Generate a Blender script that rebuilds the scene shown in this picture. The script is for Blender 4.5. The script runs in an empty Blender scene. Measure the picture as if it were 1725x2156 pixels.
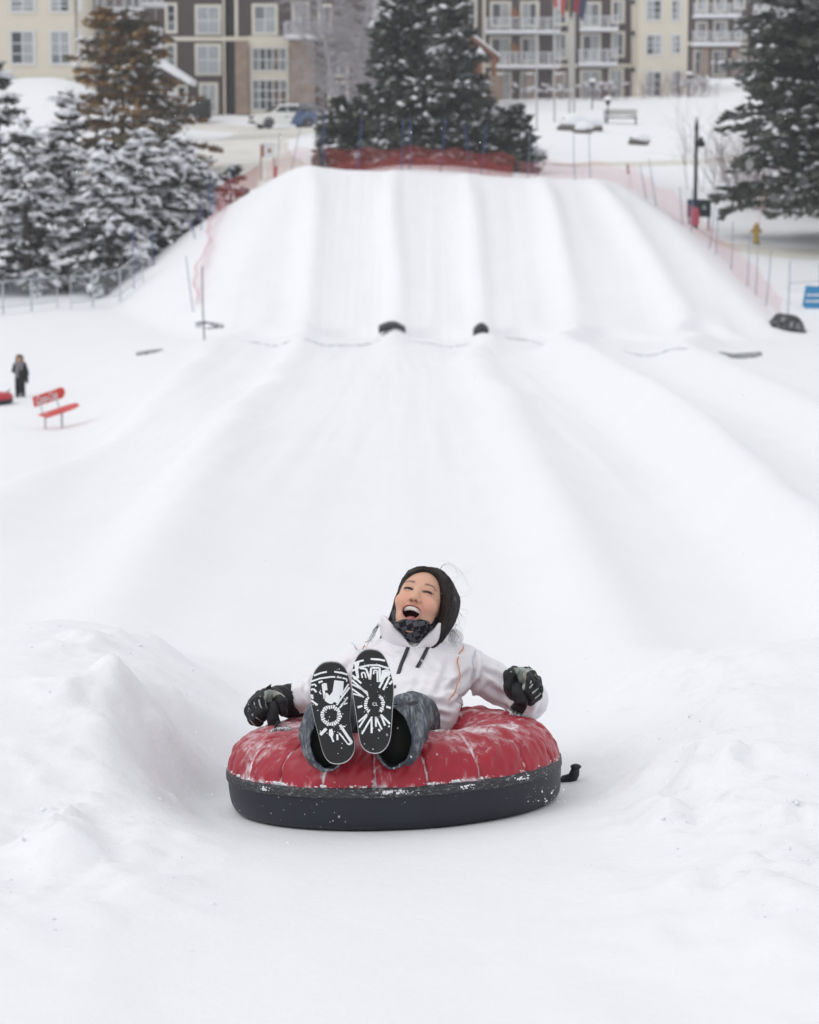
import bpy, math, random
import numpy as np
from mathutils import Vector, Matrix
R = math.radians
sc = bpy.context.scene
C = sc.collection

# ------------------------------------------------------------------ camera, sky, sun, exposure
FV = 5031.0            # focal length in units of a 1725-wide picture
PITCH = R(8.48)        # looking slightly down
CZ = 2.0               # camera height; z = 0 is roughly the snow at the photographer's feet
cd = bpy.data.cameras.new('camera'); cam = bpy.data.objects.new('camera', cd); C.objects.link(cam)
cam.location = (0, 0, CZ); cam.rotation_euler = (math.pi/2 - PITCH, 0, 0)
cd.sensor_fit = 'HORIZONTAL'; cd.sensor_width = 36.0; cd.lens = FV/1725*36
cd.clip_start = 0.1; cd.clip_end = 6000
cd.dof.use_dof = True; cd.dof.focus_distance = 7.45; cd.dof.aperture_fstop = 7.2
sc.camera = cam

SUN_EL, SUN_AZ = R(48), R(-62)     # azimuth measured from +Y towards +X: from the left, a little behind the camera
world = bpy.data.worlds.new('World'); sc.world = world; world.use_nodes = True
wn = world.node_tree.nodes; wl = world.node_tree.links
bg = wn['Background']; sky = wn.new('ShaderNodeTexSky'); sky.sky_type = 'NISHITA'
sky.sun_disc = False; sky.sun_elevation = SUN_EL; sky.sun_rotation = R(180) + SUN_AZ + R(62) - R(118)
sky.air_density = 1.0; sky.dust_density = 1.0; sky.ozone_density = 1.0
hsv = wn.new('ShaderNodeHueSaturation'); hsv.inputs['Saturation'].default_value = 0.16   # overcast: grey-white sky
cloud = wn.new('ShaderNodeMix'); cloud.data_type = 'RGBA'; cloud.inputs[0].default_value = .78      # an even cloud deck lets only a little of the clear sky's gradient through
cloud.inputs[7].default_value = (5.22, 5.26, 5.36, 1)
wl.new(sky.outputs[0], hsv.inputs['Color']); wl.new(hsv.outputs[0], cloud.inputs[6]); wl.new(cloud.outputs[2], bg.inputs['Color'])
bg.inputs['Strength'].default_value = 0.15
sd = bpy.data.lights.new('sun', 'SUN'); sd.energy = 0.6; sd.angle = R(34); sd.color = (1.0, 0.975, 0.94)
sun = bpy.data.objects.new('sun', sd); C.objects.link(sun)
SD = Vector((-math.sin(R(66))*math.cos(SUN_EL), -math.cos(R(66))*math.cos(SUN_EL), math.sin(SUN_EL)))   # towards the sun
sun.rotation_euler = SD.to_track_quat('Z', 'Y').to_euler()
sky.sun_rotation = math.atan2(SD.x, SD.y)
sc.view_settings.view_transform = 'Standard'; sc.view_settings.look = 'None'
sc.view_settings.exposure = 0.26; sc.view_settings.gamma = 1.0
sc.render.engine = 'CYCLES'
sc.cycles.use_denoising = True
try: sc.cycles.denoiser = 'OPENIMAGEDENOISE'
except Exception: pass
sc.cycles.max_bounces = 8; sc.cycles.diffuse_bounces = 4; sc.cycles.glossy_bounces = 3
sc.cycles.transmission_bounces = 4; sc.cycles.volume_bounces = 1; sc.cycles.transparent_max_bounces = 8

# ------------------------------------------------------------------ picture point -> place
cp, sp_ = math.cos(PITCH), math.sin(PITCH)
def ray(vx, vy):
    a = (vx-862.5)/FV; b = (vy-1078)/FV
    return np.array([a, cp - b*sp_, -sp_ - b*cp])
def at(vx, vy, Y):
    d = ray(vx, vy); t = Y/d[1]
    return np.array([d[0]*t, Y, CZ + d[2]*t])
def proj(P):
    P = np.asarray(P, float); x = P[..., 0]; y = P[..., 1]; z = P[..., 2]-CZ
    dep = y*cp - z*sp_; up = y*sp_ + z*cp
    return 862.5 + FV*x/dep, 1078 - FV*up/dep

# ------------------------------------------------------------------ noise
def _hash(ix, iy, iz, s):
    h = (ix*374761393 + iy*668265263 + iz*2147483647 + s*1274126177) & 0xFFFFFFFF
    h = ((h ^ (h >> 13))*1274126177) & 0xFFFFFFFF
    h = (h ^ (h >> 16)) & 0xFFFFFFFF
    return (h & 0xFFFFFF)/float(0xFFFFFF)*2-1
def vnoise(P, s=0):
    P = np.asarray(P, float); i = np.floor(P).astype(np.int64); f = P-i; f = f*f*f*(f*(f*6-15)+10)
    r = 0
    for dx in (0, 1):
        wx = f[:, 0] if dx else 1-f[:, 0]
        for dy in (0, 1):
            wy = f[:, 1] if dy else 1-f[:, 1]
            for dz in (0, 1):
                wz = f[:, 2] if dz else 1-f[:, 2]
                r = r + _hash(i[:, 0]+dx, i[:, 1]+dy, i[:, 2]+dz, s)*wx*wy*wz
    return r
def fbm(P, o=3, s=0):
    r = 0; a = 1.; n = 0
    P = np.asarray(P, float)
    for k in range(o):
        r = r + a*vnoise(P*(2.03**k)+k*17.3, s+k); n += a; a *= .5
    return r/n
def vn2(x, y, s=0):
    x = np.asarray(x, float); y = np.asarray(y, float)
    ix = np.floor(x).astype(np.int64); iy = np.floor(y).astype(np.int64); fx = x-ix; fy = y-iy
    fx = fx*fx*fx*(fx*(fx*6-15)+10); fy = fy*fy*fy*(fy*(fy*6-15)+10)
    h = lambda a, b: _hash(a, b, a*0+7, s)
    return (h(ix, iy)*(1-fx)+h(ix+1, iy)*fx)*(1-fy) + (h(ix, iy+1)*(1-fx)+h(ix+1, iy+1)*fx)*fy
def fb2(x, y, o=3, s=0):
    r = 0; a = 1.; n = 0
    for k in range(o):
        c, q = math.cos(.6*k), math.sin(.6*k); m = 2.03**k
        r = r + a*vn2((x*c-y*q)*m+k*11.1, (x*q+y*c)*m+k*5.7, s+k); n += a; a *= .5
    return r/n
def sst(a, b, x):
    t = np.clip((x-a)/(b-a), 0, 1); return t*t*(3-2*t)
def smax(a, b, k):
    h = np.clip(.5+.5*(a-b)/k, 0, 1); return b + (a-b)*h + k*h*(1-h)

# ------------------------------------------------------------------ materials
def mat(name, col, rough=.6, var=.10, scale=12., bump=0., bscale=90., spec=.4, metal=0., coat=0., attr=None, sub=0., bdist=.004):
    m = bpy.data.materials.new(name); m.use_nodes = True
    n = m.node_tree.nodes; l = m.node_tree.links; p = n['Principled BSDF']
    p.inputs['Roughness'].default_value = rough; p.inputs['Metallic'].default_value = metal
    p.inputs['Specular IOR Level'].default_value = spec; p.inputs['Coat Weight'].default_value = coat
    if sub:
        p.inputs['Subsurface Weight'].default_value = sub; p.inputs['Subsurface Radius'].default_value = (1, .35, .2)
        p.inputs['Subsurface Scale'].default_value = .008
    tc = n.new('ShaderNodeTexCoord')
    nz = n.new('ShaderNodeTexNoise'); nz.inputs['Scale'].default_value = scale; nz.inputs['Detail'].default_value = 4
    l.new(tc.outputs['Object'], nz.inputs['Vector'])
    mx = n.new('ShaderNodeMix'); mx.data_type = 'RGBA'
    l.new(nz.outputs['Fac'], mx.inputs[0])
    if attr:
        at_ = n.new('ShaderNodeAttribute'); at_.attribute_name = attr
        mm = []
        for k in (1-var, 1+var):
            q = n.new('ShaderNodeMix'); q.data_type = 'RGBA'; q.blend_type = 'MULTIPLY'; q.inputs[0].default_value = 1
            l.new(at_.outputs['Color'], q.inputs[6]); q.inputs[7].default_value = (k, k, k, 1); mm.append(q)
        l.new(mm[0].outputs[2], mx.inputs[6]); l.new(mm[1].outputs[2], mx.inputs[7])
    else:
        mx.inputs[6].default_value = (*[max(0, c*(1-var)) for c in col], 1)
        mx.inputs[7].default_value = (*[min(1, c*(1+var)) for c in col], 1)
    l.new(mx.outputs[2], p.inputs['Base Color'])
    if bump:
        b = n.new('ShaderNodeBump'); nb = n.new('ShaderNodeTexNoise'); nb.inputs['Scale'].default_value = bscale
        nb.inputs['Detail'].default_value = 5; l.new(tc.outputs['Object'], nb.inputs['Vector'])
        l.new(nb.outputs['Fac'], b.inputs['Height']); b.inputs['Strength'].default_value = bump; b.inputs['Distance'].default_value = bdist
        l.new(b.outputs[0], p.inputs['Normal'])
    return m

def snow_over(m, lo, hi, scale, col=(.84, .86, .9), attr=None, stretch=(1, 1, 1), detail=7, amt=1.0, rough=.75):
    """dust a material with wind-packed snow: a mask made of streaky noise, optionally plus a painted attribute"""
    n = m.node_tree.nodes; l = m.node_tree.links; p = n['Principled BSDF']
    tc = n.new('ShaderNodeTexCoord'); mp = n.new('ShaderNodeMapping'); mp.inputs['Scale'].default_value = stretch
    l.new(tc.outputs['Object'], mp.inputs[0])
    nz = n.new('ShaderNodeTexNoise'); nz.inputs['Scale'].default_value = scale; nz.inputs['Detail'].default_value = detail
    nz.inputs['Roughness'].default_value = .68; nz.inputs['Distortion'].default_value = .6
    l.new(mp.outputs[0], nz.inputs['Vector'])
    src = nz.outputs['Fac']
    if attr:
        a = n.new('ShaderNodeAttribute'); a.attribute_name = attr
        ad = n.new('ShaderNodeMath'); ad.operation = 'ADD'; l.new(src, ad.inputs[0]); l.new(a.outputs['Fac'], ad.inputs[1]); src = ad.outputs[0]
    mr = n.new('ShaderNodeMapRange'); mr.interpolation_type = 'SMOOTHSTEP'
    mr.inputs['From Min'].default_value = lo; mr.inputs['From Max'].default_value = hi; mr.inputs['To Max'].default_value = amt
    l.new(src, mr.inputs['Value'])
    old = p.inputs['Base Color'].links[0].from_socket
    mx = n.new('ShaderNodeMix'); mx.data_type = 'RGBA'; l.new(mr.outputs[0], mx.inputs[0]); l.new(old, mx.inputs[6])
    mx.inputs[7].default_value = (*col, 1); l.new(mx.outputs[2], p.inputs['Base Color'])
    rr = n.new('ShaderNodeMix'); rr.data_type = 'FLOAT'; l.new(mr.outputs[0], rr.inputs[0])
    rr.inputs[2].default_value = p.inputs['Roughness'].default_value; rr.inputs[3].default_value = rough
    l.new(rr.outputs[0], p.inputs['Roughness'])
    return m

M = {}
def snow_mat(name, bump=.35, tint=(.84, .85, .88)):
    m = mat(name, tint, rough=.65, var=.025, scale=1.3, spec=.25)
    n = m.node_tree.nodes; l = m.node_tree.links; p = n['Principled BSDF']
    tc = n.new('ShaderNodeTexCoord'); prev = None
    for s, st, di in ((7, bump*.5, .03), (38, bump, .007), (150, bump*1.2, .0022), (520, bump*1.4, .0009)):
        nb = n.new('ShaderNodeTexNoise'); nb.inputs['Scale'].default_value = s; nb.inputs['Detail'].default_value = 4
        l.new(tc.outputs['Object'], nb.inputs['Vector'])
        b = n.new('ShaderNodeBump'); b.inputs['Strength'].default_value = st; b.inputs['Distance'].default_value = di
        l.new(nb.outputs['Fac'], b.inputs['Height'])
        if prev: l.new(prev.outputs[0], b.inputs['Normal'])
        prev = b
    l.new(prev.outputs[0], p.inputs['Normal'])
    return m
M['snow'] = snow_mat('snow')
M['snow_lump'] = mat('snow_lump', (.82, .83, .865), .7, .03, 3, spec=.2)

# ------------------------------------------------------------------ objects
def root_of(o):
    while o.parent: o = o.parent
    return o
def tag(o, label, cat, group=None, kind=None):
    if label: o['label'] = label
    if cat: o['category'] = cat
    if group: o['group'] = group
    if kind: o['kind'] = kind
    return o
def thing(name, label, cat, loc, group=None):
    o = bpy.data.objects.new(name, None); C.objects.link(o); o.location = tuple(float(v) for v in loc)
    o.empty_display_size = .1
    return tag(o, label, cat, group)
def put(name, V, F, m, parent=None, smooth=False, base=None, attrs=None, mi=None):
    """one mesh object; V in world coordinates"""
    V = np.asarray(V, float).reshape(-1, 3)
    org = np.array(root_of(parent).location) if parent else (np.array(base, float) if base is not None else np.zeros(3))
    me = bpy.data.meshes.new(name)
    W = (V-org).astype(np.float32)
    if isinstance(F, np.ndarray):
        k = F.shape[1]; me.vertices.add(len(W)); me.vertices.foreach_set('co', W.ravel())
        me.loops.add(F.size); me.loops.foreach_set('vertex_index', F.astype(np.int32).ravel())
        me.polygons.add(len(F)); me.polygons.foreach_set('loop_start', (np.arange(len(F))*k).astype(np.int32))
        me.polygons.foreach_set('loop_total', np.full(len(F), k, np.int32))
        me.update(calc_edges=True)
    else:
        me.from_pydata(W.tolist(), [], F)
    ms = m if isinstance(m, (list, tuple)) else [m]
    for x in ms: me.materials.append(M[x] if isinstance(x, str) else x)
    if mi is not None: me.polygons.foreach_set('material_index', np.asarray(mi, np.int32))
    if smooth: me.polygons.foreach_set('use_smooth', np.ones(len(me.polygons), bool))
    for k, a in (attrs or {}).items():
        a = np.asarray(a, np.float32)
        if a.ndim == 1:
            t = me.attributes.new(k, 'FLOAT', 'POINT'); t.data.foreach_set('value', a)
        else:
            t = me.attributes.new(k, 'FLOAT_COLOR', 'POINT')
            t.data.foreach_set('color', np.concatenate([a, np.ones((len(a), 1), np.float32)], 1).ravel())
    o = bpy.data.objects.new(name, me); C.objects.link(o)
    if parent: o.parent = parent
    elif base is not None: o.location = tuple(float(v) for v in base)
    return o

class MB:
    """collects shapes into one mesh"""
    def __init__(s): s.V = []; s.F = []; s.n = 0; s.mi = []
    def add(s, V, F, mi=0):
        V = np.asarray(V, float).reshape(-1, 3); s.V.append(V)
        s.F += [tuple(int(i)+s.n for i in f) for f in F]; s.mi += [mi]*len(F); s.n += len(V); return s
    def box(s, lo, hi, mi=0, bev=0.):
        x0, y0, z0 = lo; x1, y1, z1 = hi
        V = [(x0, y0, z0), (x1, y0, z0), (x1, y1, z0), (x0, y1, z0), (x0, y0, z1), (x1, y0, z1), (x1, y1, z1), (x0, y1, z1)]
        return s.add(V, [(0, 3, 2, 1), (4, 5, 6, 7), (0, 1, 5, 4), (1, 2, 6, 5), (2, 3, 7, 6), (3, 0, 4, 7)], mi)
    def obox(s, c, ax, half, mi=0):
        c = np.asarray(c, float); V = []
        for z in (-1, 1):
            for x, y in ((-1, -1), (1, -1), (1, 1), (-1, 1)):
                V.append(c + ax[0]*half[0]*x + ax[1]*half[1]*y + ax[2]*half[2]*z)
        return s.add(V, [(0, 3, 2, 1), (4, 5, 6, 7), (0, 1, 5, 4), (1, 2, 6, 5), (2, 3, 7, 6), (3, 0, 4, 7)], mi)
    def tube(s, P, r, n=6, mi=0, cap=True):
        P = np.asarray(P, float); r = np.broadcast_to(np.asarray(r, float), (len(P),))
        T = np.gradient(P, axis=0); T /= np.linalg.norm(T, axis=1, keepdims=True)+1e-12
        a = np.array([0, 0, 1.]) if abs(T[0][2]) < .9 else np.array([1., 0, 0])
        U = np.empty_like(P); W = np.empty_like(P)
        for i in range(len(P)):
            t = T[i]; u = np.array([t[1]*a[2]-t[2]*a[1], t[2]*a[0]-t[0]*a[2], t[0]*a[1]-t[1]*a[0]]); u /= math.sqrt(u@u)+1e-12
            a = np.array([u[1]*t[2]-u[2]*t[1], u[2]*t[0]-u[0]*t[2], u[0]*t[1]-u[1]*t[0]]); U[i] = u; W[i] = a
        th = 2*math.pi*np.arange(n)/n
        V = (P[:, None]+r[:, None, None]*(np.cos(th)[None, :, None]*U[:, None]+np.sin(th)[None, :, None]*W[:, None])).reshape(-1, 3)
        F = []
        for i in range(len(P)-1):
            for k in range(n):
                F.append((i*n+k, i*n+(k+1) % n, (i+1)*n+(k+1) % n, (i+1)*n+k))
        if cap: F += [tuple(range(n-1, -1, -1)), tuple((len(P)-1)*n+k for k in range(n))]
        return s.add(V, F, mi)
    def prism(s, poly, d0, d1, f, mi=0):
        """2-D outline (convex or not) swept from depth d0 to d1; f(u,v,d)->point"""
        n = len(poly); V = [f(u, v, d0) for u, v in poly]+[f(u, v, d1) for u, v in poly]
        F = [tuple(range(n)), tuple(range(2*n-1, n-1, -1))]+[(i, n+i, n+(i+1) % n, (i+1) % n) for i in range(n)]
        return s.add(V, F, mi)
    def ell(s, c, r, nu=8, nv=5, mi=0, jit=0., rng=None):
        V = [np.array([0, 0, 1.])]; 
        for j in range(1, nv):
            ph = math.pi*j/nv
            for i in range(nu):
                th = 2*math.pi*i/nu; V.append(np.array([math.sin(ph)*math.cos(th), math.sin(ph)*math.sin(th), math.cos(ph)]))
        V.append(np.array([0, 0, -1.])); V = np.array(V)
        if jit: V = V*(1+jit*(np.array([rng.random() for _ in V])[:, None]-.5)*2)
        V = V*np.asarray(r)+np.asarray(c)
        F = [(0, 1+i, 1+(i+1) % nu) for i in range(nu)]
        for j in range(nv-2):
            a = 1+j*nu; b = a+nu
            F += [(a+i, b+i, b+(i+1) % nu, a+(i+1) % nu) for i in range(nu)]
        a = 1+(nv-2)*nu; F += [(a+(i+1) % nu, a+i, len(V)-1) for i in range(nu)]
        return s.add(V, F, mi)
    def loft(s, rings, closed=True, cap=True, mi=0):
        n = len(rings[0]); V = np.concatenate(rings); F = []
        for i in range(len(rings)-1):
            for k in range(n if closed else n-1):
                F.append((i*n+k, i*n+(k+1) % n, (i+1)*n+(k+1) % n, (i+1)*n+k))
        if cap: F += [tuple(range(n-1, -1, -1)), tuple((len(rings)-1)*n+k for k in range(n))]
        return s.add(V, F, mi)
    def put(s, name, m, parent=None, smooth=False, base=None):
        return put(name, np.concatenate(s.V), s.F, m, parent, smooth, base, mi=s.mi if isinstance(m, (list, tuple)) else None)

def nrm(v): v = np.asarray(v, float); return v/(np.linalg.norm(v)+1e-12)
def crom(P, n):
    """smooth curve through points"""
    P = np.asarray(P, float); k = len(P); t = np.linspace(0, k-1, n); i = np.clip(t.astype(int), 0, k-2); f = (t-i)[:, None]
    g = lambda j: P[np.clip(j, 0, k-1)]
    a, b, c, d = g(i-1), g(i), g(i+1), g(i+2)
    return .5*((2*b)+(c-a)*f+(2*a-5*b+4*c-d)*f**2+(3*b-a-3*c+d)*f**3)

# ------------------------------------------------------------------ snow terrain
def pchip(xs, ys):
    xs = np.array(xs, float); ys = np.array(ys, float); h = np.diff(xs); dl = np.diff(ys)/h
    m = np.zeros(len(xs)); m[0] = dl[0]; m[-1] = dl[-1]
    for i in range(1, len(xs)-1):
        if dl[i-1]*dl[i] > 0: w1 = 2*h[i]+h[i-1]; w2 = h[i]+2*h[i-1]; m[i] = (w1+w2)/(w1/dl[i-1]+w2/dl[i])
    def f(x):
        x = np.clip(np.asarray(x, float), xs[0], xs[-1]); i = np.clip(np.searchsorted(xs, x)-1, 0, len(xs)-2)
        t = (x-xs[i])/h[i]; t2 = t*t; t3 = t2*t
        return (2*t3-3*t2+1)*ys[i]+(t3-2*t2+t)*h[i]*m[i]+(-2*t3+3*t2)*ys[i+1]+(t3-t2)*h[i]*m[i+1]
    return f
near = [(-400, 0.), (-20, -1.2), (0, -1.70), (4, -1.85), (7, -2.01), (8, -2.07), (12, -2.29)]
cols = [
 (-.20, near+[(20, -2.95), (40, -5.2), (50, -6.05), (63, -6.25), (72, -5.6), (80, -5.15), (88, -4.4), (100, -2.4), (115, .4), (138, 4.3), (180, 5), (400, 9), (2500, 30)]),
 (-.15, near+[(20, -2.92), (40, -5.0), (52, -5.95), (63, -6.2), (72, -5.6), (80, -5.1), (88, -4.4), (100, -2.4), (115, .2), (138, 4.2), (180, 4.6), (400, 9), (2500, 30)]),
 (-.085, near+[(20, -2.75), (40, -4.2), (60, -5.3), (72, -5.45), (80, -5.0), (88, -4.2), (100, -2.2), (120, -.3), (165, 1.95), (178, 3.1), (400, 9), (2500, 30)]),
 (0., near+[(20, -2.70), (40, -3.78), (60, -4.85), (72, -5.46), (79, -3.4), (88, -.75), (95, -.3), (110, .1), (165, 2.0), (185, 3.2), (210, 4.4), (400, 9), (2500, 30)]),
 (.07, near+[(20, -2.70), (40, -3.78), (60, -4.85), (72, -5.46), (79, -3.6), (88, -1.25), (95, -.9), (110, -.4), (150, 1.5), (204, 4.6), (400, 9), (2500, 30)]),
 (.125, near+[(20, -2.75), (40, -3.85), (60, -4.9), (72, -5.5), (78, -4.4), (84, -3.15), (90, -2.7), (100, -1.5), (110, -.6), (140, .8), (170, 2.4), (215, 5.8), (255, 8.2), (400, 12), (2500, 32)]),
 (.17, near+[(20, -2.8), (40, -3.9), (60, -4.9), (72, -5.4), (77, -4.85), (84, -3.3), (95, -2.4), (110, -.7), (140, .9), (170, 2.8), (215, 6.5), (255, 8.6), (400, 12), (2500, 32)]),
]
KS = np.array([c[0] for c in cols]); CF = [pchip(*zip(*c[1])) for c in cols]
def lin(pts):
    a, b = zip(*pts); f = pchip(a, b); return f
ridges = [  # centre line x(y), height h(y), half width w(y)
 (lin([(0, -1.5), (8, -1.35), (12, -1.45), (20, -1.75), (41, -2.55), (72, -3.1), (86, -3.5)]), lin([(0, 0), (9, .10), (14, .20), (50, .30), (68, .36), (80, .5), (88, 0)]), lin([(0, .4), (12, .5), (72, .75), (86, .6)])),
 (lin([(0, 1.1), (8, .95), (12, .95), (16, 1.0), (45, 1.35), (72, 2.16), (86, 2.0)]), lin([(0, 0), (9, .10), (14, .20), (50, .26), (68, .36), (80, .5), (88, 0)]), lin([(0, .35), (12, .42), (72, .7), (86, .55)])),
 (lin([(0, 2.0), (11, 2.15), (20, 2.5), (51, 3.3), (72, 5.0), (86, 4.7)]), lin([(0, 0), (9, .2), (14, .42), (30, .55), (55, .5), (68, .42), (80, .55), (88, 0)]), lin([(0, .4), (12, .5), (72, .8), (86, .6)])),
 (lin([(0, 3.4), (20, 4.3), (51, 6), (72, 8.2), (86, 6.7)]), lin([(0, 0), (9, .15), (14, .28), (50, .4), (68, .42), (80, .5), (88, 0)]), lin([(0, .4), (12, .6), (72, .9), (86, .6)])),
 (lin([(0, -3.), (12, -3.1), (41, -4.6), (72, -5.6), (86, -3.5)]), lin([(0, 0), (9, .1), (14, .15), (50, .2), (68, .2), (78, .05), (88, 0)]), lin([(0, .4), (12, .6), (72, .8), (86, .5)])),
 (lin([(0, -.4), (40, -.45), (72, -.49), (86, -.57)]), lin([(0, 0), (42, 0), (60, .14), (69, .36), (80, .5), (88, 0)]), lin([(0, .5), (72, .7), (86, .55)])),
]
TUBE_Y, TUBE_X = 7.50, -0.045
TUBE_SX, TUBE_SY = .042, -.100       # lane tilts up to the right and falls away towards the hill
TUBE_Z = None
def H(x, y, tube=True):
    x = np.asarray(x, float); y = np.asarray(y, float); x, y = np.broadcast_arrays(x, y)
    k = np.clip(x/np.maximum(y, 12.), KS[0], KS[-1]); vals = [f(y) for f in CF]
    z = np.zeros_like(x)
    for i in range(len(KS)-1):
        t = (k-KS[i])/(KS[i+1]-KS[i]); w = (t >= 0) & ((t < 1) | (i == len(KS)-2)); t = np.clip(t, 0, 1); t = t*t*(3-2*t)
        z = np.where(w, vals[i]*(1-t)+vals[i+1]*t, z)
    # the built launch hill
    t = np.clip((86.2-y)/14.2, -.05, 1.); S = np.where(t < 0, 0, t); S = S**1.12; S = S-.028*np.sin(2*math.pi*np.clip(S, 0, 1))
    xl = -3.75 + (-6.2+3.75)*np.clip(t, 0, 1); xr = 7.2 + (11.2-7.2)*np.clip(t, 0, 1)
    ztop = -.42 - .05*(np.clip(x, -4, 8)+3.6)
    m = ztop*(1-S) + (-5.50)*S
    m = m - np.where(x < xl, .30*(np.sqrt((xl-x)**2+.6)-.77)*2.2, 0) - np.where(x > xr, .62*(np.sqrt((x-xr)**2+.25)-.5), 0)
    m = m - np.where(y > 90, (y-90)*.25, 0) - np.where(y < 72, (72-y)*1.0, 0)
    z = smax(z, m, .25)
    # dividers between the lanes
    on = sst(-8.5, -5, x)*(1-sst(12, 15, x))
    for c, h, w in ridges:
        cx = c(y)+.16*vn2(y*.16, y*0+c(50.)*3, 71)*sst(12, 40, y); ww = w(y)*.62
        z = z + on*(.62+.28*(1-sst(64, 72, y)))*h(y)*(np.exp(-np.abs((x-cx)/ww)**2.0)+.35*np.exp(-np.abs((x-cx-.5)/(ww*1.6))**2))
    # scalloped lip where each lane of the hill runs out on the flat
    lip = 71.6 + .55*np.cos((x-.85)*2*math.pi/2.66)+.25*vn2(x*.9, x*0, 77)
    z = z + .20*sst(lip-.28, lip+.22, y)*(1-sst(lip+.4, lip+4, y))*sst(-6, -4.5, x)*(1-sst(9.5, 10.5, x))
    # soft waves left by grooming and traffic
    far = np.clip(y/30, .25, 1)
    z = z + .05*far*fb2(x*.45, y*.16, 3, 5) + .018*fb2(x*1.3, y*.55, 3, 9)*np.clip(y/9, .4, 1)
    z = z + .35*fb2(x*.06, y*.06, 2, 21)*sst(92, 125, y)
    z = z + on*(.020*fb2(x*2.6+.4*vn2(x*.3, y*.05, 83), y*.05, 2, 81)+.008*fb2(x*7, y*.12, 2, 85))*sst(10, 22, y)*(1-sst(84, 87, y))
    # ploughed berms beside the lane, just where the rider passes
    wl_ = sst(5.9, 8.0, y+.25*vn2(x*2, y*.5, 3)); wr_ = sst(6.1, 8.2, y+.25*vn2(x*2, y*.5, 8))
    fall = 1-sst(8.75, 10.4, y)
    edge = .12*fb2(x*0+3, y*1.7, 3, 31); edge2 = .10*fb2(x*0+9, y*1.7, 3, 33)
    bl = sst(-.46, -1.10, x+edge*1.0)*.28 + .06*sst(-1.2, -2.4, x)
    br = sst(.66, 1.40, x+edge2)*.26 + .10*sst(1.2, 2.4, x)
    z = z + bl*wl_*fall + br*wr_*fall
    # broken clods on the inner faces of the berms
    nearm = np.clip(1-(y-4)/8, 0, 1)
    if np.any(nearm > 0):
        face = np.exp(-((x+1.02+edge)/.34)**2)+np.exp(-((x-.98+edge2)/.32)**2)
        cl = np.maximum(0, fb2(x*4.3, y*3.6, 4, 41)+.10); cl2 = np.maximum(0, fb2(x*11, y*9, 3, 47))
        wy = sst(5.2, 6.6, y)*(1-sst(8.6, 9.8, y))
        clod = nearm**.5*face*wy*(cl**1.2*.19+cl2*.05+.022*np.abs(fb2(x*26, y*22, 2, 49)))
        z = z + nearm*(.022*fb2(x*2.2, y*1.4, 4, 52)*sst(.45, 1.0, np.abs(x-TUBE_X)) + .006*fb2(x*9, y*7, 3, 57)*sst(.5, .9, np.abs(x-TUBE_X)))
        ft = np.exp(-((x-.85)/.55)**2)*(1-sst(6.0, 6.9, y))      # trodden snow in front of the right berm
        z = z + ft*.05*np.maximum(fb2(x*3.1, y*2.3, 3, 61), -.2)
        ft2 = np.exp(-((x+1.0)/.55)**2)*(1-sst(6.2, 7.1, y))
        z = z + ft2*.035*np.maximum(fb2(x*2.6, y*2.0, 3, 67), -.2)
    clod_ = clod if np.any(nearm > 0) else 0.
    if tube and TUBE_Z is not None:
        d = np.hypot(x-TUBE_X, (y-TUBE_Y)*.9); w = 1-sst(.57, .98, d)
        z = z*(1-w) + (TUBE_Z + TUBE_SX*(x-TUBE_X) + TUBE_SY*(y-TUBE_Y))*w
        clod_ = clod_*sst(.60, .72, d)
    z = z + clod_
    return z + CZ*1.0 if tube is not None else z
_f = at(826, 1749, TUBE_Y-.50)            # where the tube's front edge meets the snow
TUBE_Z = _f[2] - CZ + TUBE_SY*.50
def h1(x, y): return float(H(np.array([x]), np.array([y]))[0])
def ground(vx, vy, y0=5., y1=400.):
    """where the line of sight through a picture point first meets the snow"""
    d = ray(vx, vy); ys = np.geomspace(y0, y1, 1500); t = ys/d[1]
    g = H(d[0]*t, ys) - (CZ + d[2]*t); i = int(np.argmax(g > 0)) if (g > 0).any() else len(ys)-1
    a, b = ys[max(i-1, 0)], ys[i]
    for _ in range(25):
        c = .5*(a+b); tt = c/d[1]
        if h1(d[0]*tt, c) > CZ+d[2]*tt: b = c
        else: a = c
    tt = b/d[1]; return np.array([d[0]*tt, b, CZ+d[2]*tt])
def onsnow(vx, Y): x = (at(vx, 500, Y))[0]; return np.array([x, Y, h1(x, Y)])

def axis(stops):
    out = [stops[0][0]]
    for (a, s0), (b, s1) in zip(stops[:-1], stops[1:]):
        x = a
        while x < b:
            f = (x-a)/(b-a); x += s0*(s1/s0)**f; out.append(min(x, b))
    return np.unique(np.round(out, 4))
ys = axis([(-400, 60), (-20, 4), (2, .2), (4.2, .035), (5, .027), (9.6, .029), (12, .055), (30, .14), (66, .25), (90, .27), (130, .7), (260, 4), (600, 40), (2500, 300)])
xr_ = axis([(0, .029), (2.1, .034), (3, .08), (13, .2), (20, .5), (60, 2.5), (200, 18), (1500, 300)])
xs = np.unique(np.concatenate([-xr_[::-1], xr_]))
GX, GY = np.meshgrid(xs, ys); GZ = H(GX.ravel(), GY.ravel()).reshape(GX.shape)
nx, ny = len(xs), len(ys); idx = np.arange(nx*ny).reshape(ny, nx)
F = np.stack([idx[:-1, :-1], idx[:-1, 1:], idx[1:, 1:], idx[1:, :-1]], -1).reshape(-1, 4)
g = put('snow_ground', np.stack([GX, GY, GZ], -1).reshape(-1, 3), F, 'snow', smooth=True)
tag(g, 'white groomed snow with parallel tubing lanes running down from the launch hill', None, kind='structure')
print('terrain', nx, ny, nx*ny)

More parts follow.
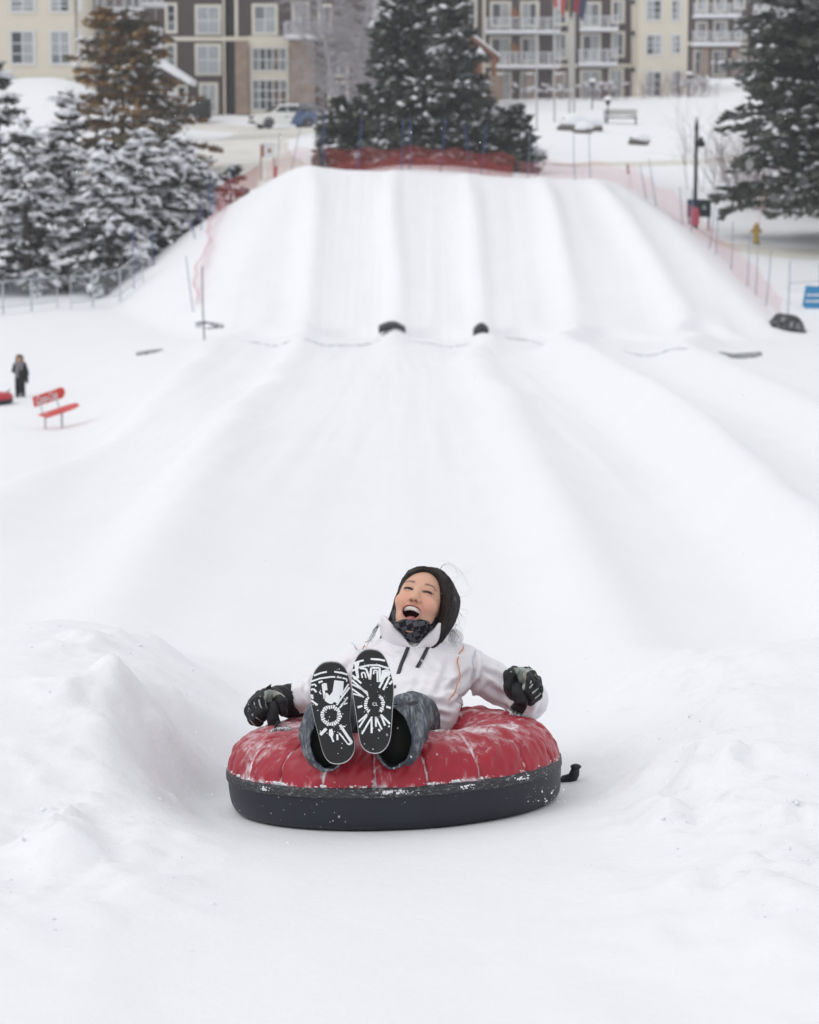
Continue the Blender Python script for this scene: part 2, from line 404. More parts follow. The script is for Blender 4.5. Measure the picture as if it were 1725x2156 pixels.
# ------------------------------------------------------------------ implicit surfaces (for cloth, gloves, faces): field -> one continuous mesh
def cap(P, a, b, ra, rb=None):
    a = np.asarray(a, float); b = np.asarray(b, float); rb = ra if rb is None else rb
    ab = b-a; t = np.clip(((P-a)@ab)/(ab@ab+1e-12), 0, 1)
    return np.linalg.norm(P-(a+t[:, None]*ab), axis=1)-(ra+(rb-ra)*t)
def elp(P, c, r, ax=None):
    q = P-np.asarray(c, float)
    if ax is not None: q = q@np.asarray(ax, float).T
    r = np.asarray(r, float); k0 = np.linalg.norm(q/r, axis=1); k1 = np.linalg.norm(q/(r*r), axis=1)+1e-9
    return k0*(k0-1)/k1
def su(a, b, k):
    h = np.clip(.5+.5*(b-a)/k, 0, 1); return b+(a-b)*h-k*h*(1-h)
def ssub(a, b, k): return -su(-a, b, k)
def chain(P, pts, rs, k=None):
    d = None
    for i in range(len(pts)-1):
        e = cap(P, pts[i], pts[i+1], rs[i], rs[i+1]); d = e if d is None else (np.minimum(d, e) if k is None else su(d, e, k))
    return d
def nets(f, lo, hi, h, B=8):
    lo = np.asarray(lo, float); hi = np.asarray(hi, float)
    nb = np.ceil((hi-lo)/h/B).astype(int); n = nb*B+1
    c = [lo[i]+(np.arange(nb[i])+.5)*B*h for i in range(3)]
    cc = np.stack(np.meshgrid(*c, indexing='ij'), -1).reshape(-1, 3); v = f(cc)
    Fd = np.repeat(np.repeat(np.repeat(v.reshape(nb), B, 0), B, 1), B, 2)
    Fd = np.pad(Fd, ((0, 1),)*3, mode='edge')
    keep = np.argwhere(np.abs(v.reshape(nb)) < B*h*1.25+.004)
    o = np.stack(np.meshgrid(*[np.arange(B+1)]*3, indexing='ij'), -1).reshape(-1, 3)
    I = (keep[:, None, :]*B+o[None]).reshape(-1, 3)
    key = np.unique((I[:, 0]*n[1]+I[:, 1])*n[2]+I[:, 2]); I = np.stack([key//(n[1]*n[2]), key//n[2] % n[1], key % n[2]], -1)
    for s in range(0, len(I), 600000):
        J = I[s:s+600000]; Fd[J[:, 0], J[:, 1], J[:, 2]] = f(lo+J*h)
    ins = Fd < 0; cnt = np.zeros(n-1, int)
    for d in np.ndindex(2, 2, 2): cnt += ins[d[0]:n[0]-1+d[0], d[1]:n[1]-1+d[1], d[2]:n[2]-1+d[2]]
    act = np.argwhere((cnt > 0) & (cnt < 8)); num = -np.ones(n-1, int); num[tuple(act.T)] = np.arange(len(act))
    acc = np.zeros((len(act), 3)); w = np.zeros(len(act)); cor = list(np.ndindex(2, 2, 2))
    for a in cor:
        for ax in range(3):
            if a[ax]: continue
            b = list(a); b[ax] = 1
            fa = Fd[tuple((act+a).T)]; fb = Fd[tuple((act+b).T)]; mk = (fa < 0) != (fb < 0)
            t = np.where(mk, fa/np.where(fa-fb == 0, 1, fa-fb), 0); p = np.array(a, float)+t[:, None]*(np.array(b)-np.array(a))
            acc += p*mk[:, None]; w += mk
    V = lo+(act+acc/w[:, None])*h; Q = []
    for ax in range(3):
        s0 = [slice(None)]*3; s1 = [slice(None)]*3; s0[ax] = slice(0, -1); s1[ax] = slice(1, None)
        a = ins[tuple(s0)]; b = ins[tuple(s1)]; E = np.argwhere(a != b); u, v_ = (ax+1) % 3, (ax+2) % 3
        ok = (E[:, u] > 0) & (E[:, v_] > 0) & (E[:, u] < n[u]-1) & (E[:, v_] < n[v_]-1); E = E[ok]
        fl = a[tuple(E.T)]; q = []
        for du, dv in ((1, 1), (0, 1), (0, 0), (1, 0)):
            e = E.copy(); e[:, u] -= du; e[:, v_] -= dv; q.append(num[tuple(e.T)])
        q = np.stack(q, -1); q[~fl] = q[~fl][:, ::-1]; Q.append(q)
    Q = np.concatenate(Q); Q = Q[(Q >= 0).all(1)]
    return V, Q
def grad(f, P, e=.0015):
    g = np.stack([f(P+np.eye(3)[i]*e)-f(P-np.eye(3)[i]*e) for i in range(3)], -1)
    return g/(np.linalg.norm(g, axis=1, keepdims=True)+1e-9)
def snap(f, P, off=0., it=6):
    P = np.array(P, float)
    for _ in range(it): P = P-grad(f, P)*(f(P)-off)[:, None]
    return P
def shoot(f, vx, vy, y0=6.3, y1=9.):
    """walk a line of sight until it touches the surface"""
    o = np.array([0, 0, CZ]); d = nrm(ray(vx, vy)); t = y0/d[1]
    for _ in range(90):
        e = float(f((o+d*t)[None])[0])
        if e < .0006 or t > y1/d[1]: break
        t += max(e*.8, .0006)
    return o+d*t
def ribbon(mb, P, N, w, th=.002, mi=0):
    """flat band along P with normals N, width w, thickness th"""
    P = np.asarray(P, float); T = np.gradient(P, axis=0); T /= np.linalg.norm(T, axis=1, keepdims=True)+1e-12
    N = np.asarray(N, float); N = N-(N*T).sum(1, keepdims=True)*T; N /= np.linalg.norm(N, axis=1, keepdims=True)+1e-12
    S = np.cross(T, N); w = np.broadcast_to(np.asarray(w, float), (len(P),))[:, None]/2
    rings = [np.stack([P[i]-S[i]*w[i], P[i]-S[i]*w[i]*.9+N[i]*th, P[i]+S[i]*w[i]*.9+N[i]*th, P[i]+S[i]*w[i]]) for i in range(len(P))]
    return mb.loft(rings, mi=mi)
def pic3(c0, s):           # crop pixel -> picture point
    return lambda x, y: ((c0[0]+x*s)/1.18725, (c0[1]+y*s)/1.18725)

# ------------------------------------------------------------------ the snow tube
TB = np.array([TUBE_X, TUBE_Y, TUBE_Z+CZ])
tx = nrm([1, 0, TUBE_SX]); ty = nrm([0, 1, TUBE_SY]); tz = nrm(np.cross(tx, ty)); tx = np.cross(ty, tz)
def TL(p): p = np.asarray(p, float)*1.024; return TB + p[..., 0:1]*tx + p[..., 1:2]*ty + p[..., 2:3]*tz
def TInv(P): q = np.asarray(P, float)-TB; return np.stack([q@tx, q@ty, q@tz], -1)
RC, RW, ZC, ZH = .350, .172, .120, .138
NSEAM = 20
def cover_pt(th, ph, off=0.):
    """red cover: th round the ring, ph 0 outer edge .. pi inner side"""
    sag = 1-.03*np.cos(2*th+.4)
    pin = np.abs(((th*NSEAM/(2*math.pi)+.28+.10*np.sin(th*3.)+.05*np.sin(ph*2+th*5)) % 1)-.5)*2           # 1 on a seam
    wv = vnoise(np.stack([np.floor(th*NSEAM/(2*math.pi)+.78)*3.1, ph*1.5, ph*0], -1), 7)
    d = -.011*np.exp(-((1-pin)/.05)**2)*np.clip(np.cos(ph*.80), 0, 1)**.8*(.9+.6*wv) + .0012*(1-pin**2) - .002*np.exp(-((1-pin)/.2)**2)*np.exp(-(ph/.5)**2)
    cr = vnoise(np.stack([th*9+1.2*np.cos(ph*3), ph*2.2, th*0], -1), 4)*.006+vnoise(np.stack([th*26-ph*3, ph*5, th*0+3], -1), 6)*.0035
    d = d + cr*np.clip(np.sin(ph)+.5, 0, 1)
    # the rider's weight presses the back and inner side down
    back = np.exp(-((np.abs(((th-math.pi/2+math.pi) % (2*math.pi))-math.pi))/.55)**2)
    c = np.cos(ph); s = np.sin(ph)
    r = RC+(RW+d+off)*np.sign(c)*np.abs(c)**.92; z = ZC+(ZH*sag+d+off-.012*back)*np.sign(s)*np.abs(s)**.92
    return np.stack([r*np.cos(th), r*np.sin(th), z], -1)
NT, NP = 900, 72
th, ph = np.meshgrid(np.linspace(0, 2*math.pi, NT, endpoint=False), np.linspace(-.02, 1.22*math.pi, NP), indexing='ij')
Pc = cover_pt(th.ravel(), ph.ravel())
ii = np.arange(NT*NP).reshape(NT, NP); jn = np.roll(ii, -1, 0)
Fc = np.stack([ii[:, :-1], jn[:, :-1], jn[:, 1:], ii[:, 1:]], -1).reshape(-1, 4)
thf, phf = th.ravel(), ph.ravel()
pin = np.abs(((thf*NSEAM/(2*math.pi)+.28+.10*np.sin(thf*3.)+.05*np.sin(phf*2+thf*5)) % 1)-.5)*2
low = np.exp(-(phf/.13)**2)
sn = .62*np.exp(-((1-pin)/.045)**2)*np.clip(1.3-phf*.75, 0, 1)*(vnoise(np.stack([thf*30, phf*9, phf*0], -1), 3)*.5+.7)
sn += low*(.34+.25*vnoise(np.stack([thf*40, phf*0, phf*0], -1), 9))
sn += .16*np.sin(np.clip(phf, 0, math.pi))**2
sn += .16*np.exp(-((np.cos(thf)-.75)/.35)**2)*np.clip(phf-.5, 0, .9) + .10*np.clip(-np.cos(thf), 0, 1)
sn += .14*vnoise(np.stack([thf*6, phf*2.5, phf*0+5], -1), 12)
M['red_vinyl'] = snow_over(mat('red_vinyl', (.33, .012, .028), .38, .18, 18, bump=.15, bscale=160, spec=.4), .65, 1.10, 34, col=(.80, .78, .82), attr='snow', stretch=(1, 1, .55), amt=.93)
M['red_vinyl2'] = snow_over(mat('red_vinyl2', (.45, .02, .04), .45, .12, 8), .6, .85, 9, amt=.6)
M['black_rubber'] = snow_over(mat('black_rubber', (.015, .017, .026), .5, .3, 9, bump=.25, bscale=40, spec=.35), .66, .80, 26, amt=.30)
M['band'] = snow_over(mat('band', (.035, .035, .04), .6, .3, 40, bump=.5, bscale=220), .52, .74, 60, col=(.55, .56, .6), stretch=(1, 1, 3), amt=.75)
M['web'] = mat('black_webbing', (.012, .012, .015), .55, .3, 80, bump=.3, bscale=600, spec=.3)
M['print'] = mat('white_print', (.72, .68, .70), .6, .12, 40)
tube = thing('snow_tube', 'round red-topped snow tube with black rubber base carrying the laughing rider', 'snow tube', TB)
cov = put('cover', TL(Pc), Fc, 'red_vinyl', tube, True, attrs={'snow': sn})
# black base: side wall, rounded edge and floor
prof = [(.06, .016), (.30, .010), (.470, .002), (.500, .007), (.514, .022), (.520, .046), (.5225, .08), (.523, .118), (.521, .136), (.500, .142), (.44, .12), (.3, .05), (.06, .03)]
pr = crom([(a, b*.88) for a, b in prof], 60); th1 = np.linspace(0, 2*math.pi, 256, endpoint=False)
Vb = np.stack([np.outer(pr[:, 0], np.cos(th1)), np.outer(pr[:, 0], np.sin(th1)), np.repeat(pr[:, 1:2], 256, 1)], -1)
Vb += (.004*vnoise(np.stack([np.tile(th1*3, 60), np.repeat(pr[:, 1]*9, 256), np.zeros(60*256)], -1), 2)).reshape(60, 256, 1)*np.stack([np.cos(th1), np.sin(th1), 0*th1], -1)[None]
k = np.arange(60*256).reshape(60, 256); kn = np.roll(k, -1, 1)
put('base', TL(Vb.reshape(-1, 3)), np.stack([k[:-1], kn[:-1], kn[1:], k[1:]], -1).reshape(-1, 4)[:, ::-1], 'black_rubber', tube, True)
# welded band with stitched grooves where cover and base meet
def ring(name, prof, m, n=256, wob=0., seed=0, parent=tube):
    pr = np.array(prof)*np.array([1, .88]); k_ = len(pr); th1 = np.linspace(0, 2*math.pi, n, endpoint=False)
    V = np.stack([np.outer(pr[:, 0], np.cos(th1)), np.outer(pr[:, 0], np.sin(th1)), np.repeat(pr[:, 1:2], n, 1)], -1)
    k = np.arange(k_*n).reshape(k_, n); kn = np.roll(k, -1, 1); k2 = np.roll(k, -1, 0); kn2 = np.roll(kn, -1, 0)
    return put(name, TL(V.reshape(-1, 3)), np.stack([k, kn, kn2, k2], -1).reshape(-1, 4)[:, ::-1], m, parent, True)
ring('seam_band', [(.515, .118), (.5275, .1185), (.5290, .122), (.5270, .1255), (.5290, .129), (.5270, .1325), (.5290, .1365), (.5280, .1425), (.5275, .150), (.522, .1525), (.515, .148)], 'band')
# crumbs of packed snow lying in the groove above the band
rng = np.random.default_rng(5); mb = MB()
import random as _r; rr = _r.Random(4)
for i in range(2400):
    a = rng.random()*2*math.pi; s = .0012+.0030*rng.random()**3; dens = .5+.5*math.sin(a*5+1.2)+.3*math.sin(a*13)
    if rng.random() > .25+.75*max(dens, 0): continue
    mb.ell(TL(np.array([[(.519-.004*rng.random())*math.cos(a), (.519-.004*rng.random())*math.sin(a), .134+.007*rng.random()]]))[0], (s*1.9, s*1.5, s), 5, 3, jit=.3, rng=rr)
for a0, n_, sp in ((-math.pi/2+.03, 40, .05), (-math.pi/2-.02, 25, .02), (-.75, 16, .03), (-2.4, 14, .04), (-1.15, 14, .03)):
    for i in range(n_):
        a = a0+rng.normal()*sp; s = .001+.0026*rng.random()**2
        mb.ell(TL(np.array([[.529*math.cos(a), .529*math.sin(a), .125-.011*rng.random()]]))[0], (s*1.6, s, s), 6, 4, jit=.3, rng=rr)
for i in range(90):      # flecks thrown against the side wall
    a = -math.pi*rng.random(); zz = .018+.092*rng.random(); s = .0006+.0017*rng.random()**3
    rw = np.interp(zz, [.01, .03, .06, .09, .12, .14], [.505, .5165, .5215, .5230, .5235, .522])
    mb.ell(TL(np.array([[rw*math.cos(a), rw*math.sin(a), zz]]))[0], (s, s, s), 5, 3)
o = mb.put('snow_crust', 'snow_lump', tube, True); o['kind'] = 'stuff'
# badge printed on the cover: an O in a rounded badge, COM below
def text_mesh(s, size, bold=0., shear=0.):
    cu = bpy.data.curves.new('t', 'FONT'); cu.body = s; cu.size = size; cu.align_x = 'CENTER'; cu.align_y = 'CENTER'
    cu.offset = bold; cu.shear = shear; cu.resolution_u = 4
    o = bpy.data.objects.new('t', cu); C.objects.link(o); bpy.context.view_layer.update()
    me = o.to_mesh(); V = np.array([v.co[:] for v in me.vertices]).reshape(-1, 3); Fx = [tuple(p.vertices) for p in me.polygons]
    o.to_mesh_clear(); bpy.data.objects.remove(o); bpy.data.curves.remove(cu); return V, Fx
def cover_hit(vx, vy):
    """surface point of the cover seen at a picture point -> (th, ph)"""
    qx, qy = proj(TL(Pc)); vis = (phf < 2.2) & (np.sin(thf) < .3); d = (qx-vx)**2+(qy-vy)**2; d[~vis] = 1e9; i = int(np.argmin(d)); return thf[i], phf[i]
BT, BP = cover_hit(921, 1534)
def on_cover(V, off=.0012):
    V = np.asarray(V); r0 = RC+RW*math.cos(BP)
    return TL(cover_pt(BT+V[:, 0]/r0, BP+V[:, 1]/RW, off))
mb = MB()
V, Fx = text_mesh('O', .034, .0035); V[:, 0] = V[:, 0]*1.15+.000; V[:, 1] *= 1.0; mb.add(on_cover(V), Fx)
V, Fx = text_mesh('R', .030, .0025); V[:, 0] = V[:, 0]-.030; mb.add(on_cover(V), Fx)
V, Fx = text_mesh('.COM', .0150, .0009); V[:, 0] = V[:, 0]*1.35-.002; V[:, 1] -= .030; mb.add(on_cover(V), Fx)
al = np.linspace(-1.9, 1.9, 40)
rx = .016+.021*np.sign(np.cos(al))*np.abs(np.cos(al))**.6; ry = .0235*np.sign(np.sin(al))*np.abs(np.sin(al))**.55
out = np.stack([rx-.002, ry+.001], -1); out = np.concatenate([[[-.045, -.0225]], out, [[-.045, .0245]]])
Tn = np.gradient(out, axis=0); Tn /= np.linalg.norm(Tn, axis=1, keepdims=True); Nn = np.stack([-Tn[:, 1], Tn[:, 0]], -1)
A = out+Nn*.0018; B = out-Nn*.0018; W = np.concatenate([A, B]); nn = len(out)
mb.add(on_cover(np.c_[W, 0*W[:, :1]]), [(i, i+1, nn+i+1, nn+i) for i in range(nn-1)])
mb.put('badge', 'print', cov)
# towing tail behind the right side
mb = MB(); t0 = [at(1150, 1668, 7.72), at(1168, 1654, 7.74), at(1186, 1648, 7.76), at(1201, 1643, 7.76), at(1209, 1630, 7.76), at(1212, 1617, 7.76)]
P = crom(t0, 22); P[:, 2] = np.maximum(P[:, 2], H(P[:, 0], P[:, 1])+.012)
rad = np.interp(np.linspace(0, 1, 22), [0, .35, .6, .8, 1], [.014, .010, .016, .018, .013])
mb.tube(P, rad, 9); mb.ell(P[-1]+np.array([.001, 0, .004]), (.019, .017, .010), 9, 6)
mb.put('tow_tail', 'black_rubber', tube, True)

# ------------------------------------------------------------------ the rider
hip = TL(np.array([0.01, .16, .05]))
rider = thing('person', 'laughing person in white ski jacket lying back in the tube with boots forward', 'person', hip)
# ---- jacket
ju = nrm(at(872, 1345, 7.95)-at(850, 1530, 7.66)); jf = nrm(np.cross([1, 0, 0], ju)); JA = np.stack([[1, 0, 0], jf, ju])
sL, sR = at(752, 1404, 7.93), at(978, 1400, 7.93)
eL, wL = at(676, 1440, 7.98), at(634, 1469, 7.76)
eR, wR = at(1110, 1474, 7.94), at(1106, 1452, 7.76)
c1, c2, c0 = at(868, 1432, 7.86), at(866, 1494, 7.70), at(872, 1352, 7.96)
mid1, mid2 = at(905, 1480, 7.68), at(862, 1470, 7.77)
def f_jacket(P):
    d = elp(P, c1, (.182, .118, .19), JA)
    d = su(d, elp(P, c2, (.158, .115, .14), JA), .06)
    d = su(d, elp(P, mid1, (.085, .07, .085), JA), .05)
    d = su(d, cap(P, sL+np.array([.03, 0, 0]), sR-np.array([.03, 0, 0]), .062), .07)
    d = su(d, cap(P, c0, c1, .075, .09), .05)
    aL = su(cap(P, sL, eL, .070, .060), cap(P, eL, wL, .060, .052), .025)
    aR = su(cap(P, sR, eR, .071, .064), cap(P, eR, wR, .064, .054), .03)
    d = su(d, aL, .035); d = su(d, aR, .035)
    return d
V, Q = nets(f_jacket, (-.45, 7.45, .10), (.55, 8.15, .75), .0052)
N = grad(f_jacket, V)
CREASES = [([(1005, 1436), (985, 1460), (955, 1486)], 5, .012), ([(990, 1415), (960, 1440), (925, 1458)], 6, .008), ([(1020, 1412), (1050, 1428), (1070, 1452)], 5, .010), ([(1030, 1445), (1070, 1470), (1110, 1486)], 6, .011),
 ([(1050, 1405), (1072, 1425), (1078, 1440)], 4, .007), ([(1125, 1440), (1140, 1470), (1130, 1500)], 5, .008), ([(735, 1398), (712, 1425), (690, 1450)], 6, .011), ([(705, 1380), (685, 1410), (662, 1428)], 5, .009), ([(660, 1425), (655, 1445), (668, 1462)], 4, .008),
 ([(645, 1440), (640, 1455), (650, 1475)], 4, .006), ([(765, 1380), (782, 1410), (790, 1450)], 6, .007), ([(885, 1425), (872, 1455), (850, 1480)], 6, .007), ([(945, 1395), (935, 1430), (912, 1470)], 7, .008), ([(845, 1485), (900, 1478), (960, 1490)], 6, .010),
 ([(860, 1510), (905, 1500), (945, 1510)], 5, .008), ([(800, 1362), (830, 1378), (850, 1372)], 4, .006), ([(930, 1362), (960, 1372), (985, 1370)], 4, .006), ([(1000, 1385), (1003, 1410), (990, 1440)], 4, .006), ([(850, 1450), (880, 1440), (920, 1450)], 7, .006)]
def arm_t(P, a, b): ab = b-a; return np.clip(((P-a)@ab)/(ab@ab), -.4, 1.4)
def jacket_disp(V):
    px, py = proj(V)
    u = V@ju; s = V[:, 0]
    dA = np.minimum(cap(V, sL, eL, 0), cap(V, eL, wL, 0)); dB = np.minimum(cap(V, sR, eR, 0), cap(V, eR, wR, 0))
    arm = np.exp(-(np.minimum(dA, dB)/.07)**4)
    tA = np.where(dA < dB, np.where(cap(V, sL, eL, 0) < cap(V, eL, wL, 0), arm_t(V, sL, eL), 1+arm_t(V, eL, wL)), np.where(cap(V, sR, eR, 0) < cap(V, eR, wR, 0), arm_t(V, sR, eR), 1+arm_t(V, eR, wR)))
    rg = lambda q: (1-np.abs(q)*1.6)
    w1 = rg(vnoise(np.stack([tA*5.5+V[:, 2]*6, V[:, 2]*7, V[:, 0]*3], -1), 3))
    w2 = rg(vnoise(np.stack([(V[:, 0]-.6*u)*8, u*6+V[:, 0]*3, V[:, 1]*3], -1), 8))
    w3 = rg(vnoise(np.stack([(V[:, 0]+.9*u)*16, u*7, V[:, 1]*4], -1), 15))
    big = fbm(V*7, 2, 4); cre = np.zeros(len(V))
    for pts, w_, dp in CREASES:
        dm = np.full(len(V), 1e9); tp = np.zeros(len(V)); pts = crom(pts, 8)
        for i in range(7):
            a, b = pts[i], pts[i+1]; e = b-a; t = np.clip(((px-a[0])*e[0]+(py-a[1])*e[1])/(e@e), 0, 1); dd = np.hypot(px-a[0]-t*e[0], py-a[1]-t*e[1])
            tp = np.where(dd < dm, (i+t)/7, tp); dm = np.minimum(dm, dd)
        cre += dp*np.sin(np.clip(tp, .06, .94)*math.pi)**.6*(-np.exp(-(dm/w_)**2)+.75*np.exp(-((dm-w_*2)/(w_*1.1))**2))
    return arm*(.0135*w1+.005*big) + (1-arm)*(.0105*w2+.004*w3+.006*big) - .009 + cre
V2 = V+N*jacket_disp(V)[:, None]
M['jacket'] = mat('white_ski_fabric', (.80, .785, .82), .62, .03, 6, bump=.12, bscale=500, spec=.25, bdist=.001)
jacket = put('jacket', V2, Q, 'jacket', rider, True)
def f_jd(P): return f_jacket(P)-jacket_disp(P)
M['zip'] = mat('black_zip', (.035, .036, .042), .45, .25, 300, spec=.4)
M['brass'] = mat('zip_pull', (.55, .5, .38), .35, .1, 30, metal=.8)
M['orange'] = mat('orange_piping', (.62, .20, .04), .6, .05)
M['palebl'] = mat('pale_blue_piping', (.45, .55, .60), .6, .05)
pc = pic3((900, 1380), 350/1725); pm = pic3((500, 1350), 1000/1725)
def jline(pts, n=24): return crom([shoot(f_jd, *p) for p in pts], n)
def band_on(name, pts, w, th, m, parent=jacket, n=24):
    P = jline(pts, n); mb = MB(); ribbon(mb, P, grad(f_jd, P), w, th); return mb.put(name, m, parent, True)
def pipe_on(name, pts, r, m, parent=jacket, n=26):
    P = jline(pts, n); mb = MB(); mb.tube(P+grad(f_jd, P)*r*2.2, r, 6); return mb.put(name, m, parent, True)
z1 = band_on('zip', [pc(612, 1130), pc(585, 1200), pc(545, 1300), pc(505, 1400), pm(858, 570), pm(838, 640)], .0135, .003, 'zip')
mb = MB(); q = shoot(f_jd, *pc(635, 1132)); mb.ell(q+np.array([0, -.004, 0]), (.006, .004, .003), 8, 5); mb.put('zip_pull', 'brass', z1, True)
z2 = band_on('pocket_zip', [pc(845, 1165), pc(815, 1220), pc(760, 1330), pc(705, 1425)], .0125, .003, 'zip')
mb = MB(); q = shoot(f_jd, *pc(855, 1158)); mb.ell(q+np.array([0, -.004, 0]), (.006, .004, .003), 8, 5); mb.put('zip_pull', 'brass', z2, True)
pipe_on('piping', [pm(1136, 462), pm(1108, 520), pm(1118, 580), pm(1100, 650), pm(1072, 690)], .0018, 'orange')
pipe_on('piping', [pm(1188, 480), pm(1174, 520), pm(1180, 570), pm(1180, 600)], .0017, 'palebl')
pipe_on('piping', [pm(722, 436), pm(710, 460), pm(704, 475)], .0018, 'orange')
pipe_on('piping', [pm(655, 443), pm(668, 458), pm(680, 478)], .0017, 'palebl')
# collar: a stand-up collar open in front, standing on the jacket round the neck
nb_ = at(872, 1330, 7.945); cu_ = nrm([0, -.22, 1.]); cf_ = nrm(np.cross(cu_, [1., 0, 0]))
def col_base(a):
    a = np.asarray(a, float); fr = np.abs(a)/math.pi
    r = np.interp(fr, [0, .06, .2, .45, 1], [.124, .122, .122, .118, .095])
    dr = np.sin(a)[:, None]*np.array([1., 0, 0])-np.cos(a)[:, None]*cf_
    P = nb_+dr*r[:, None]+cu_*.12; t = np.zeros(len(a))
    for _ in range(60):
        d_ = f_jacket(P-cu_*t[:, None]); t = np.where((d_ > .0005) & (t < .3), t+np.maximum(d_*.7, .0005), t)
    return P-cu_*(t+.012)[:, None], dr, fr
def collar(a, v):
    b, dr, fr = col_base(a)
    hgt = np.interp(fr, [0, .03, .12, .22, .3, .45, 1], [.010, .014, .052, .088, .096, .090, .08])
    top = nb_+dr*np.interp(fr, [0, .07, .2, .4, 1], [.124, .124, .128, .114, .09])[:, None]; bz = (b-nb_)@cu_
    rim = top+cu_*(np.minimum(bz+hgt, .5))[:, None]
    v = np.asarray(v)[:, None]; bow = .010*np.sin(v*math.pi)*np.exp(-((fr-.15)/.12)**2)[:, None]
    return b*(1-v)+rim*v+dr*(bow+.0035*np.sin(a*9+2)[:, None]*v)
na, nv = 90, 14
aa, vv = np.meshgrid(np.linspace(-math.pi+.02, math.pi-.02, na)+.0, np.linspace(0, 1, nv), indexing='ij')
aa = np.sign(aa)*np.maximum(np.abs(aa), .035)
Po = collar(aa.ravel(), vv.ravel()); ctr = nb_+cu_*.04
inw = nrm(cu_)[None]*((Po-ctr)@cu_)[:, None]+ctr-Po; inw /= np.linalg.norm(inw, axis=1, keepdims=True)
Pi = Po+inw*.010
k = np.arange(na*nv).reshape(na, nv); q1 = np.stack([k[:-1, :-1], k[1:, :-1], k[1:, 1:], k[:-1, 1:]], -1).reshape(-1, 4)
n0 = na*nv; rim = np.stack([k[:-1, -1], k[1:, -1], k[1:, -1]+n0, k[:-1, -1]+n0], -1)
put('collar', np.concatenate([Po, Pi]), np.concatenate([q1, q1[:, ::-1]+n0, rim]), 'jacket', jacket, True)
# folded hood behind the neck
def f_hood(P): return su(elp(P, at(948, 1344, 7.98), (.042, .05, .030)), elp(P, at(905, 1350, 8.05), (.11, .05, .04)), .03)
V, Q = nets(f_hood, (-.05, 7.9, .3), (.3, 8.2, .62), .006); V = V+grad(f_hood, V)*(.012*fbm(V*18, 2, 3))[:, None]
put('hood', V, Q, 'jacket', jacket, True)

# ---- checked neck warmer
HC = at(887, 1266, 7.93)                       # middle of the head
def rotm(yaw, pitch, roll):
    return np.array((Matrix.Rotation(yaw, 3, 'Z') @ Matrix.Rotation(pitch, 3, 'X') @ Matrix.Rotation(roll, 3, 'Y')))
HR = np.array(Matrix.Rotation(R(9), 3, 'Y') @ Matrix.Rotation(R(-15), 3, 'Z') @ Matrix.Rotation(R(-33), 3, 'X'))
HSX = np.array([1.06, 1., 1.])
def HW(p): return HC+(np.asarray(p, float)*HSX)@HR.T
def HL(P): return ((np.asarray(P, float)-HC)@HR)/HSX
sc_pts = [pc(400, 800), pc(470, 900), pc(560, 985), pc(680, 1040), pc(810, 960), pc(930, 890), pc(1000, 850)]
CHIN = HW([0, -.084, -.118])
def f_scarf(P):
    d = elp(P, at(*pc(700, 905), 7.90), (.072, .075, .042))
    d = su(d, elp(P, CHIN+np.array([.012, .017, -.012]), (.060, .034, .022)), .016)
    d = su(d, elp(P, at(*pc(672, 985), 7.845), (.040, .028, .036)), .02)
    d = su(d, cap(P, at(*pc(455, 775), 7.905), at(*pc(455, 880), 7.88), .021, .018), .012)
    d = su(d, cap(P, at(*pc(470, 915), 7.865), at(*pc(570, 940), 7.84), .017, .015), .008)
    d = su(d, cap(P, at(*pc(640, 860), 7.835), at(*pc(960, 840), 7.885), .012, .014), .010)
    return d
V, Q = nets(f_scarf, (-.10, 7.75, .35), (.2, 8.05, .66), .0034)
V = V+grad(f_scarf, V)*(.005*(1-1.6*np.abs(vnoise(V*np.array([22, 22, 30]), 5)))-.002)[:, None]
M['scarf'] = mat('checked_fleece', (.03, .03, .036), .9, .3, 120, bump=.6, bscale=700, spec=.1)
n_ = M['scarf'].node_tree.nodes; l_ = M['scarf'].node_tree.links
tc_ = n_.new('ShaderNodeTexCoord'); mp_ = n_.new('ShaderNodeMapping'); mp_.inputs['Rotation'].default_value = (.3, .35, .4); ck = n_.new('ShaderNodeTexChecker'); ck.inputs['Scale'].default_value = 48
dn = n_.new('ShaderNodeTexNoise'); dn.inputs['Scale'].default_value = 14; va = n_.new('ShaderNodeVectorMath'); va.operation = 'MULTIPLY_ADD'; va.inputs[1].default_value = (.035, .035, .035)
l_.new(tc_.outputs['Object'], dn.inputs['Vector']); l_.new(dn.outputs['Color'], va.inputs[0]); l_.new(tc_.outputs['Object'], va.inputs[2]); l_.new(va.outputs[0], mp_.inputs[0])
l_.new(mp_.outputs[0], ck.inputs['Vector'])
ck.inputs['Color1'].default_value = (.016, .016, .02, 1); ck.inputs['Color2'].default_value = (.085, .088, .10, 1)
l_.new(ck.outputs['Color'], n_['Principled BSDF'].inputs['Base Color'])
put('neck_warmer', V, Q, 'scarf', rider, True)

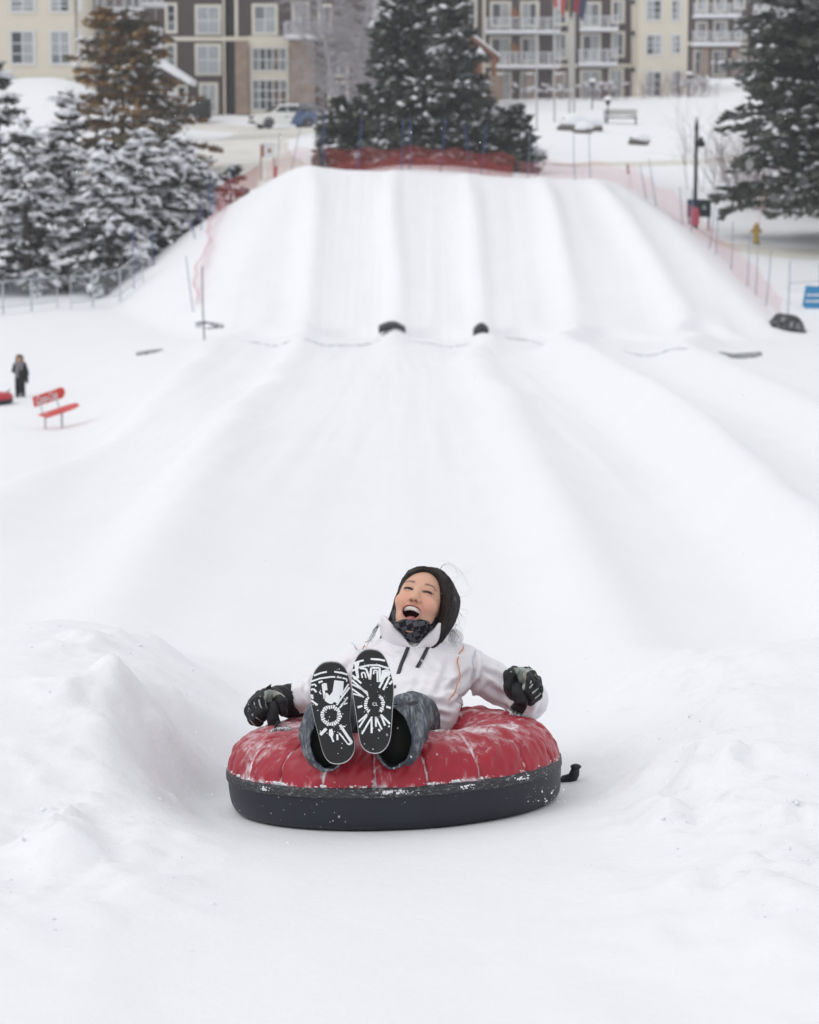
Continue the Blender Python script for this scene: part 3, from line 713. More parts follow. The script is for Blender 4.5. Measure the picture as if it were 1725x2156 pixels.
# ---- head
EX = .0315
NECK = HL(at(874, 1350, 8.0)[None])[0]
def mouth2(p):      # signed outline of the open mouth in the face's own plane (x across, z up)
    x, z = p[:, 0], p[:, 2]; zz = z+.079; e = np.sqrt((x/.0285)**2+((zz-.07*np.abs(x))/np.where(zz-.07*np.abs(x) > 0, .0175, .0262))**2)
    return (e-1)*.0200
def f_head(P):
    p = HL(P); ap = p.copy(); ap[:, 0] = np.abs(ap[:, 0])
    d = elp(p, (0, .022, .026), (.075, .096, .086))
    d = su(d, elp(p, (0, -.018, -.026), (.066, .072, .094)), .03)
    d = su(d, elp(p, (0, -.030, -.088), (.050, .050, .046)), .03)
    d = su(d, elp(p, (0, -.066, -.124), (.021, .020, .018)), .02)
    d = su(d, elp(ap, (.041, -.060, -.037), (.027, .026, .025)), .022)
    d = su(d, elp(ap, (.024, -.077, .024), (.024, .009, .008)), .02)
    d = ssub(d, elp(ap, (EX, -.104, .000), (.021, .017, .0105)), .012)
    d = su(d, elp(ap, (EX, -.074, .0005), (.019, .0155, .0115)), .006)
    d = su(d, cap(p, (0, -.080, .014), (0, -.101, -.030), .0075, .0105), .012)
    d = su(d, elp(p, (0, -.106, -.036), (.0135, .011, .0105)), .008)
    d = su(d, elp(ap, (.0145, -.094, -.040), (.009, .0115, .0085)), .006)
    d = ssub(d, elp(ap, (.0074, -.102, -.0475), (.0046, .0065, .0052)), .0025)
    d = ssub(d, cap(ap, (.020, -.094, -.046), (.041, -.075, -.078), .0030), .008)
    m2 = mouth2(p)
    d = su(d, np.maximum(np.abs(m2-.0025)-.0022, np.abs(elp(p, (0, -.020, -.072), (.066, .076, .06)))-.004), .006)   # lips
    d = ssub(d, np.maximum(m2+.0005, p[:, 1]+.035), .003)
    d = su(d, elp(ap, (.0725, .012, -.022), (.009, .016, .030)), .006)
    d = su(d, cap(p, (0, .030, -.08), NECK, .054, .054), .03)
    return d
lo = HC-np.array([.13, .16, .22]); V, Q = nets(f_head, lo, HC+np.array([.14, .15, .14]), .0018)
p = HL(V); ap = p.copy(); ap[:, 0] = np.abs(p[:, 0])
col = np.tile(np.array([.64, .375, .265]), (len(V), 1))
def blend(w, c): 
    global col
    col = col*(1-w[:, None])+np.array(c)*w[:, None]
front = (p[:, 1] < -.03)
blend(.55*np.exp(-(np.linalg.norm((ap-np.array([.044, -.08, -.038]))/np.array([.024, .04, .022]), axis=1))**2), (.72, .31, .235))
blend(.35*np.exp(-(np.linalg.norm((p-np.array([0, -.11, -.042]))/np.array([.016, .02, .014]), axis=1))**2), (.62, .29, .22))
m2 = mouth2(p); blend(front*sst(.0050, .0034, m2)*sst(-.004, -.001, m2)*.85, (.47, .17, .17))
blend(front*sst(.000, -.0035, m2), (.10, .022, .022))
inner = (p[:, 1] > -.082+0*m2) & (m2 < .001) & front; blend(inner*1.0, (.06, .012, .012))
e1 = (ap[:, 0]-EX)/.0165; zc_ = .0005+.0034*(1-e1**2)*1.0-.001; ez = (p[:, 2]-zc_+.0012)/(.0047*np.sqrt(np.clip(1-e1**2, .02, 1)))
eye = front*(np.abs(e1) < 1)*sst(1.25, .75, np.abs(ez)); blend(eye, (.012, .008, .008))
lash = front*np.exp(-((p[:, 2]-(zc_+.0030))/.0016)**2)*(np.abs(e1) < 1.15); blend(lash*.9, (.02, .012, .011))
crease = front*np.exp(-((p[:, 2]-(zc_+.0085))/.0015)**2)*(np.abs(e1) < 1); blend(crease*.25, (.36, .17, .13))
low_l = front*np.exp(-((p[:, 2]-(zc_-.0075))/.0022)**2)*(np.abs(e1) < 1); blend(low_l*.22, (.45, .22, .18))
bx = (ap[:, 0]-.034)/.0225; bz = .0235+.0045*(1-bx**2)-.002*bx; brow = front*sst(.98, .6, np.abs(bx))*np.exp(-((p[:, 2]-bz)/(.0034*(1.15-.45*np.clip(bx, -1, 1))))**2)
blend(brow*.88, (.07, .046, .04))
nost = front*np.exp(-(np.linalg.norm((ap-np.array([.0074, -.102, -.0465]))/np.array([.0048, .009, .0046]), axis=1))**4); blend(nost*.9, (.06, .02, .018))
nf = front*np.exp(-(cap(ap, (.020, -.094, -.046), (.041, -.075, -.078), 0)/.005)**2); blend(nf*.22, (.42, .20, .15))
M['skin'] = mat('skin', (.6, .4, .3), .48, .03, 60, bump=.08, bscale=900, spec=.35, attr='tone', sub=.12, bdist=.0006)
body = put('body', V, Q, 'skin', rider, True, attrs={'tone': col})
# eyes: a glint of white either side of the dark iris in the narrow slit
M['eye'] = mat('eye', (.01, .007, .006), .12, .1, 50, spec=.6); M['eyewhite'] = mat('eye_white', (.62, .58, .56), .3, .04)
for s in (-1, 1):
    mb = MB(); mb.ell(HW([s*EX, -.0868, .0018]), (.0062, .004, .0026), 10, 6, mi=0)
    mb.put('eye', ['eye', 'eyewhite'], body, True)
# teeth, tongue
M['tooth'] = mat('tooth', (.78, .74, .66), .25, .04, 60, spec=.5); M['tongue'] = mat('tongue', (.55, .20, .20), .35, .08, 60, spec=.5)
mb = MB()
for i in range(-5, 6):
    a = i*.165; x = .0330*math.sin(a); y = -.0905+.034*(1-math.cos(a))*1.1; hgt = .0128-.0004*abs(i)-(.0008 if abs(i) == 1 else 0)
    z = -.0655-.0042*(abs(i)/5)**2
    mb.ell(HW([x, y, z-hgt*.28]), (.0033*math.cos(a)+.0010, .0028, hgt*.62), 8, 6)
mb.put('teeth', 'tooth', body, True)
mb = MB(); mb.ell(HW([0, -.066, -.0985]), (.020, .024, .0105), 12, 7); mb.put('tongue', 'tongue', body, True)

# ---- hair: a dark mass parted on top plus single strands
_hc = {}
def hch(p, pts, rs, k):
    key = pts[0]
    if key not in _hc: _hc[key] = (crom(pts, 11), np.interp(np.linspace(0, 1, 11), np.linspace(0, 1, len(rs)), rs))
    return chain(p, *_hc[key], .012)
def f_hair(P):
    p = HL(P)
    d = elp(p, (.009, .034, .040), (.079, .098, .096))
    r = hch(p, [(.030, -.045, .100), (.066, -.042, .070), (.086, -.026, .02), (.090, -.008, -.05), (.083, .006, -.10), (.070, .016, -.155)], [.010, .016, .020, .020, .016, .006], .02)
    r2 = hch(p, [(.05, .02, .085), (.090, .015, .03), (.092, .025, -.04), (.078, .035, -.125)], [.02, .026, .024, .010], .02)
    l = hch(p, [(-.01, -.045, .100), (-.052, -.040, .076), (-.071, -.020, .02), (-.074, .0, -.05), (-.082, .02, -.10), (-.098, .035, -.15)], [.008, .007, .006, .007, .007, .004], .02)
    d = su(d, su(r, r2, .02), .02); d = su(d, l, .015)
    part = cap(p, (.018, -.07, .102), (.012, .02, .126), .003); d = ssub(d, part, .006)
    face = elp(p, (.003, -.105, -.002), (.075, .094, .118)); d = ssub(d, face, .006)
    return d
V, Q = nets(f_hair, HC-np.array([.16, .14, .22]), HC+np.array([.17, .2, .18]), .0034)
p = HL(V); ang = np.arctan2(p[:, 0], p[:, 2]+.03)
st = vnoise(np.stack([p[:, 1]*70+p[:, 0]*14, ang*2, p[:, 2]*6], -1), 3)*.6+vnoise(np.stack([p[:, 1]*170+p[:, 0]*20, ang*3, p[:, 2]*8], -1), 5)*.4
V = V+grad(f_hair, V)*(.0017*st)[:, None]
M['hair'] = mat('dark_hair', (.013, .0085, .008), .42, .4, 40, spec=.22)
hair = put('hair', V, Q, 'hair', rider, True)
mb = MB(); rs = np.random.default_rng(11); LK = []
def strand(pts, r=.0006, n=14, mbx=None): (mbx or mb).tube(crom(pts, n), np.linspace(r, r*.35, n), 3, cap=False)
for i in range(460):      # locks lying over the mass
    side = 1 if rs.random() < .66 else -1; t = rs.random(); y0 = -.055+.11*t
    if side > 0: loc = [(.014, y0, .106+.016*t), (.055+.01*rs.random(), y0+.01, .098), (.088+.012*rs.random(), y0*.6+.02, .03), (.098+.014*rs.random(), .01+.03*t, -.04), (.084+.02*rs.normal()*.5, .02+.03*t, -.12-.05*rs.random())]
    else: loc = [(.008, y0, .108+.016*t), (-.042, y0+.005, .098), (-.074-.004*rs.random(), y0*.5+.015, .025), (-.079-.004*rs.random(), .0+.03*t, -.06), (-.090-.015*rs.random(), .02+.03*t, -.14-.04*rs.random())]
    LK.append(crom([HW(np.array(q)+rs.normal(size=3)*.004) for q in loc], 12))
for q in snap(f_hair, np.concatenate(LK), .0009, 3).reshape(-1, 12, 3): strand(q, .0011, 14)
M['hair2'] = mat('hair_sheen', (.022, .015, .014), .30, .5, 60, spec=.6)
# strands combed from the parting over the whole mass
NS = 380; sd_ = np.where(rs.random(NS) < .62, 1., -1.); y0 = -.066+.15*rs.random(NS)
P = HW(np.stack([.015+sd_*.006*rs.random(NS), y0, np.full(NS, .14)], -1)); P = snap(f_hair, P, .0006, 6); path = [P]; ln = 13+rs.integers(0, 12, NS); jit = rs.normal(size=(NS, 3))*.20
for k in range(25):
    G = grad(f_hair, P); w_ = np.clip(1-k/8., 0, 1)[..., None] if False else max(0., 1-k/9.)
    D = (HR[:, 0][None]*sd_[:, None])*(.35+.65*w_)*(1 if k < 12 else .15)+np.array([0, .05, -1.])*(1-w_)*1.1+HR[:, 1][None]*(.30 if k < 9 else .12)+jit*.35
    D = D-(D*G).sum(1, keepdims=True)*G; D /= np.linalg.norm(D, axis=1, keepdims=True)+1e-9; P = P+D*.0115
    P = np.where((k < ln-3)[:, None], snap(f_hair, P, .0007, 1), P); path.append(P)
PT = np.stack(path, 1)
mbs = [mb, MB(), MB()]; LK = []
for i in range(860):      # locks framing the face, combed from the parting down both sides
    t = rs.random(); e = lambda: rs.normal()*.0035
    if rs.random() < .62: loc = [(.020, -.082+.05*t, .100+.022*t), (.052+.010*t, -.080+.06*t, .084+.022*t), (.076+.018*t, -.070+.06*t, .03), (.082+.024*t, -.052+.055*t, -.04), (.078+.024*t, -.022+.04*t, -.105), (.058+.026*t, .008+.03*t, -.15-.03*rs.random())]
    else: loc = [(.014, -.082+.05*t, .100+.022*t), (-.038, -.080+.06*t, .088+.02*t), (-.066-.008*t, -.066+.06*t, .03), (-.071-.008*t, -.046+.055*t, -.04), (-.078-.012*t, -.005+.03*t, -.10), (-.096-.012*t, .028, -.15)]
    k0 = e(); LK.append(crom([HW(np.array(q)+np.array([k0, k0, 0])+rs.normal(size=3)*.0018) for q in loc], 16))
LK = snap(f_hair, np.concatenate(LK), .0008, 4).reshape(-1, 16, 3)
for q in LK: mbs[int(rs.integers(0, 3))].tube(q, .0013*np.interp(np.linspace(0, 1, 16), [0, .15, .7, 1], [.6, 1, .9, .35]), 3, cap=False)
for i in range(NS):
    n_p = int(ln[i])+1; q = PT[i, :n_p]; m_ = mbs[int(rs.integers(0, 3))]; m_.tube(q, np.linspace(.0011, .0004, n_p), 3, cap=False)
M['hair3'] = mat('hair_brown', (.016, .0105, .0095), .42, .4, 60, spec=.35)
mbs[1].put('hair_locks', 'hair', hair, True)['kind'] = 'stuff'; mbs[2].put('hair_locks', 'hair3', hair, True)['kind'] = 'stuff'
put_h = mb.put('hair_locks', 'hair2', hair, True); put_h['kind'] = 'stuff'
mb = MB()
for i in range(26):       # flyaway hair blown to the right
    b = HW((.03+.06*rs.random(), .0+.04*rs.random(), .105-.16*rs.random())); q = [b]; dr = np.array([.012+.014*rs.random(), 0, .008*rs.normal()])
    cv = rs.normal()*.35
    for k in range(5):
        dr = np.array([dr[0]*math.cos(cv)-dr[2]*math.sin(cv), dr[1], dr[0]*math.sin(cv)+dr[2]*math.cos(cv)])+rs.normal(size=3)*.005; q.append(q[-1]+dr*(.5+.7*rs.random()))
    strand(q, .00021, 20)
for i in range(70):       # wisps along the lower right edge
    z0 = .02-.15*rs.random(); b = HW((.092-.018*(z0 < -.08), .0+.03*rs.random(), z0)); b = snap(f_hair, b[None], .0, 3)[0]; a = rs.random(); sw = .006+.022*rs.random()
    strand([b, b+np.array([sw*.5, 0, -.012]), b+np.array([sw*(1+.3*rs.normal()), .0, -.03-.01*a]), b+np.array([sw*(1.1+.6*rs.normal()), 0, -.05-.03*a])], .0005, 12)
for i in range(7):
    b = HW((.03, .0, .115)); a = rs.random(); q = [b, b+np.array([.006+.01*a, 0, .022+.006*a]), b+np.array([.03+.02*a, 0, .024+.006*rs.normal()]), b+np.array([.055+.03*a, 0, .004-.01*a]), b+np.array([.075+.03*a, 0, -.03-.02*a])]
    strand(q, .00022, 22)
for q in ([pc(1235, 700), pc(1320, 720), pc(1325, 770)], [pc(1230, 750), pc(1280, 800), pc(1300, 825), pc(1290, 920), pc(1240, 1120)], [pc(1200, 460), pc(1070, 500), pc(1030, 590)], [pc(1000, 800), pc(1120, 785), pc(1240, 790), pc(1310, 815)]):
    strand([at(*a, 7.86) for a in q], .0003, 20)
for i in range(15):       # ends slipping out over the collar on the other side
    b = at(*pc(235, 900), 7.91)+rs.normal(size=3)*.004; strand([b, at(*pc(190, 960), 7.885)+rs.normal(size=3)*.004, at(*pc(140, 1060), 7.875)+rs.normal(size=3)*.006, at(*pc(100+40*rs.normal(), 1130+30*rs.normal()), 7.87)], .0006, 10)
mb.put('loose_strands', 'hair', hair, True)['kind'] = 'stuff'

# ---- gloves
M['glove'] = mat('glove', (.02, .02, .02), .6, .2, 60, bump=.35, bscale=420, spec=.3, attr='tone', bdist=.001)
M['gpipe'] = mat('glove_piping', (.36, .40, .38), .55, .1)
pL = pic3((580, 1660), 300/1725); pR = pic3((1150, 1600), 330/1694)
def inpoly(pp, poly, V):
    """signed distance (m, roughly) of points to a patch outline drawn on the glove"""
    px, py = proj(V); q = np.array([pp(*a) for a in poly]); d = np.full(len(V), 1e9); ins = np.zeros(len(V), bool)
    for i in range(len(q)):
        a, b = q[i], q[(i+1) % len(q)]; e = b-a; t = np.clip(((px-a[0])*e[0]+(py-a[1])*e[1])/(e@e), 0, 1)
        d = np.minimum(d, np.hypot(px-a[0]-t*e[0], py-a[1]-t*e[1])); c = ((a[1] > py) != (b[1] > py)) & (px < (b[0]-a[0])*(py-a[1])/(b[1]-a[1]+1e-9)+a[0]); ins ^= c
    return np.where(ins, -d, d)/660.
def glove(pp, fing, thumb, palm, cuff, sage, lines, extra, tabs):
    FI = [[at(*pp(x, y), Y) for x, y, Y in f] for f in fing]; TH = [at(*pp(x, y), Y) for x, y, Y in thumb]
    PA = [(at(*pp(x, y), Y), r) for x, y, Y, r in palm]; CU = [at(*pp(x, y), Y) for x, y, Y in cuff[0]]; CR = cuff[1]
    
    def f(P):
        d = elp(P, *PA[0])
        for e in PA[1:]: d = su(d, elp(P, *e), .012)
        fd = None
        for q in FI:
            e = chain(P, q, [.0150, .0150, .0142, .012], .004); fd = e if fd is None else su(fd, e, .0035)
        d = su(d, fd, .008)
        d = su(d, chain(P, TH, [.018, .0172, .0145], .004), .007)
        d = su(d, chain(P, CU, CR, .006), .012)
        d = ssub(d, np.abs(((P-CU[0])@nrm(CU[-1]-CU[0]))-.012)+.0*CR[0]-.0012+np.maximum(0, cap(P, CU[0], CU[-1], CR[0])*-1-.006)*3, .006)
        return d
    allp = np.array([q for x in FI for q in x]+TH+CU); V, Q = nets(f, allp.min(0)-.085, allp.max(0)+.085, .0026)
    V = V+grad(f, V)*(.0016*(1-1.7*np.abs(vnoise(V*55, 3)))+.0012*fbm(V*30, 2, 2))[:, None]
    c = np.tile([.012, .012, .014], (len(V), 1)); ds = inpoly(pp, sage, V)+.0022*vnoise(V*60, 8)
    fr = grad(f, V)[:, 1] < .35; w = (sst(.0012, -.0012, ds)*fr)[:, None]; sg = np.where(fbm(V*32, 2, 9)[:, None] > .22, [.26, .25, .22], [.33, .38, .35]); c = c*(1-w)+sg*w
    o = put('glove', V, Q, 'glove', rider, True, attrs={'tone': c})
    for ln, w_ in lines:
        P = crom([shoot(f, *pp(x, y)) for x, y in ln], 16); mb = MB(); ribbon(mb, P, grad(f, P), w_*np.interp(np.linspace(0, 1, 16), [0, .12, .8, 1], [.5, 1, .8, .3]), .0012); mb.put('piping', 'gpipe', o, True)
    for a in tabs:
        mb = MB(); q = [at(*pp(x, y), Y) for x, y, Y in a]; mb.add([q[0], q[1], q[2], q[0]+np.array([0, .006, 0]), q[1]+np.array([0, .006, 0]), q[2]+np.array([0, .006, 0])], [(0, 1, 2), (5, 4, 3), (0, 3, 4, 1), (1, 4, 5, 2), (2, 5, 3, 0)]); mb.put('pull_tab', 'web', o)
    for kind, (x, y), sz in extra:
        q = shoot(f, *pp(x, y)); n = grad(f, q[None])[0]; a1 = nrm(np.cross(n, [0, 0, 1.])); a2 = np.cross(a1, n); mb = MB()
        if kind == 'flower':
            for k in range(14):
                th_ = k*math.pi/7; e1_ = math.cos(th_)*a1+math.sin(th_)*a2; e2_ = np.cross(n, e1_)
                mb.add([q+n*.002+e1_*sz*.25, q+n*.002+e1_*sz*.7+e2_*sz*.13, q+n*.002+e1_*sz, q+n*.002+e1_*sz*.7-e2_*sz*.13], [(0, 1, 2, 3)], 0)
            mb.add([q+n*.0025+sz*.32*(math.cos(t)*a1+math.sin(t)*a2) for t in np.linspace(0, 2*math.pi, 10, endpoint=False)], [tuple(range(10))], 1)
            mb.put('embroidery', ['print', 'orange'], o)
        elif kind == 'button':
            mb.tube([q-n*.002, q+n*.003, q+n*.0035], [sz, sz, sz*.8], 14); mb.tube([q+n*.0036, q+n*.0042], [sz*.5, sz*.5], 10, 1); mb.put('button', ['gpipe2', 'web'], o)
        else:
            for k in range(3): mb.obox(q+n*.001+a2*sz*(.35*(k-1))+a1*.0, (a1, a2, n), (sz, sz*.11, .0006))
            mb.put('stitched_tag', 'orange2', o)
    return o, f
M['gpipe2'] = mat('grey_button', (.05, .052, .055), .4, .1); M['orange2'] = mat('gold_thread', (.30, .19, .05), .6, .2)
gl1, fg1 = glove(pL,
  [[(470, 415, 7.640), (405, 520, 7.575), (440, 670, 7.565), (520, 715, 7.61)], [(400, 440, 7.665), (335, 550, 7.595), (375, 720, 7.575), (455, 775, 7.62)],
   [(345, 490, 7.695), (275, 610, 7.62), (325, 785, 7.595), (415, 830, 7.64)], [(300, 550, 7.725), (238, 670, 7.65), (300, 815, 7.62), (385, 850, 7.66)]],
  [(650, 440, 7.655), (715, 545, 7.605), (735, 690, 7.60)],
  [(560, 520, 7.685, (.044, .045, .042)), (660, 520, 7.73, (.040, .045, .046))],
  ([(700, 510, 7.735), (850, 530, 7.775), (1000, 545, 7.80)], [.046, .056, .060]),
  [(465, 385), (545, 362), (640, 385), (700, 425), (640, 440), (585, 500), (545, 580), (515, 665), (480, 600), (462, 500)],
  [([(405, 460), (392, 520), (405, 590), (432, 640)], .006), ([(322, 530), (330, 590), (350, 655)], .006), ([(238, 575), (255, 660), (300, 735), (360, 775), (440, 830)], .0055), ([(262, 800), (300, 850), (345, 895)], .008), ([(640, 400), (700, 430), (760, 480)], .005)],
  [('flower', (945, 535), .011), ('tag', (888, 400), .007)],
  [[(460, 360, 7.64), (565, 288, 7.66), (560, 360, 7.66)]])
gl2, fg2 = glove(pR,
  [[(850, 400, 7.645), (900, 520, 7.590), (855, 630, 7.585), (800, 650, 7.62)], [(930, 440, 7.665), (965, 570, 7.605), (890, 680, 7.590), (810, 700, 7.63)],
   [(985, 510, 7.695), (1010, 640, 7.635), (910, 740, 7.610), (830, 745, 7.645)], [(1010, 600, 7.725), (995, 710, 7.67), (905, 785, 7.645), (840, 780, 7.67)]],
  [(700, 400, 7.66), (625, 450, 7.612), (622, 610, 7.600)],
  [(780, 520, 7.685, (.046, .045, .044)), (790, 580, 7.72, (.050, .040, .046))],
  ([(770, 570, 7.735), (775, 590, 7.775), (785, 600, 7.80)], [.050, .054, .052]),
  [(692, 360), (770, 340), (850, 360), (930, 365), (860, 420), (850, 520), (820, 665), (780, 600), (745, 480)],
  [([(915, 520), (905, 560)], .006), ([(935, 565), (890, 620)], .008), ([(845, 715), (930, 680), (1010, 615)], .007), ([(870, 800), (960, 750), (1030, 690), (1045, 620)], .005), ([(840, 395), (880, 375), (930, 380)], .005)],
  [('button', (985, 475), .0125)],
  [[(875, 330, 7.65), (940, 380, 7.67), (890, 360, 7.66)]])
# handles: webbing loops sewn to the cover, gripped in the fists
def handle(P, patch, name='handle'):
    mb = MB(); P = crom([np.array(q) for q in P], 26); cam_dir = nrm(np.array([0, -1., .25]))
    ribbon(mb, P, np.tile(cam_dir, (26, 1)), np.interp(np.linspace(0, 1, 26), [0, .4, 1], [.034, .040, .048]), .006)
    o = mb.put(name, 'web', tube, True)
    mb = MB(); t_, p_ = cover_hit(*patch); g_ = []
    for i in range(7):
        for j in range(7):
            g_.append(cover_pt(np.array([t_+(i-3)/3*.075]), np.array([p_+(j-3)/3*.17]), .005)[0])
    g2 = [cover_pt(np.array([t_+(i-3)/3*.075]), np.array([p_+(j-3)/3*.17]), -.004)[0] for i in range(7) for j in range(7)]
    Fq = [(i*7+j, i*7+j+1, (i+1)*7+j+1, (i+1)*7+j) for i in range(6) for j in range(6)]
    edge = [i*7 for i in range(7)]+[42+j for j in range(1, 7)]+[i*7+6 for i in range(5, -1, -1)]+[j for j in range(5, 0, -1)]
    Fq += [tuple(49+v for v in q[::-1]) for q in Fq]+[(edge[i], edge[(i+1) % len(edge)], 49+edge[(i+1) % len(edge)], 49+edge[i]) for i in range(len(edge))]
    mb.add(TL(np.array(g_+g2)), Fq); mb.put('handle_patch', 'patch', o, True)
M['patch'] = snow_over(mat('handle_patch', (.05, .05, .055), .6, .2, 60), .40, .62, 40, col=(.74, .76, .79), stretch=(3, 1, 1))
q = shoot(lambda P: np.full(len(P), 9.), 0, 0, 1, 1)
tl_, pl_ = cover_hit(*pL(640, 950)); tr_, pr_ = cover_hit(*pR(770, 870))
sL0 = TL(cover_pt(np.array([tl_]), np.array([pl_]), .007))[0]; sR0 = TL(cover_pt(np.array([tr_]), np.array([pr_]), .007))[0]
handle([at(*pL(560, 560), 7.605), at(*pL(575, 650), 7.575), at(*pL(590, 780), 7.565), at(*pL(620, 890), 7.560), sL0], pL(680, 950))
handle([at(*pR(730, 560), 7.605), at(*pR(735, 640), 7.580), at(*pR(765, 740), 7.575), at(*pR(780, 820), 7.580), sR0], pR(740, 870))

# ---- trousers: two open-ended legs with dark lining
M['trouser'] = snow_over(mat('blue_grey_ski_trousers', (.050, .060, .078), .7, .35, 20, bump=.4, bscale=120, spec=.25), .43, .76, 26, col=(.60, .62, .66), stretch=(2.2, .3, .7), amt=.62)
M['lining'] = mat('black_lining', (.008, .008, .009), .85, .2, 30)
def leg(rings, seed):
    n = 44; out = []; rg = np.random.default_rng(seed)
    S = len(rings); tt = np.linspace(0, S-1, 46)
    cs = crom([at(r[0], r[1], r[2]) for r in rings], 46); rx = np.interp(tt, range(S), [r[3] for r in rings]); rz = np.interp(tt, range(S), [r[4] for r in rings])
    sk = np.interp(tt, range(S), [r[5] for r in rings])
    V = []
    for i in range(46):
        al = np.linspace(0, 2*math.pi, n, endpoint=False); w = tt[i]
        wr = .97+.09*vnoise(np.stack([np.cos(al)*1.8+w*1.3, np.sin(al)*1.8, np.full(n, w*2.6)], -1), seed)+.10*(.5-np.abs(vnoise(np.stack([np.cos(al)*2.6+w*.8, np.sin(al)*2.6, np.full(n, w*3.2)], -1), seed+3)))
        x = rx[i]*np.cos(al)*wr; z = rz[i]*np.sin(al)*wr
        y = sk[i]*np.cos(al)*rx[i]+.18*rz[i]*np.sin(al)
        V.append(cs[i]+np.stack([x, y, z], -1))
    V = np.array(V).reshape(-1, 3); k = np.arange(46*n).reshape(46, n); kn = np.roll(k, -1, 1)
    Fo = np.stack([k[:-1], kn[:-1], kn[1:], k[1:]], -1).reshape(-1, 4)
    cen = np.repeat(cs, n, 0); Vi = cen+(V-cen)*.94; m = 46*n
    rim = np.stack([k[0], k[0]+m, kn[0]+m, kn[0]], -1); capf = np.stack([k[-1], kn[-1], kn[-1]+m, k[-1]+m], -1)
    Fa = np.concatenate([Fo, Fo[:, ::-1]+m, rim, capf]); mi = np.r_[np.zeros(len(Fo)), np.ones(len(Fo)), np.zeros(len(rim)+len(capf))]
    return np.concatenate([V, Vi]), Fa, mi
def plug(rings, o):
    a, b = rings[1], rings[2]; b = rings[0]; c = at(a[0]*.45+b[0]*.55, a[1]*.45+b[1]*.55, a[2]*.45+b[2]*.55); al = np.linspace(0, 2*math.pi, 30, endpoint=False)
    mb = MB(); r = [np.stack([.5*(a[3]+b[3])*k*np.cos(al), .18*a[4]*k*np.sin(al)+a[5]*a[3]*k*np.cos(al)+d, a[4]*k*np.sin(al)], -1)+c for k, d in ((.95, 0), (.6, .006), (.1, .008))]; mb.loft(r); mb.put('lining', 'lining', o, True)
for name_, rings, sd_ in (('trouser_leg', [(692, 1558, 6.975, .055, .094, .15), (684, 1549, 7.04, .066, .100, .2), (678, 1542, 7.16, .066, .092, .1), (700, 1512, 7.40, .080, .088, 0), (775, 1520, 7.60, .098, .095, 0)], 3),
                          ('trouser_leg', [(826, 1554, 6.970, .061, .092, -.25), (842, 1544, 7.04, .073, .100, -.3), (848, 1532, 7.16, .075, .092, -.1), (858, 1514, 7.38, .076, .080, 0), (868, 1520, 7.62, .105, .095, 0)], 7)):
    V, Fa, mi = leg(rings, sd_); o = put(name_, V, Fa, ['trouser', 'lining'], rider, True, mi=mi); plug(rings, o)
# vent zip on the right shin
p3 = pic3((700, 1580), 450/1725)
mb = MB(); a, b = at(*p3(1180, 715), 7.02), at(*p3(1315, 670), 7.04); P = crom([a, .5*(a+b)+np.array([0, -.004, .002]), b], 10); ribbon(mb, P, np.tile([0, -1., .3], (10, 1)), .012, .003); mb.put('vent_zip', 'zip', o, True)

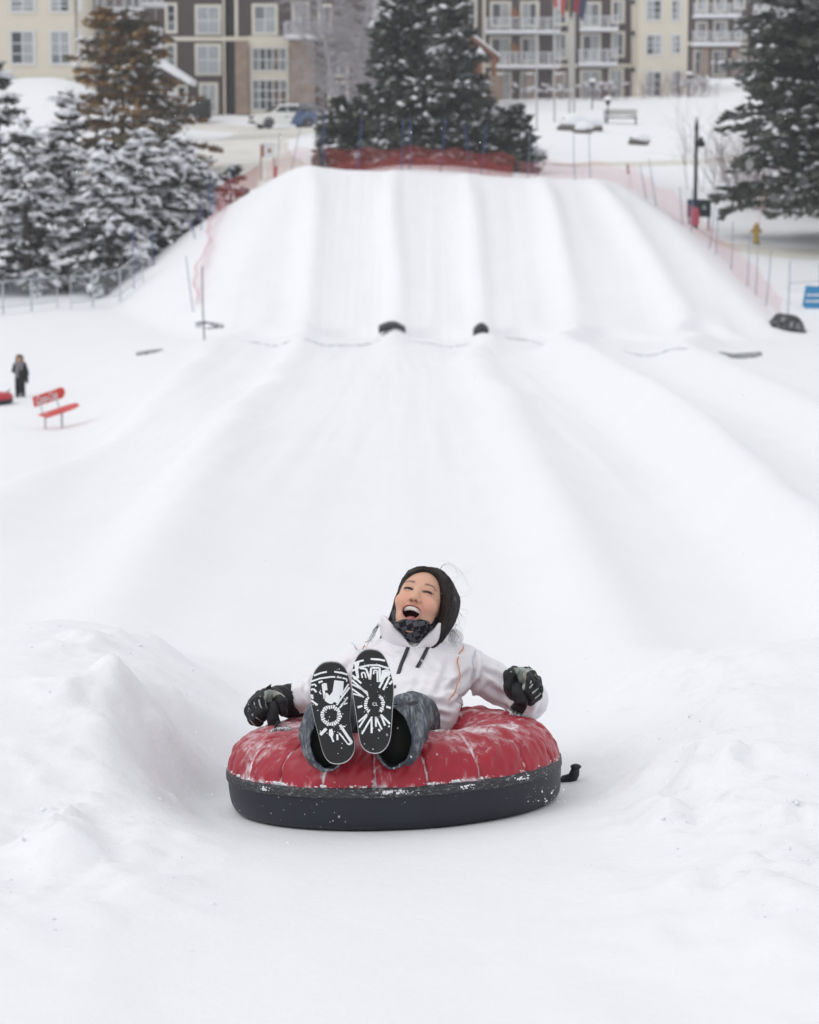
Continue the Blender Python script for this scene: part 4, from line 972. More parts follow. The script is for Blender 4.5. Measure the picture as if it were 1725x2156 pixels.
# ---- boots: soles face the camera, treads packed with snow
M['sole'] = mat('black_sole', (.016, .016, .018), .55, .25, 30, bump=.2, bscale=200, spec=.35)
M['welt'] = mat('pale_welt', (.62, .62, .64), .6, .1, 40); M['bootup'] = snow_over(mat('boot_upper', (.50, .50, .49), .7, .15, 30), .5, .8, 20)
M['packed'] = mat('packed_snow', (.84, .85, .87), .7, .04, 60, bump=.3, bscale=300, spec=.2)
fw = np.array([0, cp, -sp_])
def boot(outline, depth, lean, bars, blobs, rc_, holes, letters, axis_):
    org = np.array([0, 0, CZ]); zz = [outline[i][1] for i in range(len(outline))]; y0, y1 = min(zz), max(zz)
    def S(cx, cy, back):             # crop pixel on the sole plane, pushed back into the boot
        vx, vy = p3(cx, cy); d = ray(vx, vy); dep = depth+lean*(y1-cy)/(y1-y0)-.035*0; d = d/(d@fw)
        return org+d*dep+fw*back
    O = crom(outline+[outline[0]], 80)[:-1]; ce = O.mean(0)
    b = thing if False else None
    rings = []
    for back, k in ((.0, .965), (.003, .99), (.022, 1.0), (.027, .985)): rings.append(np.array([S(*(ce+(q-ce)*k), back) for q in O]))
    mb = MB(); n = len(O); mb.loft(rings, cap=True); 
    up = MB(); prof = [(.026, .96, 0), (.05, .93, 0), (.075, .80, .06), (.10, .62, .22), (.13, .5, .33), (.20, .47, .40)]
    ur = []
    for back, k, dn in prof: ur.append(np.array([S(ce[0]+(q[0]-ce[0])*(k if dn < .1 else k*1.1), ce[1]+(q[1]-ce[1])*k+dn*(y1-y0)*.55, back) for q in O]))
    up.loft(ur); bo = up.put('boot', 'bootup', rider, True)
    so = mb.put('sole', 'sole', bo, False)
    wl2 = MB(); wl2.loft([np.array([S(*(ce+(q-ce)*1.0), .0225) for q in O]), np.array([S(*(ce+(q-ce)*1.022), .024) for q in O]), np.array([S(*(ce+(q-ce)*1.022), .031) for q in O]), np.array([S(*(ce+(q-ce)*.97), .033) for q in O])], cap=False); wl2.put('welt', 'welt', bo, True)
    tr = MB(); rg = _r.Random(3)
    def quadbar(a, b_, w):
        a = np.array(a, float); b_ = np.array(b_, float); t = nrm(b_-a); nn_ = np.array([-t[1], t[0]])*w/2
        poly = [a-nn_*rg.uniform(.8, 1.1), a+nn_*rg.uniform(.8, 1.1), b_+nn_*rg.uniform(.75, 1.1), b_-nn_*rg.uniform(.75, 1.1)]
        tr.prism(poly, -.0012, .001, lambda u, v, d: S(u, v, d))
    for pl, w in bars:
        w = w*1.36
        for a, b_ in zip(pl[:-1], pl[1:]): quadbar(a, b_, w)
    for pl in blobs: tr.prism(pl, -.0016, .001, lambda u, v, d: S(u, v, d))
    cx, cy, r0, r1, nw = rc_
    for i in range(nw):
        if i in holes: continue
        a = 2*math.pi*(i+.3)/nw; e = .09*(24/nw); r0_, r1_ = r0*rg.uniform(.95, 1.15), r1*rg.uniform(.92, 1.04)
        tr.prism([(cx+r0_*math.cos(a-e), cy+r0_*math.sin(a-e)), (cx+r1_*math.cos(a-e*1.15), cy+r1_*math.sin(a-e*1.15)), (cx+r1_*math.cos(a+e*1.15), cy+r1_*math.sin(a+e*1.15)), (cx+r0_*math.cos(a+e), cy+r0_*math.sin(a+e))], -.0012, .001, lambda u, v, d: S(u, v, d))
    for i in range(46):             # stray crumbs
        q = ce+(O[rg.randrange(len(O))]-ce)*rg.uniform(.2, .97); s = rg.uniform(3, 8)
        tr.prism([(q[0]+s*math.cos(t)*rg.uniform(.5, 1), q[1]+s*math.sin(t)*rg.uniform(.5, 1)) for t in (0, 1.3, 2.5, 3.8, 5)], -.001, .001, lambda u, v, d: S(u, v, d))
    if letters:
        V, Fx = text_mesh(letters[0], letters[3], .4); tr.add([S(letters[1]+v[0], letters[2]-v[1], -.0012) for v in V], Fx)
    tr.put('packed_tread', 'packed', so)['kind'] = 'stuff'
outA = [(487, 290), (560, 300), (620, 350), (655, 440), (676, 540), (676, 650), (668, 760), (668, 870), (690, 980), (712, 1070), (698, 1170), (640, 1240), (555, 1266), (470, 1245), (415, 1165), (388, 1070), (360, 960), (330, 850), (308, 740), (292, 640), (290, 540), (312, 430), (352, 350), (415, 300)]
boot(outA, 7.085, -.012,
  [([(325, 418), (385, 395), (450, 382)], 13), ([(520, 380), (590, 390), (648, 408)], 13), ([(298, 474), (380, 446), (480, 430), (530, 430)], 12), ([(545, 432), (590, 438)], 9), ([(600, 440), (640, 452), (640, 476)], 11), ([(370, 485), (408, 470)], 14),
   ([(300, 510), (335, 500), (348, 522)], 11), ([(297, 552), (322, 545), (350, 575)], 13), ([(296, 600), (318, 640)], 13), ([(300, 655), (360, 700)], 14), ([(660, 498), (585, 610)], 13), ([(668, 530), (570, 660), (545, 700)], 14), ([(575, 725), (650, 625)], 12), ([(585, 700), (640, 640), (610, 695), (648, 680)], 9),
   ([(388, 985), (446, 925)], 22), ([(575, 890), (690, 1062)], 20), ([(690, 1062), (655, 1078)], 14), ([(655, 1078), (568, 968)], 10), ([(548, 980), (552, 1035)], 16), ([(575, 900), (628, 905)], 10), ([(310, 600), (316, 622)], 10), ([(378, 572), (395, 596)], 10)],
  [[(410, 490), (448, 490), (456, 556), (428, 560), (420, 520)], [(522, 462), (612, 472), (606, 560), (575, 620), (560, 690), (520, 668), (500, 690), (470, 684), (432, 660), (418, 600), (450, 580), (475, 610), (505, 570)], [(400, 500), (425, 500), (440, 640), (418, 640)], [(472, 935), (500, 925), (514, 975), (505, 1010), (522, 1050), (505, 1055), (488, 1010), (468, 985)]],
  (488, 800, 62, 104, 24), (), None, None)
outB = [(866, 170), (940, 185), (995, 235), (1035, 320), (1065, 420), (1086, 520), (1086, 620), (1078, 720), (1072, 820), (1066, 920), (1056, 1010), (1030, 1090), (975, 1148), (905, 1164), (830, 1142), (778, 1080), (758, 1000), (744, 900), (730, 800), (716, 700), (700, 600), (688, 500), (690, 400), (712, 300), (750, 225), (805, 180)]
boot(outB, 7.045, -.005,
  [([(700, 302), (750, 285), (803, 272)], 14), ([(870, 258), (940, 262), (1008, 274)], 14), ([(692, 372), (760, 338), (850, 318), (940, 316), (1046, 350)], 12), ([(850, 318), (848, 335)], 10), ([(990, 328), (988, 344)], 10),
   ([(765, 345), (825, 352), (862, 455), (876, 342), (955, 342), (962, 480)], 15), ([(790, 440), (782, 392), (812, 388), (826, 440)], 11), ([(897, 405), (900, 368), (934, 368), (936, 478)], 12), ([(952, 535), (1035, 370)], 17), ([(990, 555), (1052, 425)], 17), ([(1048, 500), (1078, 470)], 15), ([(975, 380), (1030, 362), (1060, 395)], 13),
   ([(692, 415), (780, 492)], 14), ([(690, 460), (838, 592)], 15), ([(690, 500), (835, 575), (842, 612)], 12), ([(692, 545), (805, 625)], 12), ([(700, 590), (805, 622)], 11),
   ([(745, 722), (790, 708)], 16), ([(1020, 715), (1062, 728)], 16), ([(836, 788), (752, 862)], 13), ([(832, 800), (758, 915)], 13), ([(884, 812), (852, 862), (786, 978)], 14), ([(878, 830), (880, 968)], 15), ([(918, 812), (920, 908)], 14), ([(918, 815), (978, 935)], 14), ([(966, 790), (1008, 897)], 14), ([(970, 792), (1055, 880)], 14), ([(960, 950), (945, 930)], 14), ([(1040, 910), (1052, 900)], 12)],
  [[(712, 295), (765, 285), (748, 350), (760, 440), (740, 450), (722, 380)], [(690, 410), (740, 430), (755, 470), (705, 450)], [(975, 385), (1048, 372), (1060, 410), (1010, 440), (990, 470), (965, 470)]],
  (905, 690, 66, 102, 26), (4, 5, 6, 7, 8, 17, 18, 19, 20, 21), ('CL', 912, 692, 44), None)

# ================================================================== background
rnd = random.Random(7)
# ------------------------------------------------------------------ buildings (each facade is a flat wall at its own distance)
M['siding'] = mat('dark_brown_siding', (.060, .042, .043), .8, .12, 3, bump=.2, bscale=8)
M['cream'] = mat('cream_siding', (.66, .61, .51), .8, .05, 2, bump=.1, bscale=8)
M['trim'] = mat('cream_trim', (.62, .58, .49), .7, .05, 3)
M['sash'] = mat('white_sash', (.70, .71, .73), .5, .04, 5)
M['stone'] = mat('tan_stone', (.26, .19, .15), .9, .55, 1.6, bump=.6, bscale=5, bdist=.05)
M['timber'] = mat('orange_timber', (.22, .085, .035), .7, .3, 2)
M['glass'] = mat('dark_glass', (.030, .035, .042), .12, .5, 1.2, spec=.6)
M['curtain'] = mat('curtained_glass', (.33, .35, .36), .3, .35, 2.2, spec=.5)
M['curtain2'] = mat('mid_grey_glass', (.15, .165, .175), .2, .4, 2.0, spec=.5)  # mid-grey panes, between the dark glass and the pale curtain
M['bronze'] = mat('warm_glass', (.09, .055, .035), .15, .5, 1.5, spec=.6)
M['rail'] = mat('white_railing', (.62, .63, .67), .5, .05, 5)
M['railglass'] = mat('frosted_panel', (.42, .43, .47), .35, .10, 2, spec=.5)
M['roofing'] = mat('dark_roof', (.05, .05, .055), .8, .2, 3)
M['black_metal'] = mat('black_metal', (.012, .013, .016), .45, .2, 10)
M['grey_metal'] = mat('galvanised_steel', (.48, .51, .54), .5, .1, 10)
M['palepost'] = mat('pale_pole', (.46, .45, .45), .5, .06, 3)

def rect(x0, y0, x1, y1, d):
    a = at(x0, y0, d); b = at(x1, y1, d); return a[0], b[0], b[2], a[2]          # xl, xr, zlo, zhi
class Bld:
    def __init__(s, name, label, d, vx, vy, group=None):
        s.fm = 'trim'; s.d = d; p = at(vx, vy, d); s.o = thing(name, label, 'building', p, group)
    def box(s, name, x0, y0, x1, y1, m, f0=0., f1=.3, d=None):
        """picture rectangle at the facade, f0 metres in front of the wall plane, f1 behind it"""
        d = d or s.d; xl, xr, zl, zh = rect(x0, y0, x1, y1, d)
        return MB().box((xl, d-f0, zl), (xr, d+f1, zh)).put(name, m, s.o)
    def window(s, x0, y0, x1, y1, cols=2, rows=(.0, .36, 1.), trim=.13, kind=None, d=None, sill=True, proud=.10):
        d = d or s.d; xl, xr, zl, zh = rect(x0, y0, x1, y1, d); mb = MB(); t = trim; w = .07
        mb.box((xl, d-proud, zl), (xl+t, d-.002, zh)); mb.box((xr-t, d-proud, zl), (xr, d-.002, zh)); mb.box((xl+t, d-proud, zh-t), (xr-t, d-.002, zh)); mb.box((xl+t, d-proud, zl), (xr-t, d-.002, zl+t))
        o = mb.put('window', s.fm, s.o)
        il, ir, jl, jh = xl+t, xr-t, zl+t, zh-t; mb = MB(); y0_, y1_ = d-proud*.7, d-.004
        mb.box((il, y0_, jl), (il+w, y1_, jh)); mb.box((ir-w, y0_, jl), (ir, y1_, jh)); mb.box((il+w, y0_, jh-w), (ir-w, y1_, jh)); mb.box((il+w, y0_, jl), (ir-w, y1_, jl+w))
        xs_ = [il+w+(ir-il-2*w)*k/cols for k in range(cols+1)]; zs = [jl+w+(jh-jl-2*w)*k for k in rows]
        for x in xs_[1:-1]: mb.box((x-w*.5, y0_+.004, jl+w), (x+w*.5, y1_, jh-w))
        for z in zs[1:-1]:
            for a, b in zip(xs_[:-1], xs_[1:]): mb.box((a+w*.5, y0_+.008, z-w*.4), (b-w*.5, y1_, z+w*.4))
        mb.put('sash', 'sash', o)
        k = kind or rnd.choice(['cur', 'half', 'half']); dark = rnd.randrange(cols)
        for i in range(cols):
            mcol = 'curtain' if (k == 'cur' and rnd.random() < .85) or (k == 'half' and (i != dark or rnd.random() < .15)) else ('bronze' if k == 'lobby' and rnd.random() < .3 else ('curtain2' if k == 'lobby' and i in (0, cols-1) else 'glass'))
            if cols == 1 and k == 'half': mcol = rnd.choice(['glass', 'curtain2'])
            for j in range(len(zs)-1):
                m = mcol if rnd.random() > .12 else 'curtain2'
                MB().box((xs_[i]+w*.3, d-.03, zs[j]+w*.3), (xs_[i+1]-w*.3, d-.006, zs[j+1]-w*.3)).put('pane', m, o)
        return o
    def balcony(s, x0, y0, x1, y1, proj_=1.3, posts=4, d=None, snow=.16, tail=True, skew=0):
        """railing top at y0, slab bottom at y1"""
        d = d or s.d; xl, xr, zl, zh = rect(x0, y0, x1, y1, d-proj_); f = d-proj_
        o = MB().box((xl, f, zl), (xr, d-.002, zl+.16)).put('balcony', 'rail', s.o)
        mb = MB(); mb.box((xl, f-.03, zh-.07), (xr, f+.05, zh)); mb.box((xl, f, zl+.26), (xr, f+.04, zl+.31))
        for x in (xl, xr): mb.box((x-.03, f+.05, zh-.07), (x+.03, d-.004, zh-.002))
        for k in range(posts+1):
            x = xl+(xr-xl)*k/posts; mb.box((x-.055, f-.02, zl+.162), (x+.055, f+.06, zh-.071))
        mb.put('railing', 'rail', o)
        for k in range(posts):
            a = xl+(xr-xl)*k/posts+.057; b = xl+(xr-xl)*(k+1)/posts-.057
            pb = MB(); n = max(3, int((b-a)/.11))
            for q in range(n): c = a+(b-a)*(q+.5)/n; pb.box((c-.018, f+.012, zl+.312), (c+.018, f+.03, zh-.072))
            po = pb.put('baluster_panel', 'rail', o); po['kind'] = 'stuff'
        # snow lying on the slab and bulging over its edge
        n = 18; mb = MB(); rings = []
        for k in range(n+1):
            x = xl-.08+(xr-xl+.16)*k/n; t = snow*(.75+.5*rnd.random())*(1 if 0 < k < n else .3)
            rings.append(np.array([[x, f-.10, zl+.10], [x, f-.13, zl+.17+t*.35], [x, f-.04, zl+.17+t*.8], [x, f+.3, zl+.17+t], [x, d-.01, zl+.17+t*1.1], [x, d-.01, zl+.164], [x, f+.002, zl+.164], [x, f-.02, zl+.08]]))
        mb.loft(rings); mb.put('snow_load', 'snow_lump', o, True)
        return o
LEFT = 'hotel wings behind the tubing hill'
# --- cream wing on the left
A = Bld('hotel_wing', 'cream hotel wing with angled bay above the snowy bank', 140, 90, 168, LEFT)
def facet(b, name, x0, x1, d0, d1, y0, y1, m):
    p = [at(x0, y1, d0), at(x1, y1, d1), at(x1, y0, d1), at(x0, y0, d0)]; back = np.array([0, 9., 0])
    V = p+[q+back for q in p]; put(name, V, [(0, 1, 2, 3), (7, 6, 5, 4), (0, 4, 5, 1), (1, 5, 6, 2), (2, 6, 7, 3), (3, 7, 4, 0)], m, b.o)
A.fm = 'sash'; A.box('wall', -420, -140, 161, 190, 'cream', 0, 9)
for x_ in (-150, -240, -330): A.window(x_, 63, x_+52, 137, 2, (0, .30, .64, 1), .05, 'half'); A.window(x_, -10, x_+52, 27, 2, (0, .36, .7, 1), .04)
facet(A, 'wall', 161.05, 178, 140.05, 141.6, -140, 188, 'cream')
A.window(20, -10, 75, 27, 2, (0, .36, .7, 1), .04); A.window(104, -10, 149, 27, 2, (0, .36, .7, 1), .04)
A.window(20, 63, 75, 137, 2, (0, .30, .64, 1), .05, 'half'); A.window(104, 63, 150, 137, 2, (0, .30, .64, 1), .05, 'half')
A.window(163, 62, 172, 128, 1, (0, .3, .64, 1), .05, 'cur', d=140.0); A.window(163, -10, 172, 24, 1, (0, .5, 1), .05, 'cur', d=140.0)
A.window(-60, 63, -12, 137, 2, (0, .30, .64, 1), .05, 'half')
A.box('belt', -420, 158, 160, 166, 'trim', .06, -.003)
A.box('recess_wall', 176, -140, 302, 205, 'siding', 0, 4, d=147)
A.box('timber_panel', 226, 48, 296, 100, 'timber', .05, .02, d=146.94); A.box('timber_panel', 222, -20, 262, 22, 'timber', .05, .02, d=146.94)
A.window(182, 40, 222, 96, 2, (0, 1), .12, 'half', d=147); A.window(190, -30, 220, 20, 2, (0, 1), .12, 'half', d=147); A.window(262, -25, 285, 40, 1, (0, .4, 1), .12, 'cur', d=147)
A.window(182, 118, 215, 170, 2, (0, .5, 1), .1, 'half', d=147)
A.balcony(176, -6, 219, 38, 1.9, 3, d=147, snow=.3); A.balcony(177, 89, 221, 139, 1.9, 3, d=147, snow=.25)
A.balcony(222, -12, 297, 24, 1.4, 4, d=147); A.balcony(290, 58, 340, 100, 1.2, 3, d=147); A.balcony(292, -25, 342, 14, 1.2, 3, d=147)
A.box('roof', -430, -175, 305, -141, 'roofing', 1.0, 11)

# --- brown wing with stone piers
B = Bld('hotel_wing', 'dark brown hotel wing with tan stone piers and tall lobby windows', 180, 500, 238, LEFT)
B.box('wall', 296, -140, 476, 242, 'siding', 0, 9); B.box('wall', 476.1, -140, 492, 242, 'siding', -1.2, 9); B.box('wall', 492.1, -140, 780, 242, 'siding', 0, 9)
for y in (77, -60): B.box('belt', 296, y, 760, y+9, 'trim', .14, -.003)
B.box('belt', 523, 75.5, 610, 97, 'trim', .17, -.004)
B.box('corner_board', 467.5, -140, 475.5, 242, 'trim', .10, -.004); B.box('corner_board', 492.5, -140, 503.5, 242, 'trim', .11, -.004); B.box('corner_board', 326, -140, 331, 242, 'trim', .09, -.004)
B.window(347, 5, 374, 70, 1, (0, .33, .66, 1), .14, 'gl'); B.window(347, 90, 373, 146, 1, (0, .33, .66, 1), .14, 'half')
for y0, y1, k in ((9, 74, 'cur'), (91, 159, 'cur')):
    o = B.window(410, y0, 467, y1, 2, (0, .5, 1), .16, k)
    xl, xr, zl, zh = rect(414, y0+34, 465, y1-4, 179.8); mb = MB(); mb.box((xl, 179.75, zh-.06), (xr, 179.82, zh)); mb.box((xl, 179.75, zl), (xr, 179.82, zl+.06))
    n = 16
    for q in range(n): x = xl+(xr-xl)*(q+.5)/n; mb.box((x-.02, 179.77, zl+.061), (x+.02, 179.80, zh-.061))
    mb.put('railing', 'rail', B.o)
B.window(530, 7, 586, 74, 2, (0, .5, 1), .16, 'cur')
B.window(419, 173, 460, 240, 2, (0, .36, 1), .14, 'half'); B.window(365, 178, 396, 240, 1, (0, .36, 1), .14, 'half')
B.box('stone_pier', 496, 86.5, 525, 241, 'stone', .45, -.004); B.box('stone_pier', 610, 86.5, 664, 241, 'stone', .35, -.004)
B.box('surround', 525.2, 97.2, 609.8, 241, 'trim', .20, -.005)
B.window(529, 99, 606, 151, 5, (0, .5, 1), .04, 'lobby', d=179.76); B.window(529, 166, 607, 233, 5, (0, .33, .66, 1), .04, 'lobby', d=179.76)
B.window(614, 3, 653, 74, 2, (0, .5, 1), .14, 'cur'); B.window(668, 8, 700, 70, 2, (0, .5, 1), .14, 'half')
B.balcony(600, 45, 694, 82, 1.4, 4)
for y in (110, 170): B.window(690, y, 735, y+52, 2, (0, .5, 1), .14, 'half')
B.box('roof', 290, -175, 790, -141, 'roofing', 1.0, 11)
# entrance roof with snow beside the brown wing
mb = MB(); p0, p1, p2_, p3_ = at(296, 118, 172), at(336, 118, 172), at(398, 168, 172), at(300, 205, 172)
mb.add([at(286, 122, 174), at(330, 118, 174), at(402, 166, 174), at(400, 178, 174), at(322, 132, 174), at(284, 136, 174)]+[q+np.array([0, 5, 0]) for q in (at(286, 122, 174), at(330, 118, 174), at(402, 166, 174), at(400, 178, 174), at(322, 132, 174), at(284, 136, 174))],
       [(0, 5, 4, 3, 2, 1), (6, 7, 8, 9, 10, 11), (0, 1, 7, 6), (1, 2, 8, 7), (2, 3, 9, 8), (3, 4, 10, 9), (4, 5, 11, 10), (5, 0, 6, 11)])
mb.put('porch_roof', 'snow_lump', B.o); B.box('porch_post', 386, 176, 392, 240, 'trim', 6.0, -5.6); B.box('porch_post', 318, 140, 324, 240, 'trim', 6.0, -5.6)

# --- brown wing right of the pines, with balconies
D = Bld('hotel_wing', 'dark brown hotel wing with long white balconies behind the flagpoles', 208, 1180, 217, LEFT)
D.box('wall', 880, -140, 1331, 222, 'siding', 0, 9)
D.box('belt', 880, 134, 1331, 142, 'trim', .14, -.003)
for x0, x1 in ((1017, 1022), (1200, 1210)): D.box('corner_board', x0, -140, x1, 222, 'trim', .10, -.004)
D.window(973, -4, 1005, 58, 2, (0, .36, 1), .16, 'half')
for x0, y0, x1, y1 in ((1032, 2, 1077, 58), (1095, 2, 1136, 58), (1031, 76, 1077, 132), (1095, 76, 1135, 132)): D.window(x0, y0, x1, y1, 2, (0, 1), .17, 'half')
for y0, y1 in ((0, 54), (67, 126)): D.window(1165, y0, 1196, y1, 2, (0, .34, 1), .17, 'cur'); D.window(1287, y0-2, 1316, y1-5, 2, (0, .34, 1), .17, 'half'); D.window(1223, y0+3, 1266, y1+4, 2, (0, 1), .17, 'cur')
for y in (18, 91): 
    xl, xr, zl, zh = rect(1078, y, 1098, y+22, 207.9); q = [(xl, 207.9, zl), (xr, 207.9, zl), (xl+.25, 207.9, zh), (xl, 207.9, zh)]
    V = q+[(a, 207.0, c) for a, b, c in q]; put('timber_bracket', V, [(0, 1, 2, 3), (7, 6, 5, 4), (0, 4, 5, 1), (1, 5, 6, 2), (2, 6, 7, 3), (3, 7, 4, 0)], 'timber', D.o)
D.balcony(1024, 36, 1179, 71, 1.5, 6); D.balcony(1040, 109, 1180, 144, 1.5, 6); D.balcony(1223, 33, 1301, 66, 1.5, 4); D.balcony(1221, 103, 1299, 139, 1.5, 4)
D.window(1221, 146, 1266, 218, 2, (0, .66, 1), .17, 'cur'); D.window(1281, 143, 1314, 209, 2, (0, .3, .66, 1), .17, 'cur'); D.window(1030, 150, 1078, 218, 2, (0, .66, 1), .17, 'cur'); D.window(1095, 150, 1130, 218, 2, (0, .66, 1), .17, 'half'); D.window(1163, 150, 1192, 212, 2, (0, .3, 1), .17, 'half')
for x in (1052, 1113, 1174):
    D.box('stone_column', x-6, 158, x+6, 217, 'stone', 1.5, -.9); D.box('timber_post', x-3, 143.5, x+3, 154, 'timber', 1.4, -1.1); D.box('column_cap', x-7, 154.2, x+7, 158, 'snow_lump', 1.6, -.8)
D.box('roof', 870, -175, 1340, -141, 'roofing', 1.0, 11)
# --- cream bay joined on its right
E = Bld('hotel_wing', 'narrow cream hotel bay between two dark brown wings', 206, 1390, 214, LEFT)
E.fm = 'sash'; E.box('wall', 1349, -140, 1446, 219, 'cream', 0, 8); facet(E, 'wall', 1330, 1348.95, 207.6, 206.04, -140, 219, 'cream')
for y0, y1, y2, y3 in ((-2, 44, -2, 44), (72, 117, 72, 114), (149, 205, 148, 200)):
    E.window(1360, y0, 1394, y1, 2, (0, .33, .66, 1), .05, 'half'); E.window(1414, y2, 1434, y3, 2, (0, .33, .66, 1), .05, 'half')
for y in (0, 66, 143):
    mb = MB(); c = at(1333, y+3, 206.9); mb.tube([c+np.array([0, 0, -.25]), c, c+np.array([0, 0, .2])], [.10, .16, .08], 8); mb.put('wall_lamp', 'black_metal', E.o)
E.box('roof', 1325, -175, 1450, -141, 'roofing', .8, 9)
# --- far brown wing on the right
G = Bld('hotel_wing', 'distant dark brown hotel wing beyond the cream bay, balconies heaped with snow', 255, 1560, 160, LEFT)
G.box('wall', 1444, -140, 1740, 168, 'siding', 0, 9); G.box('belt', 1444, 88, 1740, 95, 'trim', .14, -.003)
for x0, y0, x1, y1 in ((1465, 44, 1490, 84), (1502, 42, 1532, 84), (1466, -10, 1492, 26), (1503, -10, 1530, 26), (1588, 40, 1622, 82), (1590, -12, 1622, 22)): G.window(x0, y0, x1, y1, 2, (0, 1), .2, 'half')
for x0, y0, x1, y1 in ((1547, 34, 1573, 84), (1545, -10, 1570, 20), (1641, 32, 1666, 76), (1556, 102, 1572, 136), (1642, 104, 1664, 140)): G.window(x0, y0, x1, y1, 2, (0, .4, 1), .2, 'half')
for x0, x1 in ((1460, 1490), (1499, 1529), (1588, 1622)): G.window(x0, 104, x1, 161, 2, (0, .6, 1), .2, 'half')
G.balcony(1463, 6, 1560, 37, 1.6, 4, snow=.22); G.balcony(1589, 0, 1673, 35, 1.6, 4, snow=.22); G.balcony(1461, 65, 1560, 97, 1.6, 4, snow=.22); G.balcony(1586, 65, 1648, 94, 1.6, 3, snow=.22)
for x in (1482, 1545, 1585): G.box('stone_column', x-7, 108, x+6, 161, 'stone', 1.6, -.9); G.box('timber_post', x-3, 97.3, x+3, 107.8, 'timber', 1.5, -1.1)
G.box('roof', 1440, -175, 1745, -141, 'roofing', 1.0, 11)
# --- timber gable lodge behind the pines
L = Bld('lodge', 'timber gabled entrance lodge with snow on its roof edge behind the pines', 192, 985, 214)
d_ = 192
def plate(name, pts, dep0, dep1, m, parent=L.o, smooth=False):
    a = [at(x, y, d_)+np.array([0, dep0, 0]) for x, y in pts]; b = [q+np.array([0, dep1-dep0, 0]) for q in a]; n = len(pts)
    return put(name, a+b, [tuple(range(n-1, -1, -1)), tuple(range(n, 2*n))]+[(i, (i+1) % n, n+(i+1) % n, n+i) for i in range(n)], m, parent)
plate('gable', [(880, 30), (1010, 132), (1010, 218), (750, 218), (750, 132)], 1.0, 8, 'timber')
plate('rake', [(880, -14), (1052, 120), (1052, 128), (880, -4)], -.4, 9, 'timber'); plate('rake', [(880, -14), (880, -4), (708, 128), (708, 120)], -.4, 9, 'timber')
plate('snow_load', [(880, -24), (962, 38), (1004, 76), (1053, 116), (1052.5, 119.5), (880, -14.5)], -.5, 9, 'snow_lump'); plate('snow_load', [(880, -24), (880, -14.5), (707.5, 119.5), (707, 114), (760, 66), (820, 26)], -.5, 9, 'snow_lump')
plate('window', [(968, 148), (1000, 148), (1000, 196), (968, 196)], .90, .998, 'trim'); plate('pane', [(973, 154), (995, 154), (995, 190), (973, 190)], .84, .898, 'curtain')
for x in (1010, 1040, 870, 780):
    plate('stone_column', [(x-9, 160), (x+9, 160), (x+10, 218), (x-10, 218)], -.6, .9, 'stone'); plate('timber_post', [(x-5, 122), (x+5, 122), (x+5, 159.7), (x-5, 159.7)], -.3, .6, 'timber')

# ------------------------------------------------------------------ roads: packed tan snow laid on the ground
def road(name, pts, widths, m, n=90, k=9, lift=.03):
    P = crom(pts, n); w = np.interp(np.linspace(0, 1, n), np.linspace(0, 1, len(widths)), widths); T = np.gradient(P[:, :2], axis=0); T /= np.linalg.norm(T, axis=1, keepdims=True); S = np.stack([T[:, 1], -T[:, 0]], -1)
    V = []
    for j in range(k):
        q = P[:, :2]+S*w[:, None]*((j/(k-1))-.5)*(1+.06*vn2(np.arange(n)*.3, np.full(n, j*9.), 5))[:, None]
        e = 1-abs(j/(k-1)-.5)*2; V.append(np.c_[q, H(q[:, 0], q[:, 1])+lift*min(1, e*6)-.02*(1 if e == 0 else 0)])
    V = np.stack(V, 1).reshape(-1, 3); ii = np.arange(n*k).reshape(n, k)
    o = put(name, V, np.stack([ii[:-1, :-1], ii[:-1, 1:], ii[1:, 1:], ii[1:, :-1]], -1).reshape(-1, 4), m, None, True); o['kind'] = 'structure'; return o
M['roadsnow'] = mat('packed_road_snow', (.68, .66, .62), .8, .20, .5, bump=.3, bscale=4, bdist=.03)
M['roadsnow2'] = mat('tan_road_snow', (.66, .64, .58), .8, .10, .3, bump=.3, bscale=4, bdist=.03)
def gxy(vx, Y): x = at(vx, 500, Y)[0]; return (x, Y, 0.)
road('road', [gxy(360, 172), gxy(500, 166), gxy(640, 160), gxy(760, 166), gxy(860, 176)], [4, 6, 6, 5, 4], 'roadsnow')
road('driveway', [gxy(600, 163), gxy(560, 150), gxy(520, 138), gxy(520, 124), gxy(560, 112), gxy(640, 104)], [6, 6, 5.5, 5, 4.5, 4], 'roadsnow')
road('path', [gxy(1180, 108), gxy(1330, 112), gxy(1480, 117), gxy(1620, 124), gxy(1800, 130)], [2.4, 3.0, 3.0, 2.6, 2.4], 'roadsnow2')
road('lane', [gxy(1470, 84.5), gxy(1560, 84), gxy(1660, 83.6), gxy(1800, 83.4), gxy(2000, 83)], [1.2, 1.9, 2.0, 2.0, 2.0], 'roadsnow2')

